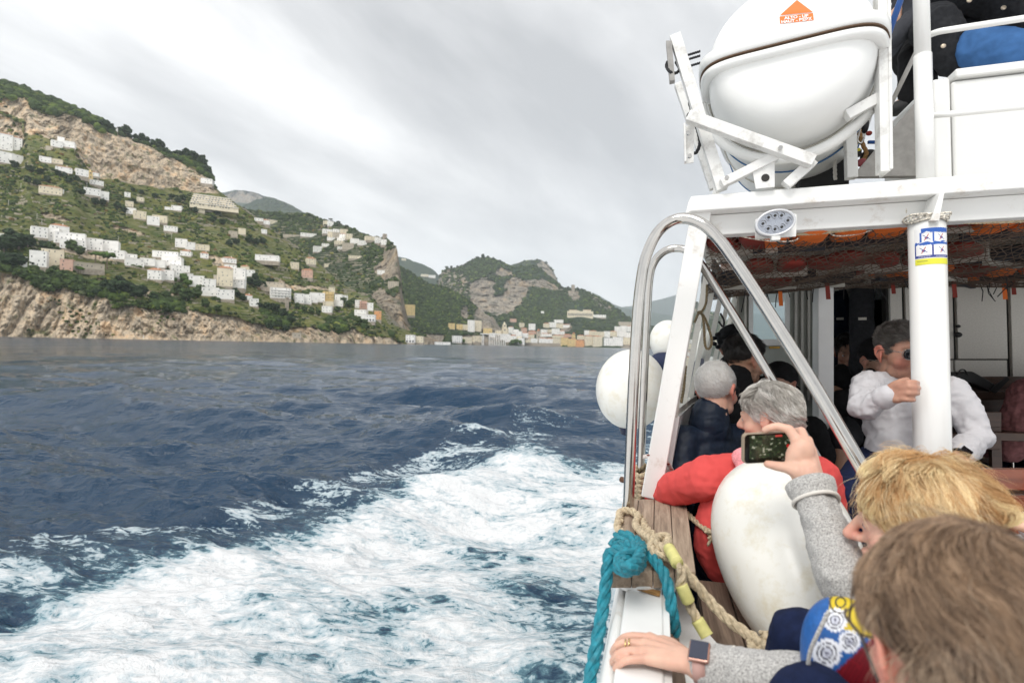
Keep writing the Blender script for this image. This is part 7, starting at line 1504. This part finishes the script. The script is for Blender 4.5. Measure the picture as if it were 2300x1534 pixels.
# hanging jackets in the dark doorway
for x0, x1, y0, y1, lab, Yv, m_ in ((1918, 1972, 610, 900, 'long black jacket hanging beside the cabinets', 3.9, BLKJ2), (1876, 1914, 640, 880, 'dark navy coat hanging in the cabin doorway', 4.3, fabric('navy_coat', (.006, .010, .022)))):
    r = broot('hanging_jacket', onV((x0 + x1) / 2, y1, Yv), lab, 'jacket'); mb = MB(); a, b = onV(x0, y0, Yv), onV(x1, y1, Yv); cx_ = (a[0] + b[0]) / 2; hw = (b[0] - a[0]) / 2
    chain(mb, [(cx_, Yv, a[2] - .03), (cx_, Yv, a[2] - .12), (cx_, Yv, b[2])], [hw * .35, hw * .75, hw * .9]); chain(mb, [(cx_ - hw * .5, Yv, a[2] - .1), (cx_ - hw * .95, Yv, b[2] + .2)], [.05, .05]); skin_part('cloth', mb, m_, r, .010, 3, folds(.014, 12, 5, (1, 1, .3)))
    MB().box(onV((x0 + x1) / 2 - 8, 716, Yv - .12), (.022, .003, .008)).make('patch', STRAP, r)
# ------------------------------------------------------------------ woman filming with a phone
o_ = np.array(D(2060, 1180, .99)); fwdW = (-.90, .40, -.10)
J = seated(tuple(D(1995, 1690, .90)), 1.15); J['neck'] = np.array(D(2100, 1320, 1.0)); J['shR'] = np.array(D(2030, 1345, 1.14)); J['elR'] = np.array(D(1897, 1305, 1.06)); J['wrR'] = np.array(D(1822, 1092, 1.20))
J['shL'] = np.array(D(2110, 1430, .84)); J['elL'] = np.array(D(1900, 1562, .84)); J['wrL'] = np.array(D(1572, 1494, .985)); J['hipR'] = J['pelvis'] + (0, .10, 0); J['hipL'] = J['pelvis'] + (0, -.08, 0)
J['knR'] = np.array(D(1806, 1442, 1.06)); J['anR'] = J['knR'] + (-.05, .03, -.20); J['toeR'] = J['anR'] + (-.04, .02, -.02); J['knL'] = np.array(D(1830, 1600, .80)); J['anL'] = J['knL'] + (-.03, .05, -.2); J['toeL'] = J['anL'] + (-.04, .02, -.02)
def phone_hand(b):
    q = lambda *a: np.array(D(*a))
    cap(b, q(1822, 1092, 1.20), q(1812, 1060, 1.215), .027, .026); b.ell(q(1797, 1022, 1.235), (.030, .024, .042), basis((0, 1, .1), roll=-.35), 22)
    for k0, k1 in (((1812, 1065, 1.215), (1789, 988, 1.25)), ((1822, 1065, 1.215), (1808, 994, 1.25)), ((1826, 1068, 1.22), (1819, 1010, 1.255)), ((1800, 1070, 1.215), (1786, 1048, 1.225))): cap(b, q(*k0), q(*k1), .022, .0145)
    chain(b, [q(1789, 988, 1.25), q(1772, 964, 1.262), q(1746, 957, 1.272), q(1728, 961, 1.278), q(1718, 966, 1.284)], [.0130, .0112, .0098, .0092, .0080])       # index over the top
    chain(b, [q(1808, 994, 1.25), q(1800, 968, 1.275), q(1776, 972, 1.312), q(1752, 982, 1.325)], [.0128, .0108, .0095, .0082])                                     # middle behind
    chain(b, [q(1819, 1010, 1.255), q(1816, 988, 1.29), q(1792, 1000, 1.325), q(1766, 1010, 1.335)], [.0122, .0102, .0090, .0080])
    chain(b, [q(1820, 1035, 1.25), q(1816, 1022, 1.29), q(1796, 1030, 1.325), q(1776, 1034, 1.332)], [.0108, .0090, .0080, .0072])
    chain(b, [q(1806, 1078, 1.21), q(1790, 1058, 1.215), q(1766, 1050, 1.235), q(1742, 1046, 1.255), q(1724, 1042, 1.268)], [.021, .0165, .0128, .0112, .0092])     # thumb below
def rail_hand(b):
    q = lambda x, y, w: np.array(onW(x, y, w))
    W_ = J['wrL']; kn = [q(1460, 1433, -.577), q(1450, 1447, -.574), q(1448, 1463, -.575), q(1456, 1480, -.578)]
    for k, r in zip(kn, (.0122, .0128, .0122, .0112)): cap(b, W_ + (k - W_) * .12, k, .0185, r)
    b.ell((kn[1] + kn[2] + W_ * 1.4) / 3.4, (.032, .027, .0125), None, 18)
    for pts, r in (((kn[0], q(1424, 1429, -.577), q(1402, 1432, -.586), q(1388, 1443, -.606)), .0092), ((kn[1], q(1414, 1444, -.574), q(1388, 1449, -.582), q(1377, 1465, -.610)), .0095), ((kn[2], q(1414, 1462, -.575), q(1388, 1469, -.583), q(1376, 1487, -.612)), .0090), ((kn[3], q(1424, 1480, -.578), q(1400, 1485, -.584), q(1382, 1500, -.606)), .0082)):
        chain(b, smooth_path(pts, 2), list(np.linspace(r * 1.1, r * .86, 7)))
    chain(b, [W_ + (kn[0] - W_) * .3 + (0, .012, -.004), q(1508, 1446, -.588), q(1490, 1438, -.592), q(1472, 1436, -.594)], [.0165, .0130, .0110, .0088])
pr, bd, o, R = person('woman with blonde hair and grey fleece filming the coast with a phone', J, (o_, fwdW, -.05), FLEECE, NAVYT, skin=(.66, .40, .30), hs=.93, hands={'R': phone_hand, 'L': rail_hand}, voxel=.0032, cv=.0055, fold=(.006, 22), fat=1.0, sleeve=.98, ruddy=.16, nose=1.5, base=tuple(D(1995, 1750, .90)))
bl = [((0, -.022, .046), (.088, .104, .090)), ((0, -.058, .0), (.078, .068, .085))]
hair(pr, o, R, .93, bl, lambda p: (p[:, 2] > np.interp(p[:, 1], [-.14, -.05, .02, .045, .085], [-.09, -.075, -.04, .028, .060])), crown_flow((0, -.035, .15), .25, fwd=.18, down=.12), 15000, lambda p: np.where(p[:, 1] > .03, .060, .090), (.56, .29, .11), (1.0, .80, .46), wid=.00038, lift=.36, wave=.60, clump=.70, seed=23, streak=44, steps=12, mess=.42)
hair(pr, o, R, .93, bl, lambda p: p[:, 2] > .02, crown_flow((0, -.035, .15), .3), 900, .075, (.62, .36, .15), (1.0, .85, .55), wid=.00030, lift=.55, mess=.8, clump=0, seed=78, name='loose_hair', capmesh=False)
# fleece cuffs with cream piping
def cuff(c, d, r0, r1, L, nm='cuff', flare=1.0):
    c, d = np.array(c), np.array(d, float); d /= np.linalg.norm(d); x = np.cross(d, (.1, .2, 1)); x /= np.linalg.norm(x); y = np.cross(d, x); V = []; n_ = 48; prof = [(0, r0), (L * .3, r0 * 1.01), (L * .6, r1), (L, r1 * 1.04), (L + .003, r1 * .98), (L, r1 * .90), (L * .4, r0 * .88)]
    for (t, r) in prof:
        for a in np.linspace(0, 2 * pi, n_, endpoint=False): V.append(c + d * t + r * (1 + .04 * sin(3 * a)) * (x * cos(a) + y * sin(a)))
    co = MB().add(V, [(i * n_ + j, i * n_ + (j + 1) % n_, (i + 1) * n_ + (j + 1) % n_, (i + 1) * n_ + j) for i in range(len(prof) - 1) for j in range(n_)]).make(nm, FLEECE, pr, smooth=True)
    MB().tube([c + d * (.004) + (r0 * 1.03) * (1 + .04 * sin(3 * a)) * (x * cos(a) + y * sin(a)) for a in np.linspace(0, 2 * pi, 49)], .0042, 8, False).make('cream_piping', CREAM, co, smooth=True)
dR = J['wrR'] - J['elR']; cuff(J['wrR'] - dR * .20, dR, .044, .050, .044)
dL = J['wrL'] - J['elL']; cuff(np.array(D(1655, 1505, .955)), np.array(D(1602, 1494, .972)) - np.array(D(1655, 1505, .955)), .033, .035, .034)
# watch, rings
wc = np.array(D(1575, 1492, .975)); ax_w = np.array(D(1540, 1486, .99)) - np.array(D(1610, 1500, .965)); wt = strap_ring(pr, wc, ax_w, .0285, .022, mat('rose_strap', (.50, .30, .26), .5), 'watch')
ax_w /= np.linalg.norm(ax_w); nw_ = np.array((.02, -.40, .92)); nw_ -= ax_w * (nw_ @ ax_w); nw_ /= np.linalg.norm(nw_); Rw = np.array([ax_w, np.cross(nw_, ax_w), nw_]).T
MB().box(wc + nw_ * .0310, (.0185, .0215, .0045), Rw).make('watch_case', mat('rose_gold', (.62, .36, .29), .25, metal=.9), wt, bevel=.004); MB().box(wc + nw_ * .0362, (.0158, .0188, .0012), Rw).make('watch_screen', mat('slate_glass', (.03, .035, .06), .1), wt, bevel=.001)
for (x, y) in ((1417, 1436), (1415, 1445)):
    pass
rg_ = MB()
for (x, y, w) in ((1413, 1447, -.5735), (1405, 1448, -.575)): c = np.array(onW(x, y, w)); rg_.tube([c + .0098 * np.array((0, cos(a), sin(a))) for a in np.linspace(0, 2 * pi, 25)], .0016, 8, False)
rg_.make('gold_ring', mat('gold', (.75, .55, .25), .25, metal=1), pr, smooth=True)
# phone
ph = broot('phone', D(1738, 1006, 1.29), 'smartphone in a tan case showing the coast, held up by the blonde woman', 'phone')
xP = np.array((.93, .36, .03)); xP /= np.linalg.norm(xP); yP = np.array((.02, -.10, 1.0)); yP -= xP * (xP @ yP); yP /= np.linalg.norm(yP); zP = np.cross(xP, yP); pcn = np.array(D(1736, 1005, 1.285)); RP = np.array([xP, yP, zP]).T
if zP @ np.array(D(1738, 1006, 1.0)) > 0: zP = -zP
def rrect(w, h, r, m_=8):
    out = []
    for cx, cy, a0 in ((w - r, h - r, 0), (-w + r, h - r, pi / 2), (-w + r, -h + r, pi), (w - r, -h + r, 1.5 * pi)):
        for k in range(m_ + 1): a = a0 + k * pi / 2 / m_; out.append((cx + r * cos(a), cy + r * sin(a)))
    return out
def slab(w, h, r, z0, z1): return MB().poly([pcn + xP * a + yP * b + zP * z0 for a, b in rrect(w, h, r)], tuple(zP * (z1 - z0)))
slab(.074, .0365, .011, -.012, 0).make('case', mat('tan_phone_case', (.30, .235, .17), .45), ph, bevel=.0015); slab(.0715, .0345, .009, .0002, .0009).make('bezel', mat('phone_black', (.004, .004, .005), .12), ph)
nx, ny = 120, 56; yy, xx = np.mgrid[0:ny, 0:nx]; q3 = np.stack([xx / 9.0, yy / 6.0, xx * 0.0], -1); nz = fbm(q3, 5, 61); img = np.zeros((ny, nx, 3)) + (.012, .018, .010); img += np.clip(nz, 0, 1)[..., None] * np.array((.05, .07, .03)); img[nz > .43] = (.24, .24, .19); img[:7] *= .3; img[(yy > 50) & (xx < 80) & (xx > 62)] = (.40, .05, .04); img[(np.hypot(xx - 94, yy - 30) < 4)] = (.4, .01, .01)
V = [pcn + xP * (-.060 + .124 * i / (nx - 1)) + yP * (-.031 + .062 * j / (ny - 1)) + zP * .0011 for j in range(ny) for i in range(nx)]
scm = mat('phone_screen_image', (1, 1, 1), .15, attrib='Col'); _b = scm.node_tree.nodes['Principled BSDF']; _a = [x for x in scm.node_tree.nodes if x.type == 'ATTRIBUTE'][0]; scm.node_tree.links.new(_a.outputs['Color'], _b.inputs['Emission Color']); _b.inputs['Emission Strength'].default_value = .35
mb = MB(); mb.v = [np.array(V)]; mb.f = [tuple(f) for f in gridfaces(ny, nx)]; mb.n = len(V); mb.make('screen', scm, ph, cols=img.reshape(-1, 3))
# printed cloth bag on her lap
bg2 = broot('printed_cloth_bag', D(1862, 1560, .80), 'blue, yellow and red cloth bag printed with white rosettes on her lap', 'bag')
c = np.array(D(1905, 1500, .84)); mb = MB().ell(c, (.066, .05, .108), basis((0, 1, 0), roll=.10), 220, .92); V = np.concatenate(mb.v) 
pw_ = V @ np.array([M @ tB, M @ hB, M @ wB]) + ORG; X_, Y_, _ = pix(V @ BB.T + ORG)
col = np.tile((.012, .10, .34), (len(V), 1)).astype(float); col *= (1 + .3 * fbm(V * 200, 2, 3))[:, None]
def ros(cx, cy, r, colr=(.78, .80, .86)):
    d = np.hypot(X_ - cx, Y_ - cy); a = np.arctan2(Y_ - cy, X_ - cx); pet = r * (1 + .20 * np.abs(np.sin(a * 9))); col[(d < pet)] = colr; col[(d < r * .80) & (d > r * .70)] = (.02, .02, .04); col[(d < r * .50) & (d > r * .38)] = (.02, .02, .04); col[(d < r * .38)] = (.55, .57, .66); col[(d < r * .16)] = (.10, .10, .15)
yel = (Y_ < 1408 + (X_ - 1880) * .35) & (X_ > 1862); col[yel] = (.62, .46, .015); ros(1876, 1392, 24); ros(1857, 1466, 29); ros(1852, 1538, 24); ros(1908, 1440, 22)
d = np.hypot(X_ - 1888, Y_ - 1352); col[(d < 13) & (d > 9)] = (.03, .03, .02); col[(d < 26) & (d > 22) & yel] = (.05, .04, .02)
rd = (Y_ > 1490 + (1895 - X_) * .9) & (X_ > 1862); col[rd] = np.array((.20, .004, .012)); col[rd & (np.sin(X_ * .55 + Y_ * .3) > .6)] = (.08, .002, .006)
mb.make('printed_cloth', VC, bg2, smooth=True, cols=np.clip(col, 0, 1))
MB().tube(smooth_path(DP([(1862, 1372, .80), (1838, 1420, .80), (1818, 1470, .81), (1812, 1540, .82)])), .003, 10).make('grey_piping', FLEECE, bg2, smooth=True)

# ------------------------------------------------------------------ man in front with his back to the lens
o_ = np.array(D(2168, 1484, .53)); J = seated(tuple(o_ + (.05, -.02, -.66)), .5, lean=.0, sh=.20); J['neck'] = o_ + (.03, -.05, -.155)
for sd, s in (('L', -1), ('R', 1)): J['sh' + sd] = J['neck'] + (s * .19, s * .05, -.07); J['el' + sd] = J['sh' + sd] + (0, .05, -.27); J['wr' + sd] = J['el' + sd] + (-.1, .18, 0)
pr, bd, o, R = person('man with tousled brown hair and glasses in the near right corner', J, (o_, (-.07, 1.0, -.14), .0), NAVYT, NAVYT, skin=(.66, .34, .25), hs=1.0, voxel=.0036, ruddy=.12)
fr = [((0, -.016, .044), (.080, .099, .090)), ((0, -.050, .02), (.071, .071, .078))]
hair(pr, o, R, 1.0, fr, hairline(nape=-.06, side=.026, front_z=.062), crown_flow((.02, -.045, .14), .75, fwd=.10), 17000, lambda p: np.where(p[:, 2] > .045, .046, np.where(p[:, 1] > -.02, .015, .024)), (.055, .028, .015), (.46, .31, .20), wid=.00032, lift=.38, wave=.22, clump=.48, seed=29, streak=30, steps=10, grad=.18, mess=.34)
hair(pr, o, R, 1.0, fr, hairline(nape=-.06, side=.026, front_z=.062), crown_flow((.02, -.045, .14), .5), 1300, .050, (.10, .055, .03), (.60, .46, .33), wid=.00028, lift=1.0, mess=1.1, clump=0, seed=77, name='loose_hair', capmesh=False)
glasses(pr, o, R, 1.12, mat('brown_frame', (.06, .045, .035), .3), tr=.0016)
# --- hand of a passenger on the red bench
hr2 = np.array(D(2330, 1175, 1.30)); J = seated(tuple(D(2560, 1420, 1.45)), 1.2); o_ = np.array(D(2600, 900, 1.42)); J['neck'] = o_ + (0, 0, -.15); J['shL'] = np.array(D(2560, 1050, 1.3)); J['shR'] = np.array(D(2620, 1050, 1.6)); J['elL'] = np.array(D(2440, 1230, 1.25)); J['wrL'] = np.array(D(2318, 1182, 1.31))
pr, bd, o, R = person('person mostly out of frame, hand and white sleeve on the red bench', J, (o_, (-1, .2, 0), 0), mat('white_cotton', (.78, .78, .82), .9, bump=(300, .3, .001)), NAVYT, skin=(.68, .42, .30), hands={'L': ((-.93, .1, .28), (0, .3, -1), .55)}, voxel=.0045)
hair(pr, o, R, 1.0, CRAN, hairline(), crown_flow((0, -.05, .13), .3), 1200, .04, (.1, .08, .06), (.2, .16, .12), wid=.001, seed=31)
